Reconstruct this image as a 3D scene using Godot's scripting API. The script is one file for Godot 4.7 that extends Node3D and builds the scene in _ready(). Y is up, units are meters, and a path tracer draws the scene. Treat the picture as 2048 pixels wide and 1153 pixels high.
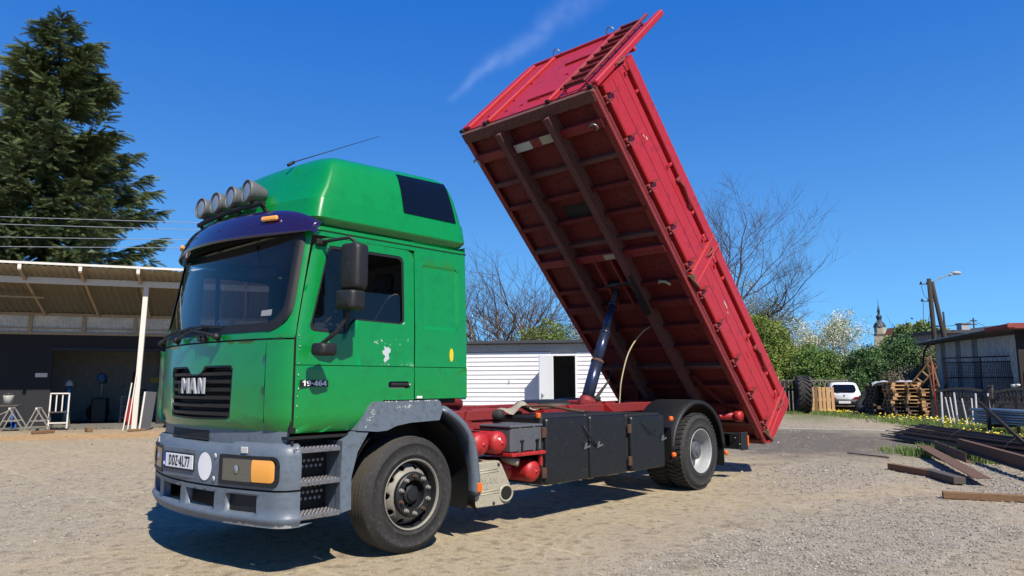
extends Node3D

# ---------------------------------------------------------------- mesh builder
class MB:
	var st := SurfaceTool.new()
	var col := Color(1, 1, 1)
	func _init():
		st.begin(Mesh.PRIMITIVE_TRIANGLES)
		st.set_smooth_group(-1)
	func smooth(on := true) -> MB:
		st.set_smooth_group(0 if on else -1)
		return self
	func tri(a: Vector3, b: Vector3, c: Vector3):
		st.set_color(col); st.add_vertex(a)
		st.set_color(col); st.add_vertex(c)
		st.set_color(col); st.add_vertex(b)
	func quad(a: Vector3, b: Vector3, c: Vector3, d: Vector3):
		tri(a, b, c); tri(a, c, d)
	func box(c: Vector3, s: Vector3, b := Basis.IDENTITY, bev := 0.0) -> MB:
		var h := s * 0.5
		if bev <= 0.0:
			var p := []
			for i in 8:
				p.append(c + b * Vector3(h.x if i & 1 else -h.x, h.y if i & 2 else -h.y, h.z if i & 4 else -h.z))
			quad(p[4], p[5], p[7], p[6]); quad(p[1], p[0], p[2], p[3])
			quad(p[5], p[1], p[3], p[7]); quad(p[0], p[4], p[6], p[2])
			quad(p[6], p[7], p[3], p[2]); quad(p[0], p[1], p[5], p[4])
			return self
		var e: float = min(bev, min(h.x, min(h.y, h.z)) * 0.98)
		# vx[i][k]: corner i, pulled in on all axes but k
		var v := []
		for i in 8:
			var sg := Vector3(1 if i & 1 else -1, 1 if i & 2 else -1, 1 if i & 4 else -1)
			var t := []
			for k in 3:
				var q := Vector3(h.x - e, h.y - e, h.z - e)
				q[k] = h[k]
				t.append(c + b * (q * sg))
			v.append(t)
		quad(v[4][2], v[5][2], v[7][2], v[6][2]); quad(v[1][2], v[0][2], v[2][2], v[3][2])
		quad(v[5][0], v[1][0], v[3][0], v[7][0]); quad(v[0][0], v[4][0], v[6][0], v[2][0])
		quad(v[6][1], v[7][1], v[3][1], v[2][1]); quad(v[0][1], v[1][1], v[5][1], v[4][1])
		for pr in [[0, 1], [2, 3], [4, 5], [6, 7]]:
			quad(v[pr[0]][1], v[pr[1]][1], v[pr[1]][2], v[pr[0]][2])
		for pr in [[0, 2], [1, 3], [4, 6], [5, 7]]:
			quad(v[pr[0]][0], v[pr[1]][0], v[pr[1]][2], v[pr[0]][2])
		for pr in [[0, 4], [1, 5], [2, 6], [3, 7]]:
			quad(v[pr[0]][0], v[pr[1]][0], v[pr[1]][1], v[pr[0]][1])
		for i in 8:
			tri(v[i][0], v[i][1], v[i][2])
		return self
	func bar(a: Vector3, b: Vector3, w: float, hh: float, up := Vector3.UP, bev := 0.0) -> MB:
		var x := (b - a).normalized()
		var z := x.cross(up)
		if z.length() < 0.001: z = x.cross(Vector3(1, 0, 0.01))
		z = z.normalized()
		var y := z.cross(x)
		return box((a + b) * 0.5, Vector3(a.distance_to(b), hh, w), Basis(x, y, z), bev)
	func tube(pts: Array, r, n := 8, caps := true) -> MB:
		var rings := []
		var up := Vector3.UP
		for i in pts.size():
			var t: Vector3
			if i == 0: t = pts[1] - pts[0]
			elif i == pts.size() - 1: t = pts[i] - pts[i - 1]
			else: t = (pts[i + 1] - pts[i]).normalized() + (pts[i] - pts[i - 1]).normalized()
			t = t.normalized()
			if i == 0:
				up = Vector3.UP if abs(t.y) < 0.95 else Vector3.RIGHT
			var s := t.cross(up).normalized()
			up = s.cross(t).normalized()
			var rr: float = r[i] if r is Array else r
			var ring := []
			for k in n:
				var a := TAU * k / n
				ring.append(pts[i] + (s * cos(a) + up * sin(a)) * rr)
			rings.append(ring)
		return loft(rings, true, caps)
	func loft(rings: Array, closed := true, caps := false) -> MB:
		var n: int = rings[0].size()
		for i in rings.size() - 1:
			var A = rings[i]
			var B = rings[i + 1]
			for k in (n if closed else n - 1):
				var k2: int = (k + 1) % n
				quad(A[k], A[k2], B[k2], B[k])
		if caps:
			for e in [0, rings.size() - 1]:
				var R = rings[e]
				var c := Vector3.ZERO
				for p in R: c += p
				c /= n
				for k in n:
					if e == 0: tri(c, R[(k + 1) % n], R[k])
					else: tri(c, R[k], R[(k + 1) % n])
		return self
	func lathe(prof: Array, xf: Transform3D, n := 32, caps := false) -> MB:
		var rings := []
		for p in prof:
			var ring := []
			for k in n:
				var a := -TAU * k / n
				ring.append(xf * Vector3(p.x * cos(a), p.y, p.x * sin(a)))
			rings.append(ring)
		return loft(rings, true, caps)
	func prism(poly: PackedVector2Array, z0: float, z1: float, xf := Transform3D.IDENTITY) -> MB:
		if Geometry2D.is_polygon_clockwise(poly):
			poly.reverse()
		var ix := Geometry2D.triangulate_polygon(poly)
		for i in range(0, ix.size(), 3):
			var a := poly[ix[i]]
			var b := poly[ix[i + 1]]
			var c := poly[ix[i + 2]]
			if (b - a).cross(c - a) < 0:
				var t := b
				b = c
				c = t
			tri(xf * Vector3(a.x, a.y, z1), xf * Vector3(b.x, b.y, z1), xf * Vector3(c.x, c.y, z1))
			tri(xf * Vector3(a.x, a.y, z0), xf * Vector3(c.x, c.y, z0), xf * Vector3(b.x, b.y, z0))
		for i in poly.size():
			var a := poly[i]
			var b := poly[(i + 1) % poly.size()]
			quad(xf * Vector3(a.x, a.y, z0), xf * Vector3(b.x, b.y, z0), xf * Vector3(b.x, b.y, z1), xf * Vector3(a.x, a.y, z1))
		return self
	func surf(fn: Callable, nu: int, nv: int) -> MB:
		var rings := []
		for j in nv + 1:
			var r := []
			for i in nu + 1:
				r.append(fn.call(float(i) / nu, float(j) / nv))
			rings.append(r)
		return loft(rings, false)
	func ball(c: Vector3, r: Vector3, n := 12) -> MB:
		var rings := []
		for j in range(1, n / 2):
			var t := PI * j / (n / 2.0)
			var ring := []
			for k in n:
				var a := TAU * k / n
				ring.append(c + Vector3(r.x * sin(t) * cos(a), r.y * cos(t), r.z * sin(t) * sin(a)))
			rings.append(ring)
		return loft(rings, true, true)
	# sheet between an outer and an inner outline (both star-shaped about c), laid onto a surface by fn(Vector2) -> Vector3
	func ring(outer: PackedVector2Array, inner: PackedVector2Array, c: Vector2, nr: int, fn: Callable) -> MB:
		var an := []
		for p in outer: an.append((p - c).angle())
		for p in inner: an.append((p - c).angle())
		for k in 48: an.append(-PI + TAU * (k + 0.31) / 48)
		an.sort()
		var cols := []
		var last := -99.0
		for a in an:
			if a - last < 0.004: continue
			last = a
			var o := MB.hit(outer, c, a)
			var i := MB.hit(inner, c, a)
			var r := []
			for j in nr + 1:
				r.append(fn.call(i.lerp(o, float(j) / nr)))
			cols.append(r)
		cols.append(cols[0])
		for k in cols.size() - 1:
			for j in nr:
				quad(cols[k][j], cols[k][j + 1], cols[k + 1][j + 1], cols[k + 1][j])
		return self
	static func hit(poly: PackedVector2Array, c: Vector2, a: float) -> Vector2:
		var d := Vector2(cos(a), sin(a))
		var best := c + d * 0.001
		var bt := 0.0
		for k in poly.size():
			var p := poly[k]
			var q := poly[(k + 1) % poly.size()]
			var e := q - p
			var den := d.cross(e)
			if abs(den) < 1e-9: continue
			var t := (p - c).cross(e) / den
			var u := (p - c).cross(d) / den
			if t > bt and u >= -1e-6 and u <= 1.000001:
				bt = t
				best = c + d * t
		return best
	func mesh() -> ArrayMesh:
		st.generate_normals()
		return st.commit()

static func rrect(x0: float, y0: float, x1: float, y1: float, r, n := 5) -> PackedVector2Array:
	var out := PackedVector2Array()
	var rs = r if r is Array else [r, r, r, r]
	var cs := [Vector2(x1, y1), Vector2(x0, y1), Vector2(x0, y0), Vector2(x1, y0)]
	var sg := [Vector2(-1, -1), Vector2(1, -1), Vector2(1, 1), Vector2(-1, 1)]
	for k in 4:
		var c: Vector2 = cs[k] + sg[k] * float(rs[k])
		for i in n + 1:
			var a := PI / 2 * (k + float(i) / n)
			out.append(c + Vector2(cos(a), sin(a)) * float(rs[k]))
	return out

# ---------------------------------------------------------------- naming
var taken := {}
func numbered(called: String) -> String:
	var k: int = taken.get(called, 0)
	taken[called] = k + 1
	return called if k == 0 else "%s_%03d" % [called, k]
func tag(o: Node, label: String, category: String, group := ""):
	o.set_meta("label", label)
	o.set_meta("category", category)
	if group != "": o.set_meta("group", group)
	return o
func obj(called: String, mb: MB, m: Material, parent: Node = null) -> MeshInstance3D:
	return inst(called, mb.mesh(), m, parent)
func inst(called: String, mesh: Mesh, m: Material, parent: Node = null, xf := Transform3D.IDENTITY) -> MeshInstance3D:
	var o := MeshInstance3D.new()
	o.mesh = mesh
	o.material_override = m
	o.transform = xf
	if parent == null or parent == self:
		o.name = numbered(called)
		add_child(o, true)
	else:
		o.name = called
		parent.add_child(o, true)
	return o
func thing(called: String, label: String, category: String, at := Vector3.ZERO, turn := 0.0, group := "") -> Node3D:
	var o := Node3D.new()
	o.name = numbered(called)
	add_child(o, true)
	o.position = at
	o.rotation.y = turn
	return tag(o, label, category, group)
func struct(called: String, mb: MB, m: Material) -> MeshInstance3D:
	var o := obj(called, mb, m)
	o.set_meta("kind", "structure")
	return o
func copy(o: Node3D, at: Vector3, turn: float, label := "") -> Node3D:
	var c: Node3D = o.duplicate()
	c.name = numbered(String(o.name).rstrip("0123456789").rstrip("_"))
	add_child(c, true)
	c.position = at
	c.rotation.y = turn
	if label != "": c.set_meta("label", label)
	return c

# ---------------------------------------------------------------- materials
var M := {}
func noise(freq: float, cols: Array, sd: int, size := 512, oct := 5, type := FastNoiseLite.TYPE_SIMPLEX_SMOOTH) -> NoiseTexture2D:
	var f := FastNoiseLite.new()
	f.seed = sd
	f.frequency = freq
	f.noise_type = type
	f.fractal_octaves = oct
	var t := NoiseTexture2D.new()
	t.width = size
	t.height = size
	t.seamless = true
	t.noise = f
	var g := Gradient.new()
	g.offsets = PackedFloat32Array()
	var of := PackedFloat32Array()
	var cl := PackedColorArray()
	for c in cols:
		of.append(c[0]); cl.append(c[1])
	g.offsets = of
	g.colors = cl
	t.color_ramp = g
	return t
func bumpy(freq: float, sd: int, strength := 4.0, size := 512, oct := 5) -> NoiseTexture2D:
	var f := FastNoiseLite.new()
	f.seed = sd
	f.frequency = freq
	f.fractal_octaves = oct
	var t := NoiseTexture2D.new()
	t.width = size
	t.height = size
	t.seamless = true
	t.noise = f
	t.as_normal_map = true
	t.bump_strength = strength
	return t
func mat(called: String, c: Color, rough := 0.7, metal := 0.0) -> StandardMaterial3D:
	var m := StandardMaterial3D.new()
	m.albedo_color = c
	m.roughness = rough
	m.metallic = metal
	m.cull_mode = BaseMaterial3D.CULL_DISABLED
	m.uv1_triplanar = true
	M[called] = m
	return m
func grain(m: StandardMaterial3D, tex: Texture2D, scale := Vector3.ONE, nrm: Texture2D = null, ns := 1.0, world := false):
	m.albedo_texture = tex
	m.uv1_scale = scale
	m.uv1_world_triplanar = world
	if nrm:
		m.normal_enabled = true
		m.normal_texture = nrm
		m.normal_scale = ns
	return m
# Catmull-Rom through the given points
func bend(p: Array, n := 6) -> Array:
	var out := []
	for i in p.size() - 1:
		var a: Vector3 = p[max(i - 1, 0)]
		var d: Vector3 = p[min(i + 2, p.size() - 1)]
		for k in n: out.append((p[i] as Vector3).cubic_interpolate(p[i + 1], a, d, float(k) / n))
	out.append(p[-1])
	return out
func V(x, y, z) -> Vector3: return Vector3(x, y, z)
func g1(v: float) -> Color: return Color(v, v, v)

func make_materials():
	var W := Color(1, 1, 1)
	var dust := noise(0.012, [[0.0, Color(0.86, 0.86, 0.84)], [0.5, W], [0.75, Color(0.93, 0.93, 0.92)], [1.0, Color(0.8, 0.8, 0.76)]], 3)
	var speck := noise(0.05, [[0.0, Color(0.75, 0.72, 0.68)], [0.32, Color(0.95, 0.94, 0.92)], [0.5, W], [1.0, W]], 8)
	var rusty := noise(0.02, [[0.0, Color(0.42, 0.32, 0.26)], [0.22, Color(0.8, 0.72, 0.68)], [0.36, W], [0.62, W], [0.8, Color(0.86, 0.88, 0.9)], [1.0, Color(0.7, 0.66, 0.6)]], 21)
	var fine := bumpy(0.08, 5, 3.0)
	var wave := bumpy(0.01, 15, 3.0, 512, 2)
	var m: StandardMaterial3D
	m = mat("green", Color(0.0, 0.47, 0.2), 0.34)
	m.clearcoat_enabled = true; m.clearcoat = 0.55; m.clearcoat_roughness = 0.12
	grain(m, noise(0.015, [[0.0, Color(0.86, 0.92, 0.9)], [0.5, W], [1.0, Color(0.92, 0.98, 0.9)]], 31), V(0.7, 0.7, 0.7), wave, 0.06)
	m = mat("green_inner", Color(0.02, 0.25, 0.12), 0.6)
	m = mat("grey_paint", Color(0.345, 0.385, 0.43), 0.45)
	grain(m, noise(0.02, [[0.0, Color(0.82, 0.8, 0.77)], [0.3, Color(0.95, 0.95, 0.95)], [0.6, W], [1.0, Color(0.86, 0.86, 0.85)]], 41), V(0.9, 0.9, 0.9), fine, 0.08)
	m = mat("scrape", Color(0.68, 0.69, 0.68), 0.75)
	grain(m, speck, V(3, 3, 3))
	m = mat("black_plastic", Color(0.2, 0.198, 0.19), 0.58)
	grain(m, noise(0.025, [[0.0, W], [0.2, Color(0.6, 0.6, 0.6)], [0.4, Color(0.47, 0.48, 0.5)], [0.7, Color(0.43, 0.44, 0.46)], [1.0, Color(0.7, 0.69, 0.67)]], 46, 512, 6), V(1.3, 1.3, 1.3), fine, 0.15)
	m = mat("navy_box", Color(0.27, 0.265, 0.255), 0.42)
	grain(m, noise(0.03, [[0.0, W], [0.16, Color(0.55, 0.56, 0.58)], [0.3, Color(0.33, 0.35, 0.38)], [0.62, Color(0.3, 0.32, 0.36)], [0.8, Color(0.38, 0.4, 0.43)], [1.0, Color(0.75, 0.74, 0.72)]], 45, 512, 6), V(1.1, 0.7, 1.1), wave, 0.25)
	m = mat("black", Color(0.03, 0.03, 0.033), 0.7)
	m = mat("gap", Color(0.015, 0.02, 0.018), 0.9)
	m = mat("rubber", Color(0.27, 0.262, 0.25), 0.8)
	grain(m, noise(0.02, [[0.0, W], [0.25, Color(0.7, 0.7, 0.7)], [0.45, Color(0.52, 0.53, 0.54)], [0.7, Color(0.5, 0.5, 0.52)], [1.0, Color(0.85, 0.83, 0.8)]], 51), V(2, 2, 2), fine, 0.2)
	m = mat("tread", Color(0.25, 0.235, 0.21), 0.95)
	grain(m, speck, V(3, 3, 3), fine, 0.4)
	m = mat("seal", Color(0.05, 0.05, 0.055), 0.6)
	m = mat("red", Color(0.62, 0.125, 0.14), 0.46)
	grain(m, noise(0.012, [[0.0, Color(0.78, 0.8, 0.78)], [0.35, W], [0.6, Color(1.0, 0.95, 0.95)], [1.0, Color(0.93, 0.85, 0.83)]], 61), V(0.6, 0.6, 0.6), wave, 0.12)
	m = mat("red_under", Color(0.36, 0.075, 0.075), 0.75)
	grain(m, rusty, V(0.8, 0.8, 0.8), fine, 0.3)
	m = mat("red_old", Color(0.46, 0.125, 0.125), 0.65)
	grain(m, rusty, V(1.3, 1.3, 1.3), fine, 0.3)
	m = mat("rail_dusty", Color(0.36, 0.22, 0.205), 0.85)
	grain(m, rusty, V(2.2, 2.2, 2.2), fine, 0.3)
	m = mat("tank_red", Color(0.62, 0.12, 0.12), 0.5)
	grain(m, rusty, V(1.1, 1.1, 1.1))
	m = mat("steel", Color(0.55, 0.55, 0.56), 0.4, 0.8)
	grain(m, dust, V(2, 2, 2))
	m = mat("dusty_steel", Color(0.5, 0.49, 0.46), 0.65, 0.25)
	grain(m, speck, V(2, 2, 2), fine, 0.15)
	m = mat("dark_metal", Color(0.13, 0.135, 0.145), 0.5, 0.3)
	grain(m, dust, V(2, 2, 2))
	m = mat("tread_plate", Color(0.5, 0.5, 0.51), 0.4, 0.6)
	grain(m, rusty, V(3, 3, 3))
	m = mat("rim_silver", Color(0.6, 0.61, 0.62), 0.5, 0.15)
	grain(m, dust, V(2, 2, 2))
	m = mat("silencer", Color(0.62, 0.6, 0.53), 0.62, 0.15)
	grain(m, noise(0.02, [[0.0, Color(0.68, 0.6, 0.52)], [0.2, Color(0.93, 0.9, 0.86)], [0.5, W], [1.0, Color(0.88, 0.89, 0.9)]], 71), V(1.6, 1.6, 1.6), fine, 0.25)
	m = mat("battery_box", Color(0.3, 0.31, 0.33), 0.6)
	grain(m, dust, V(2, 2, 2))
	m = mat("blue_cyl", Color(0.2, 0.235, 0.33), 0.28, 0.5)
	grain(m, dust, V(2, 2, 2))
	m = mat("visor", Color(0.13, 0.065, 0.235, 0.88), 0.12)
	m.transparency = BaseMaterial3D.TRANSPARENCY_ALPHA
	m.clearcoat_enabled = true; m.clearcoat = 1.0; m.clearcoat_roughness = 0.06
	m = mat("windscreen", Color(0.05, 0.075, 0.09, 0.42), 0.02)
	m.transparency = BaseMaterial3D.TRANSPARENCY_ALPHA
	m.specular_mode = BaseMaterial3D.SPECULAR_SCHLICK_GGX
	m = mat("side_glass", Color(0.03, 0.04, 0.05, 0.5), 0.02)
	m.transparency = BaseMaterial3D.TRANSPARENCY_ALPHA
	m = mat("dark_glass", Color(0.035, 0.04, 0.05), 0.14)
	m = mat("lens", Color(0.6, 0.61, 0.62), 0.2, 0.5)
	m = mat("headlight", Color(0.36, 0.355, 0.325), 0.1, 0.0)
	grain(m, dust, V(6, 6, 6))
	m = mat("amber", Color(0.86, 0.6, 0.27), 0.25)
	m = mat("orange", Color(0.8, 0.36, 0.07), 0.3)
	m = mat("white", Color(0.86, 0.86, 0.86), 0.5)
	m = mat("sticker", Color(0.66, 0.68, 0.7), 0.6)
	m = mat("plate_white", Color(0.82, 0.83, 0.84), 0.4)
	m = mat("plate_blue", Color(0.06, 0.16, 0.55), 0.4)
	m = mat("chrome", Color(0.62, 0.63, 0.64), 0.4, 0.1)
	m = mat("lamp_grey", Color(0.34, 0.35, 0.36), 0.6)
	grain(m, dust, V(4, 4, 4))
	m = mat("seat", Color(0.16, 0.17, 0.2), 0.9)
	m = mat("dash", Color(0.17, 0.18, 0.19), 0.8)
	m = mat("bench", Color(0.33, 0.35, 0.38), 0.9)
	m = mat("curtain", Color(0.3, 0.33, 0.38), 0.95)
	m = mat("yellow", Color(0.8, 0.68, 0.12), 0.5)
	m = mat("hose", Color(0.6, 0.55, 0.42), 0.6)
	# yard
	m = mat("wood_new", Color(0.7, 0.57, 0.41), 0.8)
	grain(m, noise(0.01, [[0.0, Color(0.75, 0.68, 0.6)], [0.4, W], [0.7, Color(0.93, 0.88, 0.8)], [1.0, Color(0.8, 0.72, 0.62)]], 81), V(4, 4, 1.2))
	m = mat("wood_mid", Color(0.46, 0.355, 0.255), 0.85)
	grain(m, M.wood_new.albedo_texture, V(3, 3, 1))
	m = mat("wood_old", Color(0.4, 0.335, 0.27), 0.9)
	grain(m, noise(0.02, [[0.0, Color(0.55, 0.5, 0.46)], [0.5, W], [1.0, Color(0.8, 0.75, 0.7)]], 83), V(3, 3, 3), fine, 0.4)
	m = mat("wood_grey", Color(0.31, 0.29, 0.27), 0.9)
	grain(m, M.wood_old.albedo_texture, V(3, 3, 3), fine, 0.4)
	m = mat("rust", Color(0.36, 0.265, 0.205), 0.85)
	grain(m, noise(0.02, [[0.0, Color(0.6, 0.55, 0.55)], [0.45, W], [0.75, Color(1.3, 1.05, 0.85)], [1.0, Color(0.75, 0.7, 0.7)]], 85), V(2, 2, 2), fine, 0.4)
	m = mat("rod_dark", Color(0.15, 0.135, 0.125), 0.7, 0.3)
	grain(m, M.rust.albedo_texture, V(1, 1, 1))
	m = mat("rod_rust", Color(0.27, 0.18, 0.13), 0.8)
	grain(m, M.rust.albedo_texture, V(1, 1, 1))
	m = mat("galvanised", Color(0.5, 0.56, 0.62), 0.38, 0.5)
	grain(m, dust, V(1, 1, 1))
	m = mat("concrete", Color(0.42, 0.41, 0.38), 0.92)
	grain(m, noise(0.02, [[0.0, Color(0.55, 0.56, 0.55)], [0.35, Color(0.9, 0.9, 0.88)], [0.6, W], [1.0, Color(0.75, 0.75, 0.72)]], 91), V(0.6, 0.6, 0.6), fine, 0.5)
	m = mat("fence_grey", Color(0.28, 0.275, 0.265), 0.95)
	grain(m, M.concrete.albedo_texture, V(0.7, 0.7, 0.7), fine, 0.6)
	m = mat("panel_grey", Color(0.7, 0.7, 0.67), 0.92)
	grain(m, noise(0.015, [[0.0, Color(0.5, 0.5, 0.5)], [0.4, Color(0.85, 0.85, 0.84)], [0.7, W], [1.0, Color(0.7, 0.7, 0.7)]], 93), V(1.6, 0.35, 1.6), fine, 0.5)
	m = mat("panel_dark", Color(0.47, 0.475, 0.475), 0.92)
	grain(m, M.panel_grey.albedo_texture, V(1.6, 0.35, 1.6))
	m = mat("brown_wall", Color(0.13, 0.1, 0.095), 0.85)
	m = mat("roof_red", Color(0.5, 0.2, 0.17), 0.7)
	grain(m, rusty, V(1, 1, 1))
	m = mat("white_wood", Color(0.83, 0.83, 0.84), 0.7)
	grain(m, noise(0.02, [[0.0, Color(0.82, 0.82, 0.8)], [0.4, W], [1.0, Color(0.93, 0.93, 0.94)]], 95), V(0.7, 2.5, 0.7), fine, 0.2)
	m = mat("pale_grey", Color(0.6, 0.62, 0.64), 0.8)
	grain(m, dust, V(1, 1, 1))
	m = mat("felt", Color(0.22, 0.23, 0.25), 0.9)
	m = mat("door_white", Color(0.72, 0.74, 0.76), 0.55)
	m = mat("shed_black", Color(0.1, 0.105, 0.125), 0.8)
	grain(m, dust, V(1, 1, 1), fine, 0.3)
	m = mat("shed_inner", Color(0.6, 0.6, 0.58), 0.8)
	grain(m, dust, V(0.6, 0.6, 0.6))
	m = mat("roof_sheet", Color(0.6, 0.575, 0.5), 0.75)
	grain(m, dust, V(0.5, 0.5, 0.5))
	m = mat("rafter", Color(0.62, 0.56, 0.46), 0.8)
	grain(m, dust, V(1, 1, 1))
	m = mat("white_steel", Color(0.78, 0.77, 0.74), 0.6)
	grain(m, speck, V(2, 2, 2))
	m = mat("milky", Color(0.76, 0.76, 0.74), 0.5)
	grain(m, noise(0.01, [[0.0, Color(0.75, 0.73, 0.7)], [0.4, W], [0.7, Color(0.9, 0.89, 0.87)], [1.0, Color(0.78, 0.76, 0.73)]], 97), V(1.2, 1.2, 1.2))
	m = mat("fence_metal", Color(0.12, 0.095, 0.09), 0.75, 0.2)
	m = mat("red_pole", Color(0.5, 0.13, 0.13), 0.6)
	m = mat("blue_bar", Color(0.13, 0.36, 0.68), 0.5)
	m = mat("car_white", Color(0.82, 0.83, 0.85), 0.28)
	m.clearcoat_enabled = true; m.clearcoat = 0.6
	m = mat("car_grey", Color(0.13, 0.135, 0.15), 0.6)
	m = mat("tail_red", Color(0.55, 0.04, 0.06), 0.2)
	m = mat("gas_blue", Color(0.12, 0.28, 0.42), 0.45)
	m = mat("crimson", Color(0.5, 0.05, 0.06), 0.45)
	m = mat("pole_wood", Color(0.17, 0.15, 0.14), 0.9)
	m = mat("wire", Color(0.62, 0.64, 0.66), 0.5, 0.4)
	m = mat("wire_dark", Color(0.08, 0.08, 0.09), 0.7)
	m = mat("plaster", Color(0.62, 0.58, 0.5), 0.9)
	m = mat("copper_dark", Color(0.13, 0.17, 0.22), 0.6)
	m = mat("tile_orange", Color(0.52, 0.3, 0.2), 0.85)
	m = mat("bark", Color(0.25, 0.21, 0.18), 0.95)
	grain(m, noise(0.02, [[0.0, Color(0.6, 0.58, 0.55)], [0.5, W], [1.0, Color(1.2, 1.2, 1.15)]], 101), V(1, 0.4, 1))
	m = mat("bark_pale", Color(0.42, 0.37, 0.31), 0.95)
	grain(m, M.bark.albedo_texture, V(1, 0.4, 1))
	m = mat("twig", Color(0.3, 0.24, 0.2), 0.95)
	m = mat("leafy", W, 0.65)
	m.uv1_triplanar = false
	m.vertex_color_use_as_albedo = true
	m.backlight_enabled = true; m.backlight = Color(0.25, 0.3, 0.08)
	m = mat("needle", W, 0.7)
	m.uv1_triplanar = false
	m.vertex_color_use_as_albedo = true
	m.backlight_enabled = true; m.backlight = Color(0.08, 0.11, 0.03)
	m = mat("stone", W, 0.95)
	m.uv1_triplanar = false
	m.vertex_color_use_as_albedo = true

# ---------------------------------------------------------------- start
func _ready():
	var cam := Camera3D.new()
	cam.name = "camera"
	add_child(cam)
	cam.fov = 43.78
	cam.near = 0.05
	cam.far = 2000.0
	var fw := Vector3(0.7243, 0.1316, -0.6774)
	var rt := Vector3(0.6841, -0.003, 0.7295)
	cam.position = Vector3(-4.102, 1.457, 6.27)
	cam.basis = Basis(rt, rt.cross(fw) * -1.0 if rt.cross(fw).y < 0 else rt.cross(fw), -fw).orthonormalized()
	cam.current = true
	var env := Environment.new()
	env.tonemap_mode = Environment.TONE_MAPPER_LINEAR
	env.tonemap_exposure = 1.5
	env.background_mode = Environment.BG_SKY
	var sky := Sky.new()
	var sm := ProceduralSkyMaterial.new()
	sm.sky_top_color = Color(0.06, 0.345, 0.70)
	sm.sky_horizon_color = Color(0.48, 0.76, 0.97)
	sm.sky_curve = 0.15
	sm.ground_horizon_color = Color(0.55, 0.56, 0.55)
	sm.ground_bottom_color = Color(0.4, 0.37, 0.32)
	sm.sun_angle_max = 30.0
	sm.sky_energy_multiplier = 0.95
	sm.sky_cover = contrail()
	sm.sky_cover_modulate = Color(1, 1, 1)
	sky.sky_material = sm
	env.sky = sky
	env.sdfgi_enabled = true
	env.ssao_enabled = true
	env.ssil_enabled = true
	var we := WorldEnvironment.new()
	we.name = "world_environment"
	we.environment = env
	add_child(we)
	var sun := DirectionalLight3D.new()
	sun.name = "sun"
	add_child(sun)
	sun.light_energy = 1.6
	sun.light_color = Color(1.0, 0.965, 0.91)
	sun.light_angular_distance = 0.5
	sun.shadow_enabled = true
	sun.look_at_from_position(Vector3.ZERO, Vector3(0.30, -1.0, -0.85), Vector3.UP)
	make_materials()
	build_ground()
	build_truck()
	build_tipper()
	build_shed()
	build_white_house()
	build_right()
	build_plants()

# thin wisp of an old contrail, drawn into the sky's cover (air and cloud only)
func contrail() -> ImageTexture:
	var w := 2048
	var h := 1024
	var im := Image.create(w, h, false, Image.FORMAT_RGBA8)
	im.fill(Color(1, 1, 1, 0))
	var a := Vector3(0.612, 0.375, -0.696).normalized()
	var b := Vector3(0.70, 0.50, -0.51).normalized()
	var n := a.cross(b).normalized()
	var t := n.cross(a).normalized()
	var span := atan2(b.dot(t), b.dot(a))
	var f := FastNoiseLite.new()
	f.seed = 4
	f.frequency = 14.0
	f.fractal_octaves = 5
	for j in range(300, 420):
		for i in w:
			var lon := (float(i) + 0.5) / w * TAU
			var lat := PI / 2 - (float(j) + 0.5) / h * PI
			var d := Vector3(sin(lon) * cos(lat), sin(lat), -cos(lon) * cos(lat))
			var s := d.dot(n)
			if abs(s) > 0.05 or d.dot(a) < 0.7: continue
			var al := atan2(d.dot(t), d.dot(a)) / span
			if al < -0.02 or al > 1.6: continue
			s += f.get_noise_3d(d.x * 0.6, d.y * 0.6, d.z * 0.6) * 0.012
			var width: float = 0.005 + 0.012 * clamp(al, 0, 1.5)
			var dens: float = exp(-s * s / (width * width)) * smoothstep(-0.02, 0.12, al) * (1.0 - smoothstep(0.55, 1.5, al))
			dens *= 0.55 + 0.6 * f.get_noise_3d(d.x * 3.0, d.y * 3.0, d.z * 3.0) + 0.2
			im.set_pixel(i, j, Color(1, 1, 1, clamp(dens * 0.075, 0, 1)))
	return ImageTexture.create_from_image(im)

# ================================================================ truck: x runs to the rear, z to the truck's left side, front axle at x = 0
var truck: Node3D
var outline := []      # left half of the cab's plan from the nose to the back: [arc length, x, z]

func make_outline():
	var pts := []
	for i in 21:
		var z := i / 20.0
		pts.append(Vector2(-1.42 + 0.13 * z * z, z))
	for i in range(1, 11):
		var t := i / 10.0
		pts.append(Vector2(-1.29, 1.0) * (1 - t) * (1 - t) + Vector2(-1.233, 1.22) * 2 * t * (1 - t) + Vector2(-1.08, 1.22) * t * t)
	pts.append(Vector2(0.62, 1.22))
	for i in range(1, 6):
		var a := i / 5.0 * PI / 2
		pts.append(Vector2(0.62 + 0.06 * sin(a), 1.16 + 0.06 * cos(a)))
	pts.append(Vector2(0.68, 0))
	var s := 0.0
	for i in pts.size():
		if i > 0: s += pts[i].distance_to(pts[i - 1])
		outline.append([s, pts[i].x, pts[i].y])
func s_of_x(x: float) -> float:   # arc length at which the outline's flank reaches x
	for i in range(22, outline.size()):
		if outline[i][1] >= x:
			var f: float = (x - outline[i - 1][1]) / (outline[i][1] - outline[i - 1][1])
			return lerp(outline[i - 1][0], outline[i][0], f)
	return outline[-1][0]
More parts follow.
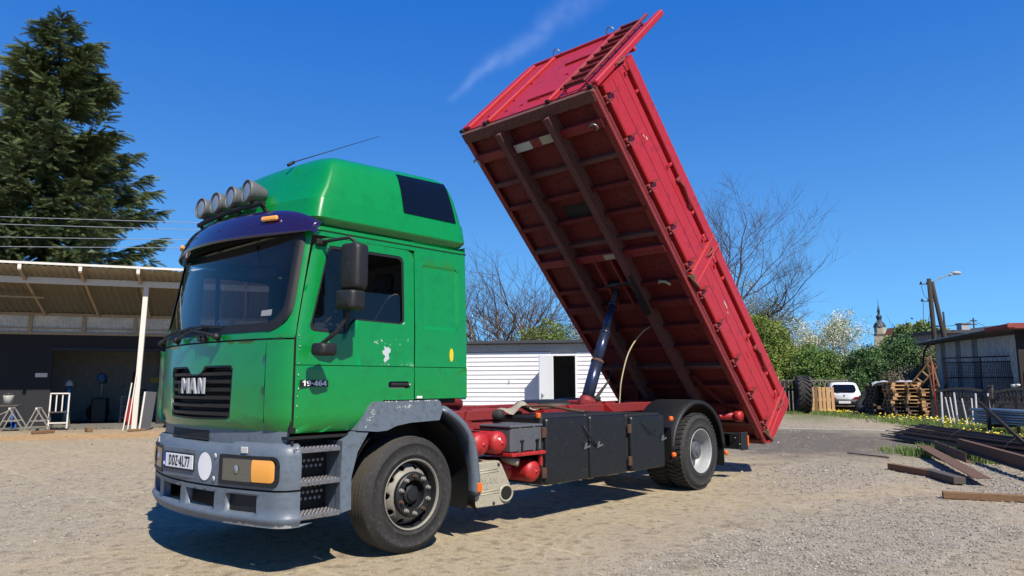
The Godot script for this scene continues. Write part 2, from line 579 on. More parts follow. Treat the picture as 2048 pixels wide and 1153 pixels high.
func cabp(s: float, y: float, off := 0.0) -> Vector3:
	var sg := 1.0 if s >= 0 else -1.0
	var a: float = min(abs(s), outline[-1][0] - 0.0001)
	var i := 1
	while outline[i][0] < a: i += 1
	var p = outline[i - 1]
	var q = outline[i]
	var f: float = (a - p[0]) / (q[0] - p[0])
	var x: float = lerp(p[1], q[1], f)
	var z: float = lerp(p[2], q[2], f)
	var tx: float = q[1] - p[1]
	var tz: float = q[2] - p[2]
	var l := sqrt(tx * tx + tz * tz)
	var nx := -tz / l
	var nz := tx / l
	if i <= 21:        # smooth normals on the nose
		nx = -1.0; nz = 0.26 * z
		l = sqrt(1 + nz * nz); nx /= l; nz /= l
	var o := off
	if y < 1.2:
		o -= 0.07 * pow((1.2 - y) / 0.14, 2)
	x += nx * o
	z += nz * o
	if y > 1.85:
		x += (y - 1.85) * 0.165 * clamp((-0.5 - x) / 0.6, 0, 1)
		z *= 1.0 - 0.03 * (y - 1.85)
	return Vector3(x, y, z * sg)
func sheet(s0: float, s1: float, y0: float, y1: float, off: float, ns: int, ny: int) -> MB:
	var mb := MB.new().smooth()
	mb.surf(func(u, v): return cabp(lerp(s0, s1, u), lerp(y0, y1, v), off), ns, ny)
	return mb
func edge_ring(mb: MB, poly: PackedVector2Array, fn: Callable, d0: float, d1: float):
	var A := []
	var B := []
	for p in poly:
		A.append(fn.call(p, d0))
		B.append(fn.call(p, d1))
	mb.loft([A, B], true)
func letters(text: String, size: float, depth: float, m: Material, parent: Node, xf: Transform3D, called: String, font := "Droid Sans", wide := 1.0) -> MeshInstance3D:
	var tm := TextMesh.new()
	var sf := SystemFont.new()
	sf.font_names = PackedStringArray([font])
	sf.font_weight = 700
	tm.font = sf
	tm.text = text
	tm.font_size = 64
	tm.pixel_size = size / 64.0
	tm.depth = depth
	xf.basis = xf.basis * Basis.from_scale(Vector3(wide, 1, 1))
	return inst(called, tm, m, parent, xf)

# raised block capital, centred on its cell
func block_letter(mb: MB, ch: String, h: float, d: float, xf: Transform3D):
	var w := h * 0.46
	var s := h * 0.23
	var y := h / 2
	var polys := []
	if ch == "M":
		w = h * 0.54
		polys = [[V2(-w, -y), V2(-w + s, -y), V2(-w + s, y), V2(-w, y)], [V2(w - s, -y), V2(w, -y), V2(w, y), V2(w - s, y)], [V2(-w + s, y), V2(-w + s * 0.9, y - s * 1.6), V2(0, -y * 0.55), V2(0, y * 0.2)], [V2(w - s, y), V2(0, y * 0.2), V2(0, -y * 0.55), V2(w - s * 0.9, y - s * 1.6)]]
	elif ch == "N":
		polys = [[V2(-w, -y), V2(-w + s, -y), V2(-w + s, y), V2(-w, y)], [V2(w - s, -y), V2(w, -y), V2(w, y), V2(w - s, y)], [V2(-w + s, y), V2(-w + s, y - s * 1.7), V2(w - s, -y), V2(w - s, -y + s * 1.7)]]
	else:
		polys = [[V2(-w * 1.1, -y), V2(-w * 1.1 + s, -y), V2(s * 0.45, y), V2(-s * 0.6, y)], [V2(w * 1.1 - s, -y), V2(w * 1.1, -y), V2(s * 0.6, y), V2(-s * 0.45, y)], [V2(-w * 0.55, -y * 0.5), V2(w * 0.55, -y * 0.5), V2(w * 0.45, -y * 0.12), V2(-w * 0.45, -y * 0.12)]]
	for p in polys: mb.prism(PackedVector2Array(p), -d / 2 - polys.find(p) * 0.0004, d / 2 + polys.find(p) * 0.0004, xf)

func build_truck():
	make_outline()
	truck = thing("dump_truck", "green high roof truck with raised red tipping body", "truck")
	build_cab()
	build_front()
	build_bumper()
	build_steps()
	build_roof()
	build_mirrors()
	build_wheels()
	build_chassis()

func build_cab():
	var SD := s_of_x(-1.165)          # front edge of the doors
	var SR := s_of_x(0.005)
	var SB := s_of_x(0.01)
	# ---- windscreen surround (a pillar, scuttle and header in one pressing)
	var ws := rrect(-1.19, 1.885, 1.19, 2.70, [0.1, 0.1, 0.2, 0.2], 8)
	var out := PackedVector2Array()
	for i in 13: out.append(Vector2(lerp(-SD + 0.004, SD - 0.004, i / 12.0), 1.815))
	for i in 13: out.append(Vector2(lerp(SD - 0.004, -SD + 0.004, i / 12.0), 2.80))
	var mb := MB.new().smooth()
	var fn := func(p: Vector2): return cabp(p.x, p.y)
	mb.ring(out, ws, Vector2(0, 2.25), 5, fn)
	edge_ring(mb, ws, func(p, d): return cabp(p.x, p.y, d), 0.0, -0.05)
	var cab := obj("cab", mb, M.green, truck)
	cab.set_meta("label", "green windscreen surround and scuttle of the cab")
	# rubber seal
	mb = MB.new().smooth()
	var ws2 := rrect(-1.125, 1.94, 1.125, 2.66, [0.08, 0.08, 0.17, 0.17], 8)
	var ws1 := rrect(-1.205, 1.87, 1.205, 2.715, [0.11, 0.11, 0.21, 0.21], 8)
	mb.ring(ws1, ws2, Vector2(0, 2.25), 3, func(p): return cabp(p.x, p.y, 0.006 + 0.012 * sin(clamp((abs(p.x) - 1.125) / 0.08, 0, 1) * PI)))
	edge_ring(mb, ws1, func(p, d): return cabp(p.x, p.y, d), -0.01, 0.007)
	obj("windscreen_seal", mb, M.seal, cab)
	# glass with a little thickness is one pane
	mb = MB.new().smooth()
	mb.surf(func(u, v): return cabp(lerp(-1.16, 1.16, u), lerp(1.9, 2.69, v), -0.012), 30, 8)
	obj("windscreen", mb, M.windscreen, cab)
	# things seen behind the glass
	var st := MB.new()
	st.quad(cabp(0.98, 2.0, -0.02), cabp(0.86, 2.0, -0.02), cabp(0.86, 2.045, -0.02), cabp(0.98, 2.05, -0.02))
	obj("windscreen_sticker", st, M.white, cab)
	st = MB.new()
	st.box(V(-1.02, 2.43, 0.36), V(0.07, 0.12, 0.34), Basis(Vector3.UP, 0.25), 0.02)
	st.tube([V(-1.04, 2.49, 0.36), V(-1.06, 2.6, 0.33), V(-1.05, 2.68, 0.3)], 0.012, 6)
	obj("inner_mirror", st, M.black_plastic, cab)
	st = MB.new()
	st.box(V(-0.84, 1.82, 0), V(0.62, 0.2, 2.2), Basis.IDENTITY, 0.06)
	st.box(V(-0.66, 1.9, 0.55), V(0.3, 0.16, 0.7), Basis.IDENTITY, 0.05)
	obj("dashboard", st, M.dash, cab)
	st = MB.new().smooth()
	var rimc := []
	for k in 25:
		var a := TAU * k / 24
		rimc.append(V(-0.62, 2.02, 0.58) + Basis(Vector3(0, 0, 1), 0.75) * V(cos(a) * 0.23, 0, sin(a) * 0.23))
	st.tube(rimc, 0.016, 6, false)
	st.bar(V(-0.62, 2.02, 0.36), V(-0.62, 2.02, 0.8), 0.04, 0.02)
	st.tube([V(-0.62, 2.02, 0.58), V(-0.8, 1.8, 0.58)], 0.035, 8)
	obj("steering_wheel", st, M.black_plastic, cab)
	for sz in [-0.58, 0.58]:
		st = MB.new()
		st.box(V(-0.2, 1.66, sz), V(0.5, 0.16, 0.52), Basis.IDENTITY, 0.06)
		st.box(V(0.08, 2.0, sz), V(0.15, 0.68, 0.5), Basis(Vector3(0, 0, 1), -0.12), 0.06)
		st.box(V(0.12, 2.42, sz), V(0.1, 0.2, 0.28), Basis(Vector3(0, 0, 1), -0.12), 0.04)
		obj("seat", st, M.seat, cab)
	# dashboard signs seen through the glass
	letters("OFI", 0.13, 0.004, M.sticker, cab, Transform3D(Basis(Vector3.UP, -PI / 2), V(-1.12, 1.99, -0.2)), "dashboard_sign")
	# ---- floor, back wall, roof skin, inner lining
	mb = MB.new()
	mb.box(V(-0.24, 1.3, 0), V(1.7, 0.06, 2.2))
	mb.box(V(-1.2, 1.2, 0), V(0.18, 0.2, 1.5))
	obj("cab_floor", mb, M.black, cab)
	mb = MB.new()
	mb.box(V(0.625, 2.06, 0), V(0.05, 1.40, 2.26))
	mb.box(V(-0.24, 2.735, 0), V(1.66, 0.03, 2.22))
	obj("cab_lining", mb, M.bench, cab)
	mb = MB.new().smooth()
	mb.surf(func(u, v): return cabp(lerp(outline[-1][0] - 0.01, s_of_x(0.66), u), lerp(1.31, 2.78, v)), 4, 4)
	mb.surf(func(u, v): return cabp(-lerp(outline[-1][0] - 0.01, s_of_x(0.66), u), lerp(1.31, 2.78, v)), 4, 4)
	obj("cab_back", mb, M.green, cab)
	# ---- both flanks
	for sg in [1.0, -1.0]:
		var side := func(p: Vector2, d: float):
			var q := cabp(s_of_x(p.x) if p.x > -1.08 else SD + (p.x + 1.165), p.y, d)
			return Vector3(q.x, q.y, q.z * sg)
		# door, upper pressing with the window opening
		var win := PackedVector2Array([V2(-1.02, 1.87), V2(-0.74, 1.86), V2(-0.70, 1.885), V2(-0.66, 1.955), V2(-0.62, 1.985), V2(-0.16, 1.975), V2(-0.125, 1.985), V2(-0.11, 2.01), V2(-0.115, 2.54), V2(-0.13, 2.575), V2(-0.16, 2.59), V2(-0.92, 2.59), V2(-0.97, 2.585), V2(-1.0, 2.555), V2(-1.065, 1.92), V2(-1.055, 1.885)])
		var up := PackedVector2Array([V2(-1.16, 1.606), V2(-0.58, 1.606), V2(0.0, 1.606), V2(0.0, 2.58), V2(-0.02, 2.635), V2(-0.07, 2.655), V2(-0.5, 2.66), V2(-1.0, 2.655), V2(-1.1, 2.63), V2(-1.15, 2.57), V2(-1.16, 2.2), V2(-1.16, 1.83)])
		mb = MB.new().smooth()
		mb.ring(up, win, V2(-0.58, 2.2), 4, func(p): return side.call(p, 0.0))
		edge_ring(mb, win, side, 0.0, -0.035)
		edge_ring(mb, up, side, 0.0, -0.03)
		var door := obj("door", mb, M.green, truck)
		# lower pressing, 5 mm proud
		var low := PackedVector2Array([V2(-1.16, 1.075), V2(-0.9, 1.075), V2(-0.625, 1.075), V2(-0.56, 1.17), V2(-0.50, 1.26), V2(-0.44, 1.315), V2(-0.2, 1.315), V2(0.0, 1.315), V2(0.0, 1.6), V2(-0.58, 1.6), V2(-1.16, 1.6)])
		mb = MB.new().smooth()
		var hand := rrect(-0.28, 1.415, -0.06, 1.475, 0.02)
		mb.ring(low, hand, V2(-0.2, 1.45), 6, func(p): return side.call(p, 0.005))
		edge_ring(mb, low, side, 0.005, -0.03)
		obj("lower_door_panel", mb, M.green, door)
		# handle in its recess
		mb = MB.new()
		var cz: float = (1.22 - 0.03) * sg
		mb.box(V(-0.17, 1.445, cz - 0.03 * sg), V(0.24, 0.1, 0.02))
		edge_ring(mb, hand, side, 0.004, -0.06)
		obj("handle_recess", mb, M.black, door)
		mb = MB.new()
		mb.box(V(-0.16, 1.447, 1.232 * sg), V(0.19, 0.028, 0.02), Basis.IDENTITY, 0.008)
		mb.box(V(-0.062, 1.447, 1.232 * sg), V(0.03, 0.042, 0.024), Basis.IDENTITY, 0.01)
		obj("door_handle", mb, M.black_plastic, door)
		mb = MB.new().smooth()
		mb.lathe([Vector2(0.009, 0), Vector2(0.008, 0.004), Vector2(0.001, 0.004)], Transform3D(Basis(Vector3.RIGHT, PI / 2 * sg), V(-0.062, 1.447, 1.245 * sg)), 10)
		obj("lock", mb, M.chrome, door)
		# window: rubber, quarter glass, main glass partly wound down, divider
		mb = MB.new().smooth()
		var wi := PackedVector2Array()
		for p in win: wi.append(V2(-0.58, 2.2) + (p - V2(-0.58, 2.2)) * V2(0.958, 0.94))
		mb.ring(win, wi, V2(-0.58, 2.2), 2, func(p): return side.call(p, -0.004))
		obj("window_seal", mb, M.seal, door)
		mb = MB.new()
		mb.box(V(-0.715, 2.23, 1.192 * sg), V(0.035, 0.72, 0.03), Basis(Vector3(0, 0, 1), 0.03))
		obj("window_divider", mb, M.seal, door)
		mb = MB.new()
		mb.quad(side.call(V2(-1.05, 1.88), -0.02), side.call(V2(-0.72, 1.86), -0.02), side.call(V2(-0.70, 2.59), -0.02), side.call(V2(-1.0, 2.58), -0.02))
		obj("quarter_glass", mb, M.side_glass, door)
		var top := 2.235 if sg > 0 else 2.59
		mb = MB.new()
		mb.quad(side.call(V2(-0.70, 1.95), -0.02), side.call(V2(-0.12, 1.95), -0.02), side.call(V2(-0.12, top), -0.02), side.call(V2(-0.70, top), -0.02))
		obj("door_glass", mb, M.side_glass, door)
		mb = MB.new()
		mb.box(V(-0.6, 1.58, 1.165 * sg), V(1.1, 0.5, 0.03))
		obj("door_lining", mb, M.bench, door)
		# sleeper side with a pressed blank window
		var pr := rrect(0.09, 1.95, 0.54, 2.55, 0.06)
		var pi := rrect(0.115, 1.975, 0.515, 2.525, 0.05)
		var sl := PackedVector2Array([V2(0.012, 1.606), V2(0.3, 1.606), V2(0.66, 1.606), V2(0.66, 2.2), V2(0.66, 2.735), V2(0.3, 2.735), V2(0.012, 2.735), V2(0.012, 2.2)])
		mb = MB.new().smooth()
		mb.ring(sl, pr, V2(0.32, 2.2), 2, func(p): return side.call(p, 0.0))
		mb.ring(pr, pi, V2(0.32, 2.2), 2, func(p): return side.call(p, -0.012 * clamp(1.0 - max(abs(p.x - 0.315) - 0.2, abs(p.y - 2.25) - 0.275) / 0.025, 0, 1)))
		mb.ring(pi, rrect(0.319, 2.219, 0.321, 2.221, 0.0005), V2(0.32, 2.22), 1, func(p): return side.call(p, -0.012))
		edge_ring(mb, sl, side, 0.0, -0.03)
		var slp := obj("sleeper_panel", mb, M.green, truck)
		mb = MB.new().smooth()
		var sll := PackedVector2Array([V2(0.012, 1.32), V2(0.3, 1.32), V2(0.66, 1.32), V2(0.66, 1.6), V2(0.3, 1.6), V2(0.012, 1.6)])
		mb.ring(sll, rrect(0.319, 1.459, 0.321, 1.461, 0.0005), V2(0.32, 1.46), 2, func(p): return side.call(p, 0.005))
		edge_ring(mb, sll, side, 0.005, -0.03)
		obj("lower_sleeper_panel", mb, M.green, slp)
		if sg > 0:
			# yellow oval and paper sticker on the flank
			mb = MB.new()
			var ov := PackedVector2Array()
			for k in 16: ov.append(V2(0.45 + cos(TAU * k / 16) * 0.024, 1.72 + sin(TAU * k / 16) * 0.062))
			mb.prism(ov, 1.218, 1.2222)
			obj("oval_sticker", mb, M.yellow, slp)
			mb = MB.new()
			mb.box(V(0.065, 1.335, 1.227), V(0.06, 0.02, 0.004))
			obj("paper_sticker", mb, M.white, slp)
			# patch of bare filler on the door
			mb = MB.new()
			mb.prism(PackedVector2Array([V2(-0.335, 1.78), V2(-0.31, 1.765), V2(-0.285, 1.77), V2(-0.26, 1.75), V2(-0.265, 1.725), V2(-0.285, 1.71), V2(-0.275, 1.67), V2(-0.30, 1.652), V2(-0.322, 1.635), V2(-0.335, 1.655), V2(-0.315, 1.69), V2(-0.345, 1.71), V2(-0.35, 1.735), V2(-0.325, 1.745)]), 1.218, 1.2228)
			obj("filler_patch", mb, M.sticker, door)
			var rng := RandomNumberGenerator.new()
			rng.seed = 77
			mb = MB.new()
			for k in 46:
				var cx := -0.45 + rng.randf() * 0.42
				var cy := 1.79 + rng.randf() * 0.13
				if k > 20: cy = 1.61 + rng.randf() * 0.02
				if k > 30:
					cx = -1.15 + rng.randf() * 0.012; cy = 1.1 + rng.randf() * 1.1
				var q := PackedVector2Array()
				var rr := 0.0015 + rng.randf() * 0.004
				for i in 6: q.append(V2(cx + cos(i * TAU / 6) * rr * (0.5 + rng.randf()), cy + sin(i * TAU / 6) * rr * (0.6 + rng.randf() * 1.6)))
				if cy < 1.85: mb.prism(q, 1.216, 1.2216)
			obj("paint_chip", mb, M.sticker, door).set_meta("kind", "stuff")
			# model badge
			mb = MB.new()
			mb.box(V(-1.005, 1.46, 1.2265), V(0.25, 0.052, 0.005))
			var bd := obj("model_badge", mb, M.black, door)
			letters("19·464", 0.058, 0.004, M.white, door, Transform3D(Basis.IDENTITY, V(-1.005, 1.46, 1.231)), "badge_lettering", "Droid Sans", 1.25)
		# dark filler strips behind the gaps
		mb = MB.new()
		mb.box(V(-0.24, 1.603, 1.19 * sg), V(1.8, 0.03, 0.02))
		mb.box(V(0.006, 1.98, 1.163 * sg), V(0.04, 1.32, 0.02))
		mb.box(V(-1.155, 1.44, 1.17 * sg), V(0.05, 0.72, 0.03))
		obj("door_seal", mb, M.gap, truck)
	# header above the doors with a rolled gutter
	for sg in [1.0, -1.0]:
		mb = MB.new().smooth()
		mb.surf(func(u, v):
			var q := cabp(lerp(SD, s_of_x(0.014), u), 2.662 + 0.078 * v, 0.0)
			return V(q.x, q.y, q.z * sg), 16, 3)
		var hd := obj("door_header", mb, M.green, truck)
		mb = MB.new().smooth()
		var gp := []
		for i in 25:
			var q := cabp(lerp(SD - 0.03, s_of_x(0.665), i / 24.0), 2.712, 0.004)
			gp.append(V(q.x, q.y, q.z * sg))
		mb.tube(gp, 0.009, 6)
		obj("roof_gutter", mb, M.green, hd)
func V2(x, y) -> Vector2: return Vector2(x, y)

func build_front():
	var SF := 0.985
	var SD := s_of_x(-1.165)
	# ---- bonnet panel with the grille opening (notched top edge)
	var gr := PackedVector2Array([V2(-0.585, 1.19), V2(-0.55, 1.17), V2(-0.3, 1.163), V2(0, 1.16), V2(0.3, 1.163), V2(0.55, 1.17), V2(0.585, 1.19), V2(0.6, 1.58), V2(0.57, 1.61), V2(0.19, 1.61), V2(0.155, 1.595), V2(0.1, 1.55), V2(0.06, 1.54), V2(-0.06, 1.54), V2(-0.1, 1.55), V2(-0.155, 1.595), V2(-0.19, 1.61), V2(-0.57, 1.61), V2(-0.6, 1.58)])
	var out := PackedVector2Array()
	for i in 15: out.append(V2(lerp(-SF, SF, i / 14.0), 1.065))
	for i in range(1, 6): out.append(V2(SF, lerp(1.065, 1.80, i / 6.0)))
	for i in 15: out.append(V2(lerp(SF, -SF, i / 14.0), 1.80))
	for i in range(1, 6): out.append(V2(-SF, lerp(1.80, 1.065, i / 6.0)))
	var mb := MB.new().smooth()
	mb.ring(out, gr, V2(0, 1.4), 7, func(p): return cabp(p.x, p.y))
	edge_ring(mb, out, func(p, d): return cabp(p.x, p.y, d), 0.0, -0.03)
	edge_ring(mb, gr, func(p, d): return cabp(p.x, p.y, d), 0.0, -0.05)
	var fp := obj("front_panel", mb, M.green, truck)
	# grille: rim, mesh sheet behind, seven bars
	mb = MB.new().smooth()
	var gi := PackedVector2Array()
	for p in gr: gi.append(V2(0, 1.38) + (p - V2(0, 1.38)) * V2(0.965, 0.93))
	mb.ring(gr, gi, V2(0, 1.4), 2, func(p): return cabp(p.x, p.y, -0.006))
	edge_ring(mb, gi, func(p, d): return cabp(p.x, p.y, d), -0.006, -0.05)
	obj("grille_frame", mb, M.dark_metal, fp)
	mb = sheet(-0.62, 0.62, 1.14, 1.63, -0.075, 16, 3)
	obj("grille_mesh", mb, M.black, fp)
	for k in 6:
		var y := 1.215 + k * 0.066
		mb = MB.new()
		for i in 16:
			var sa: float = lerp(-0.57, 0.57, i / 16.0)
			var sb: float = lerp(-0.57, 0.57, (i + 1) / 16.0)
			var ring := []
			for s in [sa, sb]:
				ring.append([cabp(s, y - 0.015, -0.05), cabp(s, y - 0.017, -0.012), cabp(s, y + 0.006, -0.006), cabp(s, y + 0.015, -0.03)])
			mb.loft(ring, true)
		obj("grille_bar", mb, M.dark_metal, fp)
	# fine vertical ribs between the bars
	mb = MB.new()
	for i in 90:
		var s: float = lerp(-0.56, 0.56, i / 89.0)
		mb.bar(cabp(s, 1.19, -0.062), cabp(s, 1.57, -0.062), 0.003, 0.012, Vector3.RIGHT)
	obj("grille_ribs", mb, M.dark_metal, fp).set_meta("kind", "stuff")
	# maker's letters
	for q in [["M", -0.165], ["A", 0.0], ["N", 0.157]]:
		mb = MB.new()
		block_letter(mb, q[0], 0.132, 0.014, Transform3D(Basis(Vector3.UP, -PI / 2), V(-1.435, 1.443, 0.0) + V(0.14 * q[1] * q[1], 0, q[1])))
		obj("emblem_letter", mb, M.chrome, fp)
	# corner panels
	for sg in [1.0, -1.0]:
		mb = sheet(SF + 0.012, SD - 0.012, 1.065, 1.80, 0.002, 14, 10)
		if sg < 0:
			mb = sheet(-SF - 0.012, -SD + 0.012, 1.065, 1.80, 0.002, 14, 10)
		var cpn := obj("corner_panel", mb, M.green, truck)
		mb = MB.new()
		for sx in [SF + 0.006, SD - 0.004]:
			mb.bar(cabp(sx * sg, 1.08, -0.02), cabp(sx * sg, 1.80, -0.02), 0.03, 0.02, Vector3.RIGHT)
		obj("door_seal", mb, M.gap, cpn)
	mb = MB.new()
	for i in 24:
		mb.bar(cabp(lerp(-SD, SD, i / 24.0), 1.807, -0.02), cabp(lerp(-SD, SD, (i + 1) / 24.0), 1.807, -0.02), 0.03, 0.03)
	obj("bonnet_seal", mb, M.gap, truck)
	# apron under the bonnet: grey, with a dark intake
	mb = MB.new().smooth()
	mb.surf(func(u, v): return cabp(lerp(-1.22, 1.22, u), 1.4, -0.045) * V(1, 0, 1) + V(0.0, lerp(0.9, 1.12, v), 0), 28, 3)
	obj("apron", mb, M.grey_paint, truck)
	mb = MB.new()
	mb.surf(func(u, v): return cabp(lerp(-0.62, 0.22, u), 1.4, -0.042) * V(1, 0, 1) + V(0, lerp(0.955, 1.07, v), 0), 12, 2)
	var it := obj("air_intake", mb, M.black, truck)
	mb = MB.new()
	for z in [-0.42, -0.15, 0.12]: mb.box(V(-1.385 + 0.13 * z * z, 1.0, z), V(0.014, 0.012, 0.24))
	obj("intake_bar", mb, M.dark_metal, it)
	# wipers
	for wz in [[-0.95, -0.5], [-0.35, 0.12], [0.42, -0.12]]:
		mb = MB.new()
		var p0 := cabp(wz[0], 1.845, 0.05)
		mb.smooth().lathe([Vector2(0.001, -0.03), Vector2(0.03, -0.03), Vector2(0.028, 0.02), Vector2(0.012, 0.03), Vector2(0.001, 0.03)], Transform3D(Basis(Vector3(0, 0, 1), 1.2), p0), 10)
		var p1 := cabp(wz[1], 1.93, 0.035)
		mb.tube([p0, p0.lerp(p1, 0.5) + V(-0.02, 0.01, 0), p1], [0.018, 0.011, 0.007], 6)
		var wp := obj("wiper", mb, M.black_plastic, truck)
		mb = MB.new()
		var c0 := cabp(wz[1] - 0.3, 1.925, 0.018)
		var c1 := cabp(wz[1], 1.95, 0.03)
		var c2 := cabp(wz[1] + 0.3, 1.925, 0.018)
		mb.bar(c0, c1, 0.012, 0.02); mb.bar(c1, c2, 0.012, 0.02)
		obj("wiper_blade", mb, M.black, wp)
	for z in [0.12, 0.2]:
		mb = MB.new()
		mb.box(cabp(z, 1.84, 0.025), V(0.05, 0.05, 0.05), Basis.IDENTITY, 0.01)
		obj("bonnet_latch", mb, M.black_plastic, truck)
	# narrow air deflector at the far corner
	for sg in [-1.0]:
		mb = MB.new().smooth()
		mb.surf(func(u, v):
			var q := cabp(-lerp(1.12, 1.3, u), lerp(1.1, 1.78, v), 0.045)
			return q, 6, 8)
		obj("air_deflector", mb, M.green, truck)

func bump_pt(z: float, y: float, off := 0.0) -> Vector3:
	# plan of the bumper: bowed front, rounded ends; u = signed arc-like coordinate along z
	var a: float = abs(z)
	var sg := 1.0 if z >= 0 else -1.0
	var x: float
	var zz: float
	var n: Vector2
	if a <= 1.08:
		x = -1.47 + 0.155 * a * a; zz = a
		n = Vector2(-1, 0.31 * a).normalized()
	else:
		var t: float = (a - 1.08) / 0.32
		var p0 := Vector2(-1.289, 1.08)
		var p1 := Vector2(-1.247, 1.235)
		var p2 := Vector2(-1.10, 1.235)
		var q := p0 * (1 - t) * (1 - t) + p1 * 2 * t * (1 - t) + p2 * t * t
		x = q.x; zz = q.y
		var d := ((p1 - p0) * (1 - t) + (p2 - p1) * t).normalized()
		n = Vector2(-d.y, d.x)
	x += n.x * off; zz += n.y * off
	return Vector3(x, y, zz * sg)

func build_bumper():
	# ---- upper section with recesses for the lamps
	var prof := [[0.655, 0.0], [0.70, 0.004], [0.80, 0.006], [0.90, 0.004], [0.95, -0.006], [0.985, -0.03], [1.0, -0.07], [1.0, -0.16]]
	var mb := MB.new().smooth()
	var seg := []
	for i in 57: seg.append(lerp(-1.4, 1.4, i / 56.0))
	var rings := []
	for pr in prof:
		var r := []
		for z in seg: r.append(bump_pt(z, pr[0] - (0.02 if abs(z) < 0.62 and pr[0] > 0.94 else 0.0), pr[1]))
		rings.append(r)
	mb.loft(rings, false)
	for e in [0, 56]:
		for k in prof.size() - 1:
			mb.quad(rings[k][e], rings[k + 1][e], rings[k + 1][e] + V(0, 0, -0.2 * sign(rings[k][e].z)), rings[k][e] + V(0, 0, -0.2 * sign(rings[k][e].z)))
	var bp := obj("bumper", mb, M.grey_paint, truck)
	# ---- lower valance with its openings
	var vf := func(p: Vector2, d: float):
		var off := 0.0
		if p.y < 0.47: off = 0.02 - 0.02 * clamp((p.y - 0.445) / 0.025, 0, 1)
		if p.y < 0.43: off -= (0.43 - p.y) * 0.5
		return bump_pt(p.x, p.y, off + d)
	# built as columns between openings so that the holes are real
	var holes := [[-0.98, -0.64, true], [-0.50, -0.05, false], [0.05, 0.50, false], [0.64, 0.98, true]]
	mb = MB.new().smooth()
	var xs := [-1.4, -1.32, -1.24, -1.16, -1.08, -0.98, -0.81, -0.64, -0.57, -0.5, -0.35, -0.2, -0.05, 0.05, 0.2, 0.35, 0.5, 0.57, 0.64, 0.81, 0.98, 1.08, 1.16, 1.24, 1.32, 1.4]
	var xf := []
	for i in xs.size() - 1:
		for k in 3: xf.append(lerp(float(xs[i]), float(xs[i + 1]), k / 3.0))
	xf.append(1.4)
	var yb := 0.47
	var yt := 0.605
	for band in [[0.375, yb, 5], [yb, yt, 3], [yt, 0.64, 2]]:
		for i in xf.size() - 1:
			var m0: float = (xf[i] + xf[i + 1]) / 2
			var inside := false
			for h in holes:
				if m0 > h[0] and m0 < h[1]: inside = true
			if band[0] == yb and inside: continue
			for j in int(band[2]):
				var y0: float = lerp(float(band[0]), float(band[1]), float(j) / band[2])
				var y1: float = lerp(float(band[0]), float(band[1]), float(j + 1) / band[2])
				mb.quad(vf.call(V2(xf[i], y0), 0.0), vf.call(V2(xf[i + 1], y0), 0.0), vf.call(V2(xf[i + 1], y1), 0.0), vf.call(V2(xf[i], y1), 0.0))
	for h in holes:
		var poly := PackedVector2Array()
		for k in 7: poly.append(V2(lerp(float(h[0]), float(h[1]), k / 6.0), yb))
		for k in 7: poly.append(V2(lerp(float(h[1]), float(h[0]), k / 6.0), yt))
		edge_ring(mb, poly, vf, 0.0, -0.06)
	# underside lip and ends
	for i in xf.size() - 1:
		var a: Vector3 = vf.call(V2(xf[i], 0.375), 0.0)
		var b: Vector3 = vf.call(V2(xf[i + 1], 0.375), 0.0)
		mb.quad(a, b, b + V(0.12, 0.02, 0), a + V(0.12, 0.02, 0))
	for e in [-1.4, 1.4]:
		for j in 5:
			var a: Vector3 = vf.call(V2(e, lerp(0.375, 0.64, j / 5.0)), 0.0)
			var b: Vector3 = vf.call(V2(e, lerp(0.375, 0.64, (j + 1) / 5.0)), 0.0)
			mb.quad(a, b, b + V(0, 0, -0.2 * sign(e)), a + V(0, 0, -0.2 * sign(e)))
	obj("valance", mb, M.grey_paint, bp)
	# scuffed lower edge where the paint is gone
	var rng := RandomNumberGenerator.new()
	rng.seed = 12
	mb = MB.new()
	var wob := FastNoiseLite.new()
	wob.seed = 8; wob.frequency = 7.0; wob.fractal_octaves = 4
	for i in 140:
		var z := 0.52 + i * 0.006
		var t0: float = 0.388 + 0.022 * wob.get_noise_1d(z) * 1.6
		var t1: float = 0.388 + 0.022 * wob.get_noise_1d(z + 0.006) * 1.6
		if min(t0, t1) < 0.379: continue
		mb.quad(vf.call(V2(z, 0.376), 0.002), vf.call(V2(z + 0.006, 0.376), 0.002), vf.call(V2(z + 0.006, t1), 0.002), vf.call(V2(z, t0), 0.002))
	obj("scuffed_edge", mb, M.scrape, bp).set_meta("kind", "stuff")
	# what shows through the openings: mesh and fog lamp blanks
	mb = MB.new()
	mb.box(V(-1.16, 0.62, 0), V(0.1, 0.42, 2.1))
	obj("bumper_core", mb, M.black, bp)
	for sg in [-1.0, 1.0]:
		mb = MB.new()
		mb.quad(vf.call(V2(0.64 * sg, yb), -0.045), vf.call(V2(0.98 * sg, yb), -0.045), vf.call(V2(0.98 * sg, yt), -0.045), vf.call(V2(0.64 * sg, yt), -0.045))
		obj("fog_lamp_blank", mb, M.black_plastic, bp)
	# seam between upper and lower section
	mb = MB.new()
	for i in 56:
		mb.bar(bump_pt(seg[i], 0.648, -0.02), bump_pt(seg[i + 1], 0.648, -0.02), 0.02, 0.03)
	obj("bumper_joint", mb, M.gap, bp)
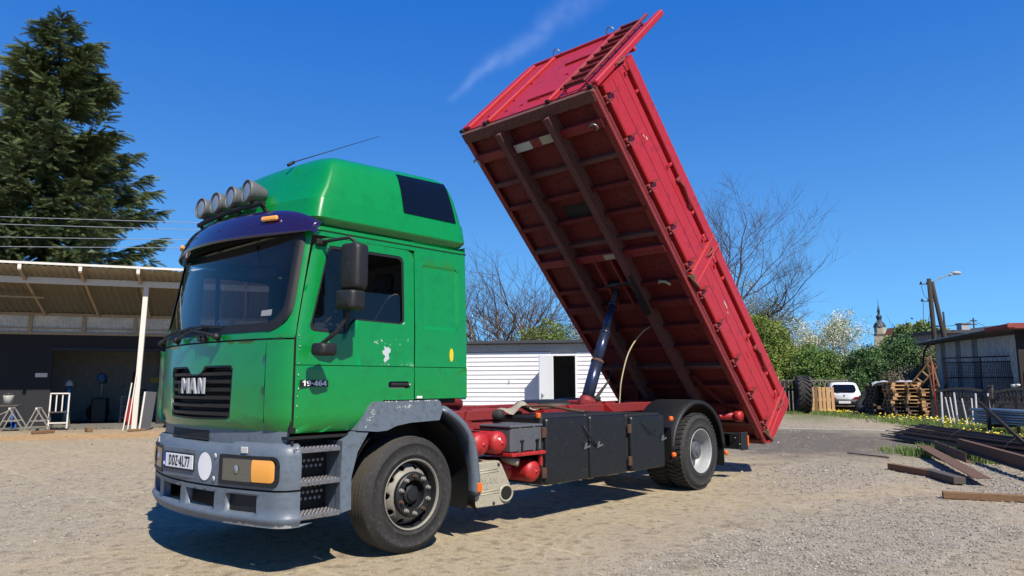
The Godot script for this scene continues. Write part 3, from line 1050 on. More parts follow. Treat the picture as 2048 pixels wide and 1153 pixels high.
	# ---- headlights with indicator
	for sg in [1.0, -1.0]:
		var f := func(p: Vector2, d: float):
			return bump_pt(p.x * sg, p.y, 0.006 + d)
		var ho := rrect(0.56, 0.675, 1.20, 0.905, [0.07, 0.02, 0.02, 0.07], 4)
		var hi := rrect(0.60, 0.705, 1.16, 0.88, [0.045, 0.015, 0.015, 0.045], 4)
		mb = MB.new().smooth()
		mb.ring(ho, hi, V2(0.9, 0.79), 2, func(p): return f.call(p, 0.006))
		edge_ring(mb, ho, f, 0.006, -0.02)
		edge_ring(mb, hi, f, 0.006, -0.03)
		var hb := obj("headlight", mb, M.black_plastic, bp)
		hb.set_meta("label", "headlight surround with lens and amber indicator")
		mb = MB.new().smooth()
		mb.surf(func(u, v): return f.call(V2(lerp(0.60, 0.925, u), lerp(0.705, 0.88, v)), 0.003), 8, 4)
		obj("headlight_lens", mb, M.headlight, hb)
		mb = MB.new().smooth()
		mb.lathe([Vector2(0.035, 0.0), Vector2(0.03, 0.006), Vector2(0.001, 0.007)], Transform3D(Basis(Vector3(0, 0, 1), PI / 2), f.call(V2(0.76, 0.795), 0.004)), 16)
		obj("headlight_bulb", mb, M.lens, hb)
		mb = MB.new().smooth()
		var ai := rrect(0.932, 0.709, 1.158, 0.876, [0.043, 0.01, 0.01, 0.043], 4)
		mb.ring(ai, rrect(1.044, 0.794, 1.046, 0.796, 0.0005), V2(1.045, 0.795), 4, func(p): return f.call(p, 0.006 + 0.008 * (1.0 - pow(abs((p.y - 0.795) / 0.09), 2))))
		obj("indicator", mb, M.amber, hb)
		# little hatch clip above
		mb = MB.new()
		var c0 := bump_pt(0.84 * sg, 0.945, 0.006)
		mb.box(c0, V(0.012, 0.05, 0.075), Basis(Vector3.UP, 0.25 * sg) , 0.004)
		obj("clip", mb, M.scrape, hb)
	# ---- white disc, round plugs
	mb = MB.new().smooth()
	var disc := []
	for r in [0.001, 0.05, 0.1]:
		var ring := []
		for k in 24: ring.append(bump_pt(0.36 + cos(TAU * k / 24) * r, 0.795 + sin(TAU * k / 24) * r * 1.12, 0.009))
		disc.append(ring)
	mb.loft(disc, true)
	obj("white_disc", mb, M.white, bp)
	for q in [[0.5, 0.885], [0.49, 0.705]]:
		mb = MB.new().smooth()
		mb.lathe([Vector2(0.022, 0), Vector2(0.02, 0.005), Vector2(0.001, 0.006)], Transform3D(Basis(Vector3(0, 0, 1), PI / 2), bump_pt(q[0], q[1], 0.006)), 14)
		obj("plug", mb, M.scrape, bp)
	# ---- number plate in its holder (to the far side of the middle)
	var pc := bump_pt(-0.07, 0.80, 0.02)
	var pb := Basis(Vector3.UP, -PI / 2 + 0.06)
	mb = MB.new()
	mb.box(pc + pb * V(0, 0, -0.012), V(0.58, 0.24, 0.014), pb, 0.004)
	var hold := obj("plate_recess", mb, M.grey_paint, bp)
	mb = MB.new()
	mb.box(pc + pb * V(0, 0.01, 0.0), V(0.52, 0.145, 0.016), pb, 0.005)
	obj("plate_holder", mb, M.black_plastic, hold)
	mb = MB.new()
	mb.box(pc + pb * V(0.02, 0.012, 0.008), V(0.48, 0.114, 0.006), pb, 0.002)
	obj("number_plate", mb, M.plate_white, hold)
	mb = MB.new()
	mb.box(pc + pb * V(-0.243, 0.012, 0.008), V(0.046, 0.114, 0.006), pb, 0.002)
	obj("plate_band", mb, M.plate_blue, hold)
	letters("DDZ·4L77", 0.118, 0.002, M.black, hold, Transform3D(pb, pc + pb * V(0.022, 0.012, 0.012)), "plate_lettering", "Droid Sans", 0.72)
	letters("PL", 0.035, 0.002, M.white, hold, Transform3D(pb, pc + pb * V(-0.243, -0.02, 0.012)), "plate_country", "Droid Sans", 0.8)

func build_steps():
	for sg in [1.0, -1.0]:
		# step well: perforated back plates, treads, side cheek
		var well := MB.new()
		well.box(V(-0.92, 0.72, 1.0 * sg), V(0.62, 0.6, 0.02))
		well.box(V(-1.16, 0.72, 1.1 * sg), V(0.02, 0.6, 0.2))
		well.box(V(-0.9, 1.04, 1.08 * sg), V(0.6, 0.02, 0.24))
		var sw := obj("step_well", well, M.black, truck)
		for t in [[0.455, 1.02, 1.235], [0.705, 1.0, 1.225], [0.955, 1.02, 1.22]]:
			var mb := MB.new()
			var zo: float = t[2]
			var zi: float = t[1]
			mb.box(V(-0.955, t[0], (zo + zi) / 2 * sg), V(0.42, 0.012, zo - zi))
			mb.box(V(-0.955, t[0] - 0.014, zo * sg), V(0.42, 0.036, 0.012), Basis.IDENTITY, 0.004)
			for i in 12:
				for j in 4:
					var p := V(-1.14 + i * 0.034, t[0] + 0.006, (zo - 0.03 - j * 0.045) * sg)
					mb.smooth().lathe([Vector2(0.011, 0), Vector2(0.007, 0.008), Vector2(0.001, 0.008)], Transform3D(Basis.IDENTITY, p), 6)
					mb.smooth(false)
			obj("step_tread", mb, M.tread_plate, sw)
		# pale studs of the perforated plates
		for row in [[0.545, 0.0], [0.595, 0.017], [0.645, 0.0], [0.8, 0.0], [0.845, 0.017]]:
			var mb := MB.new().smooth()
			for i in 9:
				mb.lathe([Vector2(0.013, 0), Vector2(0.012, 0.004), Vector2(0.001, 0.005)], Transform3D(Basis(Vector3.RIGHT, PI / 2 * sg), V(-1.13 + row[1] + i * 0.042, row[0], 1.011 * sg)), 8)
			obj("stud_row", mb, M.pale_grey, sw)
		for i in 3:
			var mb2 := MB.new().smooth()
			mb2.lathe([Vector2(0.016, 0), Vector2(0.015, 0.012), Vector2(0.001, 0.014)], Transform3D(Basis(Vector3.RIGHT, PI / 2 * sg), V(-1.12 + 0.006 * i, 0.52 + i * 0.06, 1.07 * sg)), 8)
			obj("side_reflector", mb2, M.orange, sw)
		# grey cheek between steps and wheel: leaning blade
		var ck := MB.new()
		var A := [V2(-0.74, 0.43), V2(-0.635, 0.45), V2(-0.64, 0.70), V2(-0.585, 0.9), V2(-0.48, 1.055), V2(-0.62, 1.068), V2(-0.735, 1.0), V2(-0.745, 0.7)]
		ck.prism(PackedVector2Array(A), 1.17 if sg > 0 else -1.232, 1.232 if sg > 0 else -1.17)
		var cheek := obj("step_cheek", ck, M.grey_paint, truck)
		ck = MB.new()
		ck.box(V(-0.728, 0.72, 1.115 * sg), V(0.016, 0.56, 0.24))
		obj("inner_cheek", ck, M.grey_paint, cheek)
		# upper wheel arch (grey flare on the cab)
		var fl := MB.new()
		var arch := PackedVector2Array([V2(-0.615, 1.075), V2(-0.55, 1.175), V2(-0.49, 1.265), V2(-0.44, 1.305), V2(0.27, 1.31), V2(0.30, 1.29), V2(0.325, 1.215), V2(0.29, 1.125), V2(0.12, 1.12), V2(-0.05, 1.115), V2(-0.2, 1.095), V2(-0.3, 1.06), V2(-0.4, 1.055)])
		fl.prism(arch, 1.13 if sg > 0 else -1.245, 1.245 if sg > 0 else -1.13)
		var flare := obj("wheel_arch_flare", fl, M.grey_paint, truck)
		if sg > 0:
			var rng := RandomNumberGenerator.new()
			rng.seed = 5
			var chip := MB.new()
			for k in 60:
				var cx := 0.0
				var cy := 0.0
				if k < 22:
					cx = -0.1 + rng.randfn(0, 0.07); cy = 1.255 + rng.randfn(0, 0.008)
				elif k < 44:
					var t := rng.randf()
					cx = lerp(-0.53, -0.42, t) + rng.randfn(0, 0.012); cy = lerp(1.1, 1.25, t) + rng.randfn(0, 0.012)
				else:
					cx = rng.randf_range(-0.4, 0.25); cy = 1.303
				var q := PackedVector2Array()
				var rr := 0.002 + rng.randf() * 0.006
				for i in 6: q.append(V2(cx + cos(i * TAU / 6) * rr * (0.6 + rng.randf() * 1.4), min(cy + sin(i * TAU / 6) * rr, 1.308)))
				chip.prism(q, 1.24, 1.2465)
			obj("chipped_paint", chip, M.scrape, flare).set_meta("kind", "stuff")
		# inner wheel housing and rear quarter guard
		var hs := MB.new().smooth()
		hs.surf(func(u, v):
			var a: float = lerp(PI * 1.02, -0.32, u)
			return V(cos(a) * 0.68 + 0.02, 0.5 + sin(a) * 0.68, lerp(0.72, 1.2, v) * sg), 32, 2)
		var hw := obj("wheel_housing", hs, M.black, truck)
		hs = MB.new()
		hs.box(V(0.05, 0.9, 0.7 * sg), V(1.3, 0.6, 0.03))
		obj("inner_wing", hs, M.black, hw)
		var qg := MB.new().smooth()
		var ri := []
		for i in 15:
			var t := i / 14.0
			var c := V2(0.355, 1.225).lerp(V2(0.79, 0.5), t) + V2(0.12, 0.1) * sin(t * PI)
			if t > 0.75: c = c.lerp(V2(0.8, 0.5 - (t - 0.75) * 0.6), 0.7)
			var nrm := V2(0.83, 0.55).lerp(V2(1, 0.02), t).normalized()
			var w := 0.075
			ri.append([V(c.x - nrm.x * w * 0.3, c.y - nrm.y * w * 0.3, 1.235 * sg), V(c.x + nrm.x * w * 0.5, c.y + nrm.y * w * 0.5, 1.225 * sg), V(c.x + nrm.x * w * 0.7, c.y + nrm.y * w * 0.7, 1.17 * sg), V(c.x + nrm.x * w * 0.7, c.y + nrm.y * w * 0.7, 0.75 * sg), V(c.x, c.y, 0.75 * sg), V(c.x - nrm.x * w * 0.3, c.y - nrm.y * w * 0.3, 1.15 * sg)])
		qg.loft(ri, true, true)
		var quart := obj("rear_wheel_guard", qg, M.grey_paint, truck)
		var fm := MB.new().smooth()
		var rows := []
		var edge := [0.19, 0.26, 0.3, 0.24, 0.28, 0.33, 0.27, 0.31, 0.36]
		for j in 6:
			var r := []
			for i in 9:
				var b: float = edge[8 - i]
				r.append(V(0.79 + 0.05 * sin(j * 0.8 + i * 0.4) * j / 6.0, lerp(0.5, b, j / 5.0), lerp(0.76, 1.215, i / 8.0) * sg))
			rows.append(r)
		fm.loft(rows, false)
		obj("torn_mudflap", fm, M.black_plastic, quart)
		fm = MB.new()
		fm.box(V(0.81, 0.47, 1.235 * sg), V(0.06, 0.09, 0.03), Basis.IDENTITY, 0.01)
		obj("side_marker", fm, M.orange, quart)

func build_roof():
	# high roof: lofted outlines, each [y, nose x, nose bow, corner x, half width, rear x]
	var lev := [
		[2.735, -1.10, 0.13, -0.98, 1.150, 0.60], [2.80, -1.215, 0.13, -1.055, 1.215, 0.655], [2.815, -1.225, 0.13, -1.06, 1.222, 0.66], [2.90, -1.205, 0.13, -1.05, 1.21, 0.655],
		[2.985, -1.185, 0.13, -1.03, 1.195, 0.65], [2.992, -1.172, 0.13, -1.02, 1.184, 0.642], [3.10, -1.10, 0.13, -0.97, 1.155, 0.625], [3.22, -1.03, 0.13, -0.92, 1.115, 0.605],
		[3.32, -0.975, 0.13, -0.88, 1.07, 0.575], [3.38, -0.925, 0.12, -0.83, 1.025, 0.545], [3.42, -0.86, 0.11, -0.76, 0.955, 0.49], [3.44, -0.74, 0.1, -0.62, 0.84, 0.40], [3.45, -0.5, 0.06, -0.4, 0.6, 0.25], [3.452, -0.1, 0.0, -0.1, 0.05, 0.0]]
	var rings := []
	for L in lev:
		var half := []
		var zc: float = L[4] - 0.2 * min(1.0, L[4] / 0.6)
		for i in 9:
			var z: float = zc * i / 8.0
			half.append(Vector2(L[1] + L[2] * z * z, z))
		var e: Vector2 = half[-1]
		for i in range(1, 7):
			var t := i / 6.0
			half.append(e * (1 - t) * (1 - t) + Vector2(e.x + 0.04, L[4]) * 2 * t * (1 - t) + Vector2(max(L[3] + 0.09, e.x + 0.05), L[4]) * t * t)
		var fx: float = half[-1].x
		for i in range(1, 11): half.append(Vector2(lerp(fx, L[5] - 0.1, i / 10.0), L[4]))
		for i in range(1, 6):
			var a := i / 5.0 * PI / 2
			half.append(Vector2(L[5] - 0.1 + 0.1 * sin(a), max(0.0, L[4] - 0.1 + 0.1 * cos(a))))
		var ring := []
		for p in half: ring.append(V(p.x, L[0] + 0.06 * clamp((L[0] - 3.0) / 0.4, 0, 1) * clamp((p.x + 1.0) / 1.6, 0, 1), p.y))
		for i in range(half.size() - 1, 0, -1):
			var p: Vector2 = half[i]
			ring.append(V(p.x, L[0] + 0.06 * clamp((L[0] - 3.0) / 0.4, 0, 1) * clamp((p.x + 1.0) / 1.6, 0, 1), -p.y))
		rings.append(ring)
	var mb := MB.new().smooth()
	mb.loft(rings.slice(0, 3), true)
	var mbs := MB.new().smooth()
	mbs.loft(rings.slice(2, 5), true)
	var mbt := MB.new().smooth()
	mbt.loft(rings.slice(5), true)
	mbt.smooth(false)
	mbt.loft(rings.slice(4, 6), true)
	var rf := obj("roof_fairing", mbt, M.green, truck)
	obj("fairing_skirt", mbs, M.green, rf)
	obj("fairing_lip", mb, M.green, rf)
	# dark side panels
	for sg in [1.0, -1.0]:
		mb = MB.new().smooth()
		mb.surf(func(u, v):
			var x: float = lerp(-0.115 + 0.012 * v, 0.525 - 0.035 * v, u)
			var yl: float = lerp(3.0, 3.365, v)      # level of the shell, before the roof's rise to the rear
			var hw: float = 1.0
			for k in range(5, lev.size() - 1):
				if yl >= lev[k][0]: hw = lerp(float(lev[k][4]), float(lev[k + 1][4]), clamp((yl - lev[k][0]) / (lev[k + 1][0] - lev[k][0]), 0, 1))
			var y: float = yl + 0.06 * clamp((yl - 3.0) / 0.4, 0, 1) * clamp((x + 1.0) / 1.6, 0, 1)
			return V(x, y, (hw + 0.006) * sg), 8, 14)
		obj("dark_side_panel", mb, M.dark_glass, rf)
	# antenna
	mb = MB.new().smooth()
	var a0 := V(-0.93, 3.40, 0.6)
	mb.tube([a0 + V(-0.03, -0.02, 0), a0 + V(0.03, 0.025, 0)], 0.014, 8)
	mb.tube([a0 + V(0.02, 0.02, 0), a0 + V(0.95, 0.50, 0.0)], [0.005, 0.0022], 5)
	obj("antenna", mb, M.black, truck)
	# ---- sun visor
	mb = MB.new().smooth()
	var vis := func(z: float, t: float, d: float):
		# t: 0 at the upper edge, 1 at the lip
		var q: float = z * z
		var fade: float = pow(abs(z) / 1.24, 6)
		var xt := -1.255 + 0.15 * q
		var xl := -1.45 + 0.235 * q - 0.01 * fade
		var x: float = lerp(xt, xl, pow(t, 0.62))
		var y: float = lerp(2.925 - 0.13 * fade - 0.02 * q, 2.655 + 0.02 * fade, pow(t, 1.15))
		return V(x + d, y, z)
	mb.surf(func(u, v): return vis.call(lerp(-1.24, 1.24, u), v, 0.0), 40, 8)
	mb.surf(func(u, v): return vis.call(lerp(1.24, -1.24, u), v, 0.012), 40, 8)
	mb.surf(func(u, v): return vis.call(lerp(-1.24, 1.24, u), 1.0, 0.012 * v), 40, 1)
	var vz := obj("sun_visor", mb, M.visor, truck)
	# wrap-round cheeks of the visor at both ends
	for sg in [1.0, -1.0]:
		mb = MB.new().smooth()
		mb.surf(func(u, v):
			var p: Vector3 = vis.call(1.24 * sg, v, 0.0)
			return p + V(0.05 * u, (0.01 - 0.03 * v) * u, 0.012 * sg * sin(u * 2.0)), 4, 8)
		obj("visor_end", mb, M.visor, vz)
	for z in [-0.95, 0.86]:
		mb = MB.new()
		var p: Vector3 = vis.call(z, 0.42, -0.026)
		mb.box(p, V(0.03, 0.04, 0.17), Basis(Vector3.UP, 0.34 * sign(z)), 0.01)
		obj("marker_lamp", mb, M.amber, vz)
	mb = MB.new().smooth()
	for z in [-1.05, -0.6, -0.2, 0.25, 0.65, 1.15]: mb.ball(vis.call(z, 0.6, -0.002), V(0.008, 0.008, 0.008), 8)
	obj("visor_bolt", mb, M.dark_metal, vz).set_meta("kind", "stuff")
	# ---- lamp bar with four round spotlights
	mb = MB.new()
	mb.tube([V(-1.19, 2.99, -0.64), V(-1.23, 2.99, -0.3), V(-1.24, 2.99, 0), V(-1.23, 2.99, 0.3), V(-1.19, 2.99, 0.64)], 0.022, 8)
	for z in [-0.6, -0.2, 0.2, 0.6]: mb.bar(V(-1.2, 2.99, z), V(-1.12, 2.9, z), 0.04, 0.02)
	obj("lamp_bar", mb, M.black, truck)
	for z in [-0.46, -0.15, 0.15, 0.46]:
		var xf := Transform3D(Basis(Vector3.UP, -0.1 * z) * Basis(Vector3(0, 0, 1), PI / 2 - 0.05), V(-1.21, 3.115, z))
		mb = MB.new().smooth()
		mb.lathe([Vector2(0.001, -0.13), Vector2(0.04, -0.128), Vector2(0.055, -0.11), Vector2(0.09, -0.01), Vector2(0.1, 0.03), Vector2(0.1, 0.055), Vector2(0.093, 0.06), Vector2(0.09, 0.045)], xf, 28)
		var lp := obj("roof_spotlight", mb, M.lamp_grey, truck)
		mb = MB.new().smooth()
		mb.lathe([Vector2(0.092, 0.042), Vector2(0.07, 0.052), Vector2(0.04, 0.058), Vector2(0.001, 0.06)], xf, 28)
		obj("lens", mb, M.lens, lp)
		mb = MB.new()
		mb.bar(V(-1.2, 2.99, z), V(-1.19, 3.04, z), 0.09, 0.03)
		obj("bracket", mb, M.black, lp)

func build_mirrors():
	for sg in [1.0, -1.0]:
		# tubular arm: from above the door, down past both mirrors to a foot on the door
		var mb := MB.new().smooth()
		mb.tube([V(-0.97, 2.60, 1.2 * sg), V(-0.93, 2.61, 1.32 * sg), V(-0.86, 2.625, 1.44 * sg), V(-0.835, 2.60, 1.47 * sg), V(-0.835, 2.50, 1.475 * sg)], 0.015, 8)
		var lo := MB.new().smooth()
		lo.tube([V(-0.86, 2.08, 1.46 * sg), V(-0.865, 1.99, 1.455 * sg), V(-0.93, 1.86, 1.40 * sg), V(-1.0, 1.77, 1.31 * sg), V(-1.03, 1.72, 1.23 * sg)], 0.017, 8)
		mb.smooth(false)
		mb.box(V(-0.97, 2.60, 1.21 * sg), V(0.1, 0.05, 0.04), Basis.IDENTITY, 0.01)
		var arm := obj("mirror_arm", mb, M.black_plastic, truck)
		obj("lower_stay", lo, M.black_plastic, arm)
		for q in [[V(-0.835, 2.385, 1.47), V(0.13, 0.385, 0.195), 0.05, "main_mirror"], [V(-0.86, 2.115, 1.465), V(0.15, 0.155, 0.2), 0.03, "wide_angle_mirror"], [V(-1.055, 1.72, 1.42), V(0.14, 0.1, 0.15), 0.035, "kerb_mirror"]]:
			var c: Vector3 = q[0]
			var s: Vector3 = q[1]
			mb = MB.new().smooth()
			var bs := Basis(Vector3.UP, (0.3 if q[3] != "kerb_mirror" else 0.2) * sg)
			var rings := []
			for t in [[-0.5, 0.72], [-0.42, 0.9], [-0.2, 0.98], [0.3, 1.0], [0.46, 1.0], [0.5, 0.96]]:
				var ring := []
				for p in rrect(-s.z / 2 * t[1], -s.y / 2 * (0.5 + t[1] / 2), s.z / 2 * t[1], s.y / 2 * (0.5 + t[1] / 2), q[2] * t[1], 4):
					ring.append(V(c.x, c.y, c.z * sg) + bs * V(s.x * t[0], p.y, p.x))
				rings.append(ring)
			mb.loft(rings, true, true)
			var mr := obj(q[3], mb, M.black_plastic, arm)

func axle_xf(x: float, y: float, z: float, sg: float) -> Transform3D:
	return Transform3D(Basis(Vector3.RIGHT, PI / 2 * sg), V(x, y, z * sg))
func tyre_profile(R: float, w: float, grooves: Array) -> Array:
	var p := [Vector2(0.292, -0.012), Vector2(0.305, 0.0), Vector2(0.33, 0.006), Vector2(0.332, 0.009), Vector2(0.345, 0.009), Vector2(0.347, 0.006), Vector2(R - 0.11, 0.014), Vector2(R - 0.07, 0.01), Vector2(R - 0.068, 0.013), Vector2(R - 0.055, 0.011), Vector2(R - 0.04, -0.002), Vector2(R - 0.016, -0.022), Vector2(R - 0.003, -0.036)]
	for g in grooves:
		p += [Vector2(R, g + 0.006), Vector2(R - 0.012, g + 0.004), Vector2(R - 0.012, g - 0.004), Vector2(R, g - 0.006)]
	p += [Vector2(R - 0.003, -w + 0.036), Vector2(R - 0.04, -w + 0.002), Vector2(R - 0.1, -w - 0.012), Vector2(0.305, -w), Vector2(0.285, -w + 0.02)]
	return p
func wheel_letters(parent: Node, xf: Transform3D):
	pass

func build_wheels():
	for sg in [1.0, -1.0]:
		# ------------------------------------------------ front wheel
		var xf := axle_xf(0, 0.497, 1.222, sg)
		var mb := MB.new().smooth()
		mb.lathe([Vector2(0.300, 0.0), Vector2(0.304, 0.008), Vector2(0.297, 0.012), Vector2(0.288, 0.002), Vector2(0.285, -0.01)], xf, 56)
		var rim := obj("front_wheel", mb, M.dusty_steel, truck)
		mb = MB.new().smooth()
		mb.lathe(tyre_profile(0.497, 0.29, [-0.075, -0.12, -0.165, -0.21]).slice(0, 13), xf, 72)
		mb.lathe(tyre_profile(0.497, 0.29, []).slice(13), xf, 72)
		obj("tyre", mb, M.rubber, rim)
		mb = MB.new()
		var tp := tyre_profile(0.497, 0.29, [-0.075, -0.12, -0.165, -0.21])
		mb.lathe(tp.slice(12, tp.size() - 3), xf, 72)
		obj("tyre_tread", mb, M.tread, rim)
		mb = MB.new().smooth()
		mb.lathe([Vector2(0.285, -0.01), Vector2(0.283, -0.02), Vector2(0.272, -0.04), Vector2(0.268, -0.14), Vector2(0.262, -0.2)], xf, 56)
		obj("rim_barrel", mb, M.dark_metal, rim)
		# pressed disc with ten hand holes
		mb = MB.new().smooth()
		for k in 10:
			var a0 := TAU * k / 10
			var sec := PackedVector2Array([V2(a0 - PI / 10, 0.185), V2(a0, 0.185), V2(a0 + PI / 10, 0.185), V2(a0 + PI / 10, 0.225), V2(a0 + PI / 10, 0.262), V2(a0, 0.262), V2(a0 - PI / 10, 0.262), V2(a0 - PI / 10, 0.225)])
			var hole := PackedVector2Array()
			for i in 16: hole.append(V2(a0 + cos(TAU * i / 16) * 0.125, 0.234 + sin(TAU * i / 16) * 0.023))
			var pol := func(p: Vector2, d: float): return xf * V(cos(p.x) * p.y, -0.012 - 0.09 * pow(clamp((p.y - 0.185) / 0.08, 0, 1), 1.5) + d, sin(p.x) * p.y)
			mb.ring(sec, hole, V2(a0, 0.236), 2, func(p): return pol.call(p, 0.0))
			edge_ring(mb, hole, pol, 0.0, -0.02)
		obj("wheel_disc", mb, M.dusty_steel, rim)
		mb = MB.new().smooth(false)
		mb.lathe([Vector2(0.19, -0.015), Vector2(0.195, 0.0), Vector2(0.19, 0.022), Vector2(0.18, 0.03), Vector2(0.128, 0.03), Vector2(0.122, 0.024), Vector2(0.118, -0.03), Vector2(0.11, -0.05)], xf, 40)
		obj("wheel_flange", mb, M.dark_metal, rim)
		mb = MB.new().smooth(false)
		mb.lathe([Vector2(0.2, -0.1), Vector2(0.1, -0.07), Vector2(0.085, -0.045), Vector2(0.08, -0.01), Vector2(0.06, 0.0), Vector2(0.055, 0.012), Vector2(0.02, 0.016), Vector2(0.001, 0.016)], xf, 28)
		for k in 10:
			var a := TAU * k / 10
			mb.lathe([Vector2(0.008, -0.05), Vector2(0.008, -0.025), Vector2(0.001, -0.025)], xf * Transform3D(Basis.IDENTITY, V(cos(a) * 0.096, 0, sin(a) * 0.096)), 6)
		var hub := obj("hub", mb, M.dark_metal, rim)
		mb = MB.new()
		mb.lathe([Vector2(0.28, -0.21), Vector2(0.1, -0.21)], xf, 24)
		obj("brake_drum", mb, M.black, rim)
		var nut := MB.new()
		nut.lathe([Vector2(0.021, 0.028), Vector2(0.021, 0.034), Vector2(0.0165, 0.036), Vector2(0.0165, 0.056), Vector2(0.010, 0.06), Vector2(0.010, 0.068), Vector2(0.001, 0.068)], Transform3D.IDENTITY, 6)
		var nm := nut.mesh()
		for k in 10:
			var a := TAU * (k + 0.5) / 10
			inst("wheel_nut", nm, M.rod_rust if k % 3 == 1 else M.dusty_steel, rim, xf * Transform3D(Basis.IDENTITY, V(cos(a) * 0.156, 0, sin(a) * 0.156)))
		# ------------------------------------------------ rear wheel, a twin: deep dish outside, second tyre inside
		var rx := axle_xf(5.105, 0.515, 1.225, sg)
		mb = MB.new().smooth()
		mb.lathe([Vector2(0.300, 0.0), Vector2(0.304, 0.008), Vector2(0.297, 0.012), Vector2(0.288, 0.002), Vector2(0.283, -0.02), Vector2(0.268, -0.05), Vector2(0.258, -0.1), Vector2(0.248, -0.16), Vector2(0.225, -0.18), Vector2(0.16, -0.185), Vector2(0.1, -0.185)], rx, 56)
		var rw := obj("rear_wheel", mb, M.rim_silver, truck)
		for off in [0.0, 0.33]:
			var ox := rx * Transform3D(Basis.IDENTITY, V(0, -off, 0))
			mb = MB.new().smooth()
			mb.lathe(tyre_profile(0.512, 0.29, []), ox, 64)
			obj("tyre", mb, M.rubber, rw)
			mb = MB.new()
			for k in 46:
				for side in 2:
					var a := TAU * (k + 0.5 * side) / 46
					var bs := Basis(V(0, 1, 0), -a)
					var bb := ox.basis * bs
					mb.box(ox * V(cos(a) * 0.509, -0.075 - 0.14 * side, sin(a) * 0.509), V(0.022, 0.118, 0.046), bb * Basis(V(1, 0, 0), 0.22 * (1 - 2 * side)), 0.004)
			for k in 46:
				var a := TAU * (k + 0.25) / 46
				mb.box(ox * V(cos(a) * 0.509, -0.145, sin(a) * 0.509), V(0.018, 0.04, 0.05), ox.basis * Basis(V(0, 1, 0), -a))
			obj("tyre_lugs", mb, M.rubber, rw).set_meta("kind", "stuff")
		mb = MB.new().smooth(false)
		mb.lathe([Vector2(0.15, -0.19), Vector2(0.148, -0.15), Vector2(0.13, -0.14), Vector2(0.118, -0.07), Vector2(0.112, -0.055), Vector2(0.06, -0.05), Vector2(0.055, -0.04), Vector2(0.02, -0.035), Vector2(0.001, -0.035)], rx, 32)
		for k in 12:
			var a := TAU * k / 12
			mb.lathe([Vector2(0.007, -0.06), Vector2(0.007, -0.046), Vector2(0.001, -0.046)], rx * Transform3D(Basis.IDENTITY, V(cos(a) * 0.092, 0, sin(a) * 0.092)), 6)
		obj("hub", mb, M.battery_box, rw)
		for k in 10:
			var a := TAU * (k + 0.5) / 10
			inst("wheel_nut", nm, M.dusty_steel, rw, rx * Transform3D(Basis.IDENTITY, V(cos(a) * 0.168, -0.215, sin(a) * 0.168)))
		# ------------------------------------------------ rear mudguard
		mb = MB.new().smooth()
		var rings := []
		for i in 25:
			var t := i / 24.0
			var a: float = lerp(PI * 0.985, 0.02, t)
			var R := 0.66
			var c := V(5.08 + cos(a) * (R + 0.06), 0.52 + sin(a) * (R + 0.02), 0)
			var n := V(cos(a), sin(a), 0)
			var ring := []
			for q in [[-0.045, 1.20], [-0.04, 1.235], [0.0, 1.245], [0.012, 1.225], [0.02, 1.15], [0.02, 0.62], [0.004, 0.62], [0.004, 1.14], [-0.01, 1.19]]:
				ring.append(c + n * float(q[0]) + V(0, 0, q[1] * sg))
			rings.append(ring)
		mb.loft(rings, true, true)
		var mg := obj("rear_mudguard", mb, M.black_plastic, truck)
		mb = MB.new()
		mb.box(V(4.34, 0.66, 0.93 * sg), V(0.015, 0.42, 0.6))
		mb.box(V(5.78, 0.4, 0.93 * sg), V(0.012, 0.28, 0.6))
		obj("mudguard_flap", mb, M.black_plastic, mg)
		mb = MB.new()
		for q in [V(4.27, 0.99, 1.27), V(4.35, 0.52, 1.25), V(5.83, 0.44, 1.24)]:
			mb.box(V(q.x, q.y, q.z * sg), V(0.07, 0.06, 0.05), Basis.IDENTITY, 0.015)
		obj("side_marker", mb, M.orange, mg)
	var ax := MB.new().smooth()
	ax.tube([V(0, 0.47, -1.05), V(0, 0.47, 1.05)], 0.07, 10)
	ax.tube([V(5.105, 0.515, -0.9), V(5.105, 0.515, 0.9)], 0.11, 12)
	ax.ball(V(5.105, 0.515, 0), V(0.25, 0.24, 0.2), 12)
	obj("axle", ax, M.dark_metal, truck)

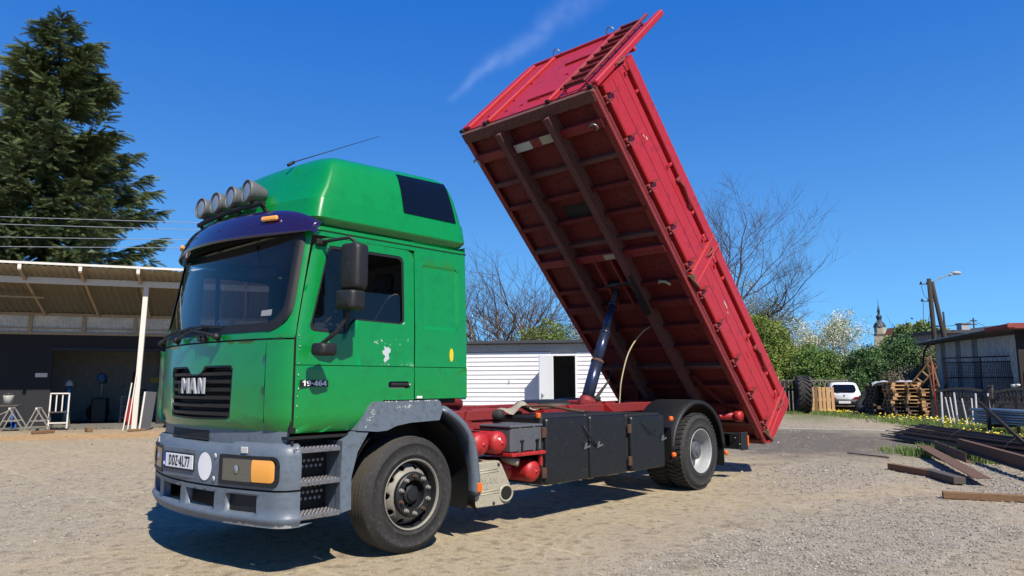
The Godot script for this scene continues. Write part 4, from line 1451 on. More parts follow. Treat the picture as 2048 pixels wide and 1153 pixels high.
func build_chassis():
	var mb := MB.new()
	for z in [-0.40, 0.40]:
		mb.box(V(2.65, 0.93, z), V(7.5, 0.25, 0.08), Basis.IDENTITY, 0.008)
	for x in [1.0, 2.2, 3.6, 4.6, 5.7, 6.35]: mb.box(V(x, 0.93, 0), V(0.08, 0.2, 0.74))
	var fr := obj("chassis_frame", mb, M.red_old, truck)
	# subframe of the tipping gear with gussets
	mb = MB.new()
	for z in [-0.42, 0.42]:
		mb.box(V(3.95, 1.115, z), V(5.0, 0.12, 0.1), Basis.IDENTITY, 0.008)
	for x in [1.5, 2.6, 3.85, 4.35, 5.5, 6.4]: mb.box(V(x, 1.11, 0), V(0.1, 0.1, 0.76))
	obj("subframe", mb, M.red_old, fr)
	for x in [2.0, 2.55, 3.1, 3.9]:
		mb = MB.new()
		mb.prism(PackedVector2Array([V2(0, 0), V2(0.2, 0), V2(0.03, 0.13), V2(0, 0.13)]), -0.01, 0.01, Transform3D(Basis(Vector3.UP, -PI / 2), V(x, 1.05, 0.47)))
		obj("gusset", mb, M.tank_red, fr)
	# red front carrier behind the cab: beam, sloping bracket, rubber roller
	mb = MB.new()
	mb.box(V(1.12, 1.12, 0.72), V(0.85, 0.11, 0.1), Basis.IDENTITY, 0.01)
	mb.prism(PackedVector2Array([V2(0.98, 0.9), V2(1.07, 0.9), V2(1.07, 1.17), V2(1.05, 1.17)]), 0.70, 0.80)
	mb.box(V(1.35, 1.0, 0.72), V(0.5, 0.08, 0.08), Basis.IDENTITY, 0.008)
	obj("front_carrier", mb, M.red_old, fr)
	mb = MB.new().smooth()
	mb.tube([V(1.5, 1.12, 0.64), V(1.5, 1.12, 0.86)], 0.055, 14)
	obj("roller", mb, M.rubber, fr)
	mb = MB.new().smooth()
	mb.tube([V(0.75, 1.22, 0.25), V(0.85, 1.26, 0.25), V(1.25, 1.27, 0.25), V(1.45, 1.22, 0.25)], [0.05, 0.09, 0.09, 0.06], 12)
	mb.tube([V(0.7, 1.24, -0.3), V(1.6, 1.24, -0.3)], 0.07, 10)
	obj("air_pipe", mb, M.red_old, fr)
	# gearbox and engine block under the cab floor so that light does not pass
	mb = MB.new()
	mb.box(V(-0.2, 0.85, 0), V(1.6, 0.6, 0.7), Basis.IDENTITY, 0.05)
	mb.box(V(1.2, 0.75, 0), V(1.2, 0.35, 0.45), Basis.IDENTITY, 0.05)
	obj("engine", mb, M.black, truck)
	mb = MB.new().smooth()
	mb.tube([V(1.8, 0.72, 0), V(5.0, 0.55, 0)], 0.06, 10)
	obj("drive_shaft", mb, M.dark_metal, truck)
	# air tanks lying across the frame, ends outward
	for q in [[0.90, 0.865, 1.16, 0.115], [1.16, 0.865, 1.16, 0.115], [1.66, 0.545, 1.17, 0.115], [1.42, 0.56, 1.0, 0.11]]:
		mb = MB.new().smooth()
		var r: float = q[3]
		mb.lathe([Vector2(r, -0.62), Vector2(r, -0.03), Vector2(r * 0.96, -0.008), Vector2(r * 0.8, 0.016), Vector2(r * 0.5, 0.033), Vector2(r * 0.2, 0.04), Vector2(0.012, 0.041), Vector2(0.012, 0.055), Vector2(0.001, 0.055)], axle_xf(q[0], q[1], q[2], 1.0), 24)
		var tk := obj("air_tank", mb, M.tank_red, truck)
		mb = MB.new()
		mb.box(V(q[0] + 0.0, q[1] + r + 0.004, q[2] - 0.2), V(0.06, 0.01, 0.3))
		obj("strap", mb, M.dark_metal, tk)
		if q[0] > 1 and q[0] < 1.3:
			mb = MB.new()
			mb.box(V(q[0] - 0.035, q[1] + 0.035, q[2] + 0.033), V(0.03, 0.03, 0.004), Basis(V(0, 0, 1), 0.3) * Basis(V(0, 1, 0), -0.35))
			obj("tank_sticker", mb, M.white, tk)
	# battery box
	mb = MB.new()
	mb.box(V(1.52, 0.88, 0.95), V(0.48, 0.26, 0.52), Basis.IDENTITY, 0.02)
	mb.box(V(1.41, 0.88, 0.955), V(0.03, 0.265, 0.53), Basis.IDENTITY, 0.008)
	mb.box(V(1.63, 0.88, 0.955), V(0.03, 0.265, 0.53), Basis.IDENTITY, 0.008)
	mb.box(V(1.52, 1.015, 0.95), V(0.5, 0.03, 0.54), Basis.IDENTITY, 0.012)
	var bb := obj("battery_box", mb, M.battery_box, truck)
	for x in [1.42, 1.66]:
		mb = MB.new()
		mb.bar(V(x, 0.75, 1.225), V(x + 0.01, 0.86, 1.225), 0.02, 0.02)
		mb.box(V(x + 0.01, 0.87, 1.225), V(0.06, 0.022, 0.02), Basis.IDENTITY, 0.008)
		obj("toggle_clip", mb, M.black, bb)
	mb = MB.new()
	mb.box(V(1.52, 0.735, 0.97), V(0.52, 0.035, 0.55), Basis.IDENTITY, 0.006)
	mb.bar(V(1.74, 0.73, 1.2), V(1.74, 0.6, 1.2), 0.03, 0.03)
	obj("battery_tray", mb, M.tank_red, bb)
	mb = MB.new().smooth()
	mb.tube([V(1.36, 0.69, 1.0), V(1.38, 0.665, 1.1), V(1.42, 0.65, 1.18)], [0.03, 0.035, 0.04], 10)
	obj("air_filter_cup", mb, M.silencer, truck)
	# silencer: rounded flat-sided box, ribs, lettering, tail pipe
	mb = MB.new().smooth(false)
	var sp := PackedVector2Array([V2(0.80, 0.285), V2(0.83, 0.265), V2(1.2, 0.255), V2(1.30, 0.265), V2(1.325, 0.30), V2(1.32, 0.42), V2(1.24, 0.56), V2(1.18, 0.66), V2(1.15, 0.69), V2(0.83, 0.69), V2(0.80, 0.665)])
	var sr := []
	for q in [[0.62, 0.99], [0.66, 1.0], [1.14, 1.0], [1.165, 0.985], [1.175, 0.955]]:
		var ring := []
		for p in sp:
			var w: Vector2 = V2(1.06, 0.475) + (p - V2(1.06, 0.475)) * float(q[1])
			ring.append(V(w.x, w.y, q[0]))
		sr.append(ring)
	mb.loft(sr, true, true)
	var sil := obj("silencer", mb, M.silencer, truck)
	for y in [0.615, 0.59, 0.41, 0.385]:
		mb = MB.new().smooth()
		mb.tube([V(0.83, y, 1.172), V(1.12 + (0.615 - y) * 0.35, y, 1.172)], 0.008, 6)
		obj("rib", mb, M.silencer, sil)
	letters("MAN", 0.085, 0.012, M.silencer, sil, Transform3D(Basis(Vector3.FORWARD, 0.04), V(1.0, 0.515, 1.174)), "pressed_letters", "Droid Sans", 1.25)
	letters("A", 0.06, 0.012, M.silencer, sil, Transform3D(Basis.IDENTITY, V(0.96, 0.45, 1.174)), "pressed_mark", "Droid Sans", 1.2)
	mb = MB.new().smooth()
	for q in [V(0.84, 0.655, 1.172), V(1.13, 0.655, 1.172), V(1.06, 0.29, 1.172)]: mb.lathe([Vector2(0.018, 0), Vector2(0.014, 0.012), Vector2(0.001, 0.013)], Transform3D(Basis(Vector3.RIGHT, PI / 2), q), 10)
	obj("silencer_bolt", mb, M.dark_metal, sil)
	mb = MB.new().smooth()
	mb.lathe([Vector2(0.085, 0.0), Vector2(0.085, 0.012), Vector2(0.068, 0.014), Vector2(0.066, 0.004), Vector2(0.064, -0.1)], Transform3D(Basis(Vector3.UP, -0.2) * Basis(Vector3.RIGHT, PI / 2), V(1.225, 0.37, 1.185)), 20)
	obj("tail_pipe", mb, M.silencer, sil)
	mb = MB.new().smooth()
	mb.lathe([Vector2(0.066, 0.0155), Vector2(0.001, 0.0155)], Transform3D(Basis(Vector3.UP, -0.2) * Basis(Vector3.RIGHT, PI / 2), V(1.225, 0.37, 1.178)), 20)
	obj("tail_pipe_mouth", mb, M.gap, sil)
	# three tool boxes with doors
	for q in [[1.80, 2.545, 0.385, 1.085, 1.232], [2.565, 3.30, 0.385, 1.085, 1.232], [3.385, 4.15, 0.385, 1.05, 1.245]]:
		var x0: float = q[0]
		var x1: float = q[1]
		mb = MB.new()
		mb.box(V((x0 + x1) / 2 - 0.02, (q[2] + q[3]) / 2 + 0.01, 0.89), V(x1 - x0 + 0.03, q[3] - q[2] + 0.02, 0.60), Basis.IDENTITY, 0.02)
		var tb := obj("tool_box", mb, M.black_plastic, truck)
		mb = MB.new().smooth()
		# door: rounded lid
		var rings := []
		for t in [[1.175, 0.0], [1.205, 0.0], [q[4] - 0.008, 0.006], [q[4], 0.02]]:
			var ring := []
			for p in rrect(x0 + t[1], q[2] + t[1], x1 - t[1], q[3] - t[1], 0.035, 4): ring.append(V(p.x, p.y, t[0]))
			rings.append(ring)
		mb.loft(rings, true)
		mb.smooth(false)
		mb.prism(rrect(x0 + 0.02, q[2] + 0.02, x1 - 0.02, q[3] - 0.02, 0.03, 4), q[4] - 0.01, q[4] - 0.0005)
		obj("box_door", mb, M.navy_box, tb)
		var hx := x1 - 0.1 if x0 < 2 or x0 > 3 else x0 + 0.12
		mb = MB.new()
		mb.bar(V(hx, 0.72, q[4] + 0.012), V(hx + 0.025, 0.79, q[4] + 0.02), 0.02, 0.02)
		mb.bar(V(hx + 0.02, 0.735, q[4] + 0.014), V(hx + 0.1, 0.75, q[4] + 0.014), 0.018, 0.018)
		obj("box_handle", mb, M.steel, tb)
		for hy in [q[2] + 0.13, q[3] - 0.15]:
			mb = MB.new()
			var hz: float = x0 - 0.005 if x0 < 2 or x0 > 3 else x1 + 0.005
			mb.box(V(hz, hy, q[4] - 0.02), V(0.09, 0.11, 0.03), Basis.IDENTITY, 0.006)
			if x0 < 2 or x0 > 3: obj("hinge", mb, M.rod_rust, tb)
	mb = MB.new().smooth()
	mb.tube([V(2.43, 0.98, 1.245), V(2.56, 0.83, 1.26), V(2.68, 0.745, 1.255)], 0.008, 5)
	mb.tube([V(3.62, 0.96, 1.26), V(3.7, 0.9, 1.265), V(3.78, 0.83, 1.265), V(3.88, 0.82, 1.262), V(3.98, 0.87, 1.255)], 0.006, 5)
	obj("elastic_strap", mb, M.black, truck)
	# junk lying on the frame: hose, dusty sheet
	mb = MB.new().smooth()
	mb.tube(bend([V(1.9, 1.2, 0.85), V(2.2, 1.2, 0.9), V(2.5, 1.15, 0.98), V(2.7, 1.12, 1.05)]), 0.018, 6)
	mb.tube([V(2.0, 1.16, 0.75), V(2.5, 1.17, 0.8), V(2.85, 1.12, 1.0)], 0.014, 6)
	obj("loose_hose", mb, M.rod_rust, truck)
	mb = MB.new()
	mb.box(V(1.78, 1.11, 1.14), V(0.05, 0.06, 0.05), Basis.IDENTITY, 0.012)
	obj("side_marker", mb, M.orange, truck)
	mb = MB.new().smooth()
	mb.surf(func(u, v): return V(1.75 + u * 0.5, 1.14 + 0.09 * sin(u * PI) * sin(v * 2.6) + 0.03 * sin(u * 9.0 + v * 5.0), 0.5 + v * 0.3), 10, 6)
	obj("dusty_sheet", mb, M.silencer, truck)
	# spare wheel / lid seen between the rails
	mb = MB.new().smooth()
	mb.lathe([Vector2(0.5, 0.0), Vector2(0.49, 0.05), Vector2(0.4, 0.09), Vector2(0.2, 0.1), Vector2(0.001, 0.1)], Transform3D(Basis.IDENTITY, V(3.95, 1.12, -0.55)), 24)
	obj("round_cover", mb, M.black_plastic, truck)
	# hydraulic ram, four stages, standing in a red cradle
	var r0 := V(4.08, 1.1, 0)
	var r1 := V(5.03, 3.06, 0)
	var dir := (r1 - r0).normalized()
	var stg := [[0.0, 0.16, 0.105, M.red_old], [0.16, 0.75, 0.088, M.blue_cyl], [0.75, 1.23, 0.074, M.blue_cyl], [1.23, 1.72, 0.06, M.blue_cyl], [1.72, 2.18, 0.046, M.dark_metal]]
	var ram: MeshInstance3D = null
	for s in stg:
		mb = MB.new().smooth()
		mb.tube([r0 + dir * float(s[0]), r0 + dir * float(s[1])], s[2], 20)
		if ram == null: ram = obj("hydraulic_ram", mb, s[3], truck)
		else:
			obj("ram_stage", mb, s[3], ram)
			mb = MB.new().smooth()
			mb.tube([r0 + dir * (float(s[1]) - 0.03), r0 + dir * (float(s[1]) + 0.004)], float(s[2]) + 0.006, 20)
			if s[1] < 2: obj("ram_collar", mb, M.rust if s[2] > 0.08 else M.blue_cyl, ram)
	mb = MB.new()
	mb.box(V(4.02, 1.17, 0.0), V(0.3, 0.1, 0.3), Basis.IDENTITY, 0.02)
	mb.bar(V(3.8, 1.2, 0.12), V(3.98, 1.2, 0.12), 0.05, 0.05)
	obj("ram_cradle", mb, M.red_old, ram)
	# hoses up to the body
	mb = MB.new().smooth()
	mb.tube(bend([V(4.5, 1.15, 0.3), V(4.52, 1.25, 0.3), V(4.57, 1.5, 0.3), V(4.8, 1.9, 0.28), V(5.15, 2.2, 0.28), V(5.5, 2.35, 0.28)]), 0.011, 6)
	obj("hydraulic_hose", mb, M.hose, truck)
	mb = MB.new().smooth()
	mb.tube([V(4.6, 1.1, -0.3), V(4.85, 1.3, -0.3), V(5.05, 1.45, -0.3), V(5.3, 1.8, -0.3), V(5.42, 2.2, -0.3), V(5.43, 2.4, -0.3)], [0.02, 0.025, 0.016, 0.012, 0.012, 0.012], 6)
	mb.ball(V(4.78, 1.22, -0.3), V(0.07, 0.06, 0.06), 8)
	obj("safety_cable", mb, M.rubber, truck)
	# tail: lamp bar with lamps, hinge ends
	mb = MB.new()
	mb.box(V(6.4, 0.58, 0.0), V(0.1, 0.2, 2.1), Basis.IDENTITY, 0.01)
	for sg in [1.0, -1.0]:
		mb.box(V(6.42, 0.57, 0.9 * sg), V(0.14, 0.24, 0.62), Basis.IDENTITY, 0.012)
		mb.box(V(6.46, 0.57, 1.22 * sg), V(0.22, 0.27, 0.03), Basis.IDENTITY, 0.008)
	var tail := obj("underrun_bar", mb, M.black_plastic, truck)
	for sg in [1.0, -1.0]:
		mb = MB.new()
		mb.box(V(6.565, 0.57, 1.228 * sg), V(0.035, 0.16, 0.03), Basis.IDENTITY, 0.005)
		obj("tail_lamp", mb, M.orange, tail)
	mb = MB.new().smooth()
	for q in [V(6.3, 0.62, 0.98), V(6.3, 0.52, 0.8), V(6.3, 0.6, 0.65), V(6.3, 0.53, 1.05)]: mb.ball(q + V(0.03, 0, 0.16), V(0.014, 0.014, 0.014), 6)
	obj("lamp_screw", mb, M.steel, tail)
	mb = MB.new().smooth()
	mb.tube([V(6.62, 0.93, -1.05), V(6.62, 0.93, 1.05)], 0.06, 14)
	mb.tube([V(6.62, 0.93, 1.02), V(6.62, 0.93, 1.12)], 0.085, 14)
	mb.tube([V(6.5, 0.93, 0.8), V(6.62, 0.93, 0.82), V(6.75, 0.99, 0.82)], [0.03, 0.05, 0.03], 10)
	obj("tipping_hinge", mb, M.tank_red, truck)

# ================================================================ tipping body: local x = along the floor (front to rear), y = up from the floor, z = truck's left
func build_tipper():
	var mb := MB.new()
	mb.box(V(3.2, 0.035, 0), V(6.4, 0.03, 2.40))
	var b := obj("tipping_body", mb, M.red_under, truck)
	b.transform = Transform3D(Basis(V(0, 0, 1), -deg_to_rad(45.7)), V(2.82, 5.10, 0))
	# ---- underside: outer frame, two main rails, cross members
	for z in [-1.17, 1.17]:
		mb = MB.new()
		mb.box(V(3.22, 0.015, z), V(6.4, 0.13, 0.05), Basis.IDENTITY, 0.006)
		mb.box(V(3.22, -0.045, z - 0.03 * sign(z)), V(6.4, 0.012, 0.08))
		obj("side_sill", mb, M.red_old, b)
	mb = MB.new()
	mb.box(V(0.03, 0.0, 0), V(0.06, 0.14, 2.36), Basis.IDENTITY, 0.006)
	mb.box(V(0.075, -0.062, 0), V(0.15, 0.014, 2.36))
	obj("front_sill", mb, M.rail_dusty, b)
	mb = MB.new()
	mb.box(V(6.35, 0.0, 0), V(0.1, 0.14, 2.36), Basis.IDENTITY, 0.006)
	obj("rear_sill", mb, M.red_under, b)
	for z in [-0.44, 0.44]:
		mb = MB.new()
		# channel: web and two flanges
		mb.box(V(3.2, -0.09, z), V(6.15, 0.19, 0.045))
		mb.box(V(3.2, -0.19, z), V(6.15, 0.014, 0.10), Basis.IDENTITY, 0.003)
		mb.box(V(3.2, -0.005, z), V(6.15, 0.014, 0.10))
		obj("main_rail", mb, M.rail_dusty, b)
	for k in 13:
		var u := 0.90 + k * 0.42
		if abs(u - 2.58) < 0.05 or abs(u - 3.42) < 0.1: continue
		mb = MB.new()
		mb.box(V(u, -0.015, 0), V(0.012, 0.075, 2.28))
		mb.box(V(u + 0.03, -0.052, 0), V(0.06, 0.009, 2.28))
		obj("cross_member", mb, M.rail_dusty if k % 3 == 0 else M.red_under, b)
	for u in [0.44, 2.44, 3.4]:
		mb = MB.new()
		mb.box(V(u, -0.03, 0), V(0.13, 0.11, 2.28), Basis.IDENTITY, 0.006)
		obj("main_cross_member", mb, M.red_old if u < 3 else M.red_under, b)
	# two short rails carrying the ram
	for z in [-0.09, 0.2]:
		mb = MB.new()
		mb.box(V(2.93, -0.05, z), V(0.9, 0.1, 0.035), Basis.IDENTITY, 0.004)
		obj("ram_rail", mb, M.red_old, b)
	mb = MB.new().smooth()
	mb.tube([V(2.96, -0.06, -0.14), V(2.96, -0.06, 0.3)], 0.045, 12)
	obj("ram_pivot", mb, M.dark_metal, b)
	# wedge boxes beside the rails, black steel stops
	mb = MB.new()
	mb.prism(PackedVector2Array([V2(2.7, -0.19), V2(3.45, -0.19), V2(3.45, -0.27), V2(3.3, -0.28), V2(2.75, -0.2)]), 0.43, 0.50)
	obj("rail_stop", mb, M.black, b)
	for z in [-1.0, 1.0]:
		mb = MB.new()
		mb.bar(V(4.9, -0.03, 0.5 * sign(z)), V(6.1, -0.03, z * 1.1), 0.05, 0.06)
		obj("diagonal_brace", mb, M.red_under, b)
	# plates and stains on the cross members
	for q in [[V(0.44, -0.088, -0.22), V(0.12, 0.006, 0.30), M.scrape], [V(0.43, -0.088, 0.26), V(0.12, 0.006, 0.3), M.silencer], [V(2.44, -0.088, 0.21), V(0.085, 0.006, 0.19), M.silencer]]:
		mb = MB.new()
		mb.box(q[0], q[1])
		obj("type_plate", mb, q[2], b)
	mb = MB.new()
	mb.box(V(1.66, 0.013, 0.1), V(0.26, 0.012, 0.62))
	obj("bare_patch", mb, M.black, b)
	for z in [1.02, -1.12]:
		mb = MB.new().smooth()
		var hk := []
		for i in 9:
			var a := i / 8.0 * 4.2
			hk.append(V(0.45 + cos(a) * 0.05, -0.11 - 0.03 * sin(a * 0.5), z + sin(a) * 0.05))
		mb.tube(hk, 0.016, 6)
		obj("hook", mb, M.steel, b)
	mb = MB.new().smooth()
	mb.tube([V(3.02, -0.06, 0.78), V(2.97, -0.09, 0.82), V(2.99, -0.1, 0.92), V(3.06, -0.08, 0.95)], 0.022, 6)
	obj("rope_hook", mb, M.silencer, b)
	for z in [-1.03, 1.03]:
		mb = MB.new()
		mb.box(V(3.22, 0.1, z), V(6.38, 0.13, 0.014))
		obj("floor_rim", mb, M.red_under, b)
	# ---- side walls: two drop boards each with a post between
	for sg in [1.0, -1.0]:
		for rg in [[0.06, 3.02], [3.27, 6.24]]:
			var u0: float = rg[0]
			var u1: float = rg[1]
			# profile (v, z) of the board: sections between pressed grooves and a deep upper channel
			var pf := [V2(0.155, 1.17), V2(0.155, 1.215), V2(0.175, 1.228), V2(0.40, 1.228), V2(0.403, 1.222), V2(0.409, 1.222), V2(0.412, 1.228), V2(0.63, 1.228), V2(0.633, 1.222), V2(0.639, 1.222), V2(0.642, 1.228), V2(0.765, 1.228), V2(0.775, 1.222), V2(0.777, 1.085), V2(0.858, 1.085), V2(0.86, 1.235), V2(0.87, 1.246), V2(1.045, 1.246), V2(1.065, 1.235), V2(1.065, 1.08), V2(0.155, 1.08)]
			mb = MB.new()
			var A := []
			var B := []
			for p in pf:
				A.append(V(u0, p.x, p.y * sg))
				B.append(V(u1, p.x, p.y * sg))
			mb.loft([A, B], true)
			for e in [u0, u1]:
				mb.box(V(e, 0.61, 1.195 * sg), V(0.016, 0.915, 0.075))
			var bd := obj("side_board", mb, M.red, b)
			# end closers of the deep channel and tie plates across it
			for u in [u0 + 0.06, u0 + 0.42, (u0 + u1) * 0.5 + 0.1, u1 - 0.55, u1 - 0.1]:
				mb = MB.new()
				mb.box(V(u, 0.82, 1.205 * sg), V(0.10 if u < u0 + 0.1 or u > u1 - 0.2 else 0.035, 0.075, 0.06), Basis.IDENTITY, 0.004)
				obj("tie_plate", mb, M.red, b)
			if sg > 0:
				for u in [u0 + 0.15, u0 + 0.78, u0 + 1.5, u0 + 2.2, u0 + 2.84]:
					# bottom latch: bracket, tongue, cam
					mb = MB.new()
					mb.box(V(u, 0.125, 1.2), V(0.06, 0.07, 0.06), Basis.IDENTITY, 0.006)
					mb.bar(V(u + 0.02, 0.11, 1.235), V(u + 0.10, 0.10, 1.255), 0.03, 0.025)
					mb.prism(PackedVector2Array([V2(u - 0.05, 0.15), V2(u - 0.02, 0.15), V2(u + 0.02, 0.30), V2(u - 0.005, 0.30)]), 1.23, 1.285)
					mb.tube([V(u + 0.05, 0.06, 1.22), V(u + 0.05, 0.15, 1.265)], 0.012, 6)
					obj("latch", mb, M.red_old, b)
				for q in [[u0 + 0.11, 0.735], [u0 + 1.55, 0.72], [u1 - 0.12, 0.74]]:
					mb = MB.new()
					mb.box(V(q[0], q[1], 1.238), V(0.06, 0.02, 0.02), Basis(V(0, 0, 1), 0.5))
					mb.box(V(q[0] + 0.01, q[1] - 0.03, 1.238), V(0.05, 0.016, 0.02), Basis(V(0, 0, 1), -0.4))
					obj("rope_cleat", mb, M.red, b)
				for u in [u0 + 1.95]:
					mb = MB.new()
					mb.tube([V(u - 0.12, 0.80, 1.25), V(u, 0.80, 1.28), V(u + 0.32, 0.77, 1.27)], [0.02, 0.026, 0.012], 8)
					mb.box(V(u - 0.12, 0.80, 1.24), V(0.05, 0.1, 0.05), Basis.IDENTITY, 0.008)
					mb.box(V(u + 0.33, 0.77, 1.24), V(0.05, 0.05, 0.04), Basis.IDENTITY, 0.008)
					obj("board_lever", mb, M.red_old, b)
		# posts
		for q in [[3.03, 3.26], [6.25, 6.42]]:
			mb = MB.new()
			mb.box(V((q[0] + q[1]) / 2, 0.58, 1.19 * sg), V(q[1] - q[0] - 0.01, 1.0, 0.09), Basis.IDENTITY, 0.008)
			mb.box(V(q[0] + 0.02, 0.58, 1.24 * sg), V(0.03, 1.0, 0.02), Basis.IDENTITY, 0.004)
			mb.box(V(q[1] - 0.025, 0.58, 1.24 * sg), V(0.03, 1.0, 0.02), Basis.IDENTITY, 0.004)
			var ps := obj("post", mb, M.red, b)
			if sg > 0:
				var um: float = (q[0] + q[1]) / 2
				mb = MB.new()
				mb.box(V(um, 0.75, 1.237), V(0.05, 0.26, 0.012), Basis.IDENTITY, 0.004)
				mb.tube([V(um, 0.88, 1.25), V(um + 0.012, 0.8, 1.275), V(um, 0.66, 1.25)], [0.02, 0.022, 0.012], 8)
				obj("post_lever", mb, M.red_old, b)
				mb = MB.new()
				mb.box(V(um - 0.05, 0.1, 1.23), V(0.09, 0.07, 0.06), Basis.IDENTITY, 0.01)
				mb.tube([V(um - 0.12, 0.04, 1.22), V(um + 0.14, 0.09, 1.26)], 0.022, 8)
				obj("hinge_pin", mb, M.rust, b)
		# rear closing strip (slanted end of the side)
		mb = MB.new()
		mb.prism(PackedVector2Array([V2(6.42, 0.0), V2(6.5, 0.05), V2(6.62, 0.95), V2(6.58, 1.08), V2(6.42, 1.08)]), min(1.15 * sg, 1.235 * sg), max(1.15 * sg, 1.235 * sg))
		obj("rear_corner", mb, M.red, b)
	mb = MB.new()
	mb.box(V(1.0, 0.52, 1.2305), V(0.17, 0.13, 0.006), Basis.IDENTITY, 0.002)
	mb.box(V(5.0, 0.52, 1.2305), V(0.12, 0.01, 0.008))
	obj("number_panel", mb, M.red, b)
	# bare scratches on the left boards
	var rng := RandomNumberGenerator.new()
	rng.seed = 3
	mb = MB.new()
	for q in [[4.0, 0.56, 0.11, 0.016], [4.13, 0.52, 0.03, 0.01], [1.05, 0.535, 0.035, 0.016], [0.99, 0.5, 0.03, 0.01]]:
		var poly := PackedVector2Array()
		for i in 9: poly.append(V2(q[0] + cos(i * TAU / 9) * q[2] * (0.5 + rng.randf() * 0.6), q[1] + sin(i * TAU / 9) * q[3] * (0.5 + rng.randf() * 0.6)))
		mb.prism(poly, 1.22, 1.2345 if q[0] != 1.05 else 1.2345)
	obj("bare_scratch", mb, M.scrape, b)
	# ---- tailgate
	mb = MB.new()
	mb.box(V(6.46, 0.58, 0), V(0.06, 1.0, 2.28), Basis.IDENTITY, 0.01)
	for z in [-0.75, 0, 0.75]: mb.box(V(6.51, 0.58, z), V(0.05, 0.96, 0.1), Basis.IDENTITY, 0.01)
	obj("tailgate", mb, M.red, b)
	# ---- headboard, taller than the sides
	mb = MB.new()
	mb.box(V(0.0, 1.11, 0), V(0.03, 2.14, 2.36))
	var hb := obj("headboard", mb, M.red, b)
	for q in [[-1.14, 0.16, 2.06, 0.05], [-0.68, 0.07, 2.1, 0.05], [0.46, 0.07, 2.16, 0.045]]:
		mb = MB.new()
		mb.box(V(-0.035, 1.08, q[0]), V(q[3], q[2], q[1]), Basis.IDENTITY, 0.012)
		obj("headboard_rib", mb, M.red, b)
	for q in [[0.36, -0.12, 0.60], [1.5, -0.1, 0.62]]:
		mb = MB.new()
		mb.box(V(-0.03, q[0], (q[1] + q[2]) / 2), V(0.035, 0.035, q[2] - q[1]), Basis.IDENTITY, 0.004)
		obj("headboard_ledge", mb, M.red, b)
	mb = MB.new()
	mb.box(V(-0.02, 2.19, -0.35), V(0.07, 0.05, 1.66), Basis.IDENTITY, 0.012)
	obj("headboard_top_rail", mb, M.red, b)
	mb = MB.new()
	mb.box(V(-0.015, 1.23, 1.165), V(0.09, 2.30, 0.10), Basis.IDENTITY, 0.015)
	mb.box(V(0.05, 1.24, 1.16), V(0.05, 0.06, 0.12), Basis.IDENTITY, 0.01)
	obj("headboard_post", mb, M.red, b)
	mb = MB.new()
	mb.box(V(0.0, 0.75, 1.221), V(0.05, 0.26, 0.012), Basis.IDENTITY, 0.004)
	mb.tube([V(0.0, 0.88, 1.23), V(0.012, 0.8, 1.25), V(0, 0.66, 1.23)], [0.02, 0.022, 0.012], 8)
	obj("headboard_lever", mb, M.red_old, b)
	for z in [-1.2, -0.72, 0.45, 1.14]:
		mb = MB.new()
		mb.box(V(-0.03, 0.01, z), V(0.05, 0.05, 0.07), Basis.IDENTITY, 0.006)
		obj("corner_cap", mb, M.black, b)
	for z in [-0.62, 0.42]:
		mb = MB.new().smooth()
		var lp := []
		for i in 11:
			var a := PI * i / 10
			lp.append(V(-0.06 - sin(a) * 0.09, 2.16 + 0.02 * sin(a), z + cos(a) * 0.07))
		mb.tube(lp, 0.009, 6)
		obj("lashing_ring", mb, M.steel, b)
	mb = MB.new()
	for q in [[0.28, -0.5], [0.3, -0.22], [0.3, 0.1], [0.33, -0.9], [0.65, -0.6], [1.2, -0.6], [1.0, 0.2]]:
		mb.box(V(-0.022, q[0], q[1]), V(0.014, 0.05, 0.012), Basis(V(1, 0, 0), 0.5))
		mb.box(V(-0.022, q[0], q[1] + 0.02), V(0.014, 0.012, 0.05), Basis(V(1, 0, 0), 0.3))
	obj("tarp_hook", mb, M.red, b)
	# ladder on the headboard
	mb = MB.new().smooth()
	mb.tube([V(-0.10, 0.08, 0.68), V(-0.10, 2.12, 0.68)], 0.02, 10)
	mb.tube([V(-0.10, 0.10, 1.03), V(-0.10, 2.24, 1.03)], 0.024, 10)
	for v in [0.15, 2.0]:
		mb.tube([V(-0.1, v, 0.68), V(-0.02, v, 0.68)], 0.014, 6)
		mb.tube([V(-0.1, v, 1.03), V(-0.02, v, 1.03)], 0.014, 6)
	obj("ladder_rail", mb, M.red_old, b)
	for k in 9:
		var v := 0.14 + k * 0.235
		mb = MB.new()
		mb.box(V(-0.1, v, 0.855), V(0.04, 0.012, 0.34))
		for i in 12:
			mb.box(V(-0.122, v + 0.005, 0.70 + i * 0.028), V(0.008, 0.02, 0.014), Basis(V(0, 0, 1), 0.4))
			mb.box(V(-0.078, v + 0.005, 0.70 + i * 0.028), V(0.008, 0.02, 0.014), Basis(V(0, 0, 1), -0.4))
		obj("ladder_rung", mb, M.red_under, b)

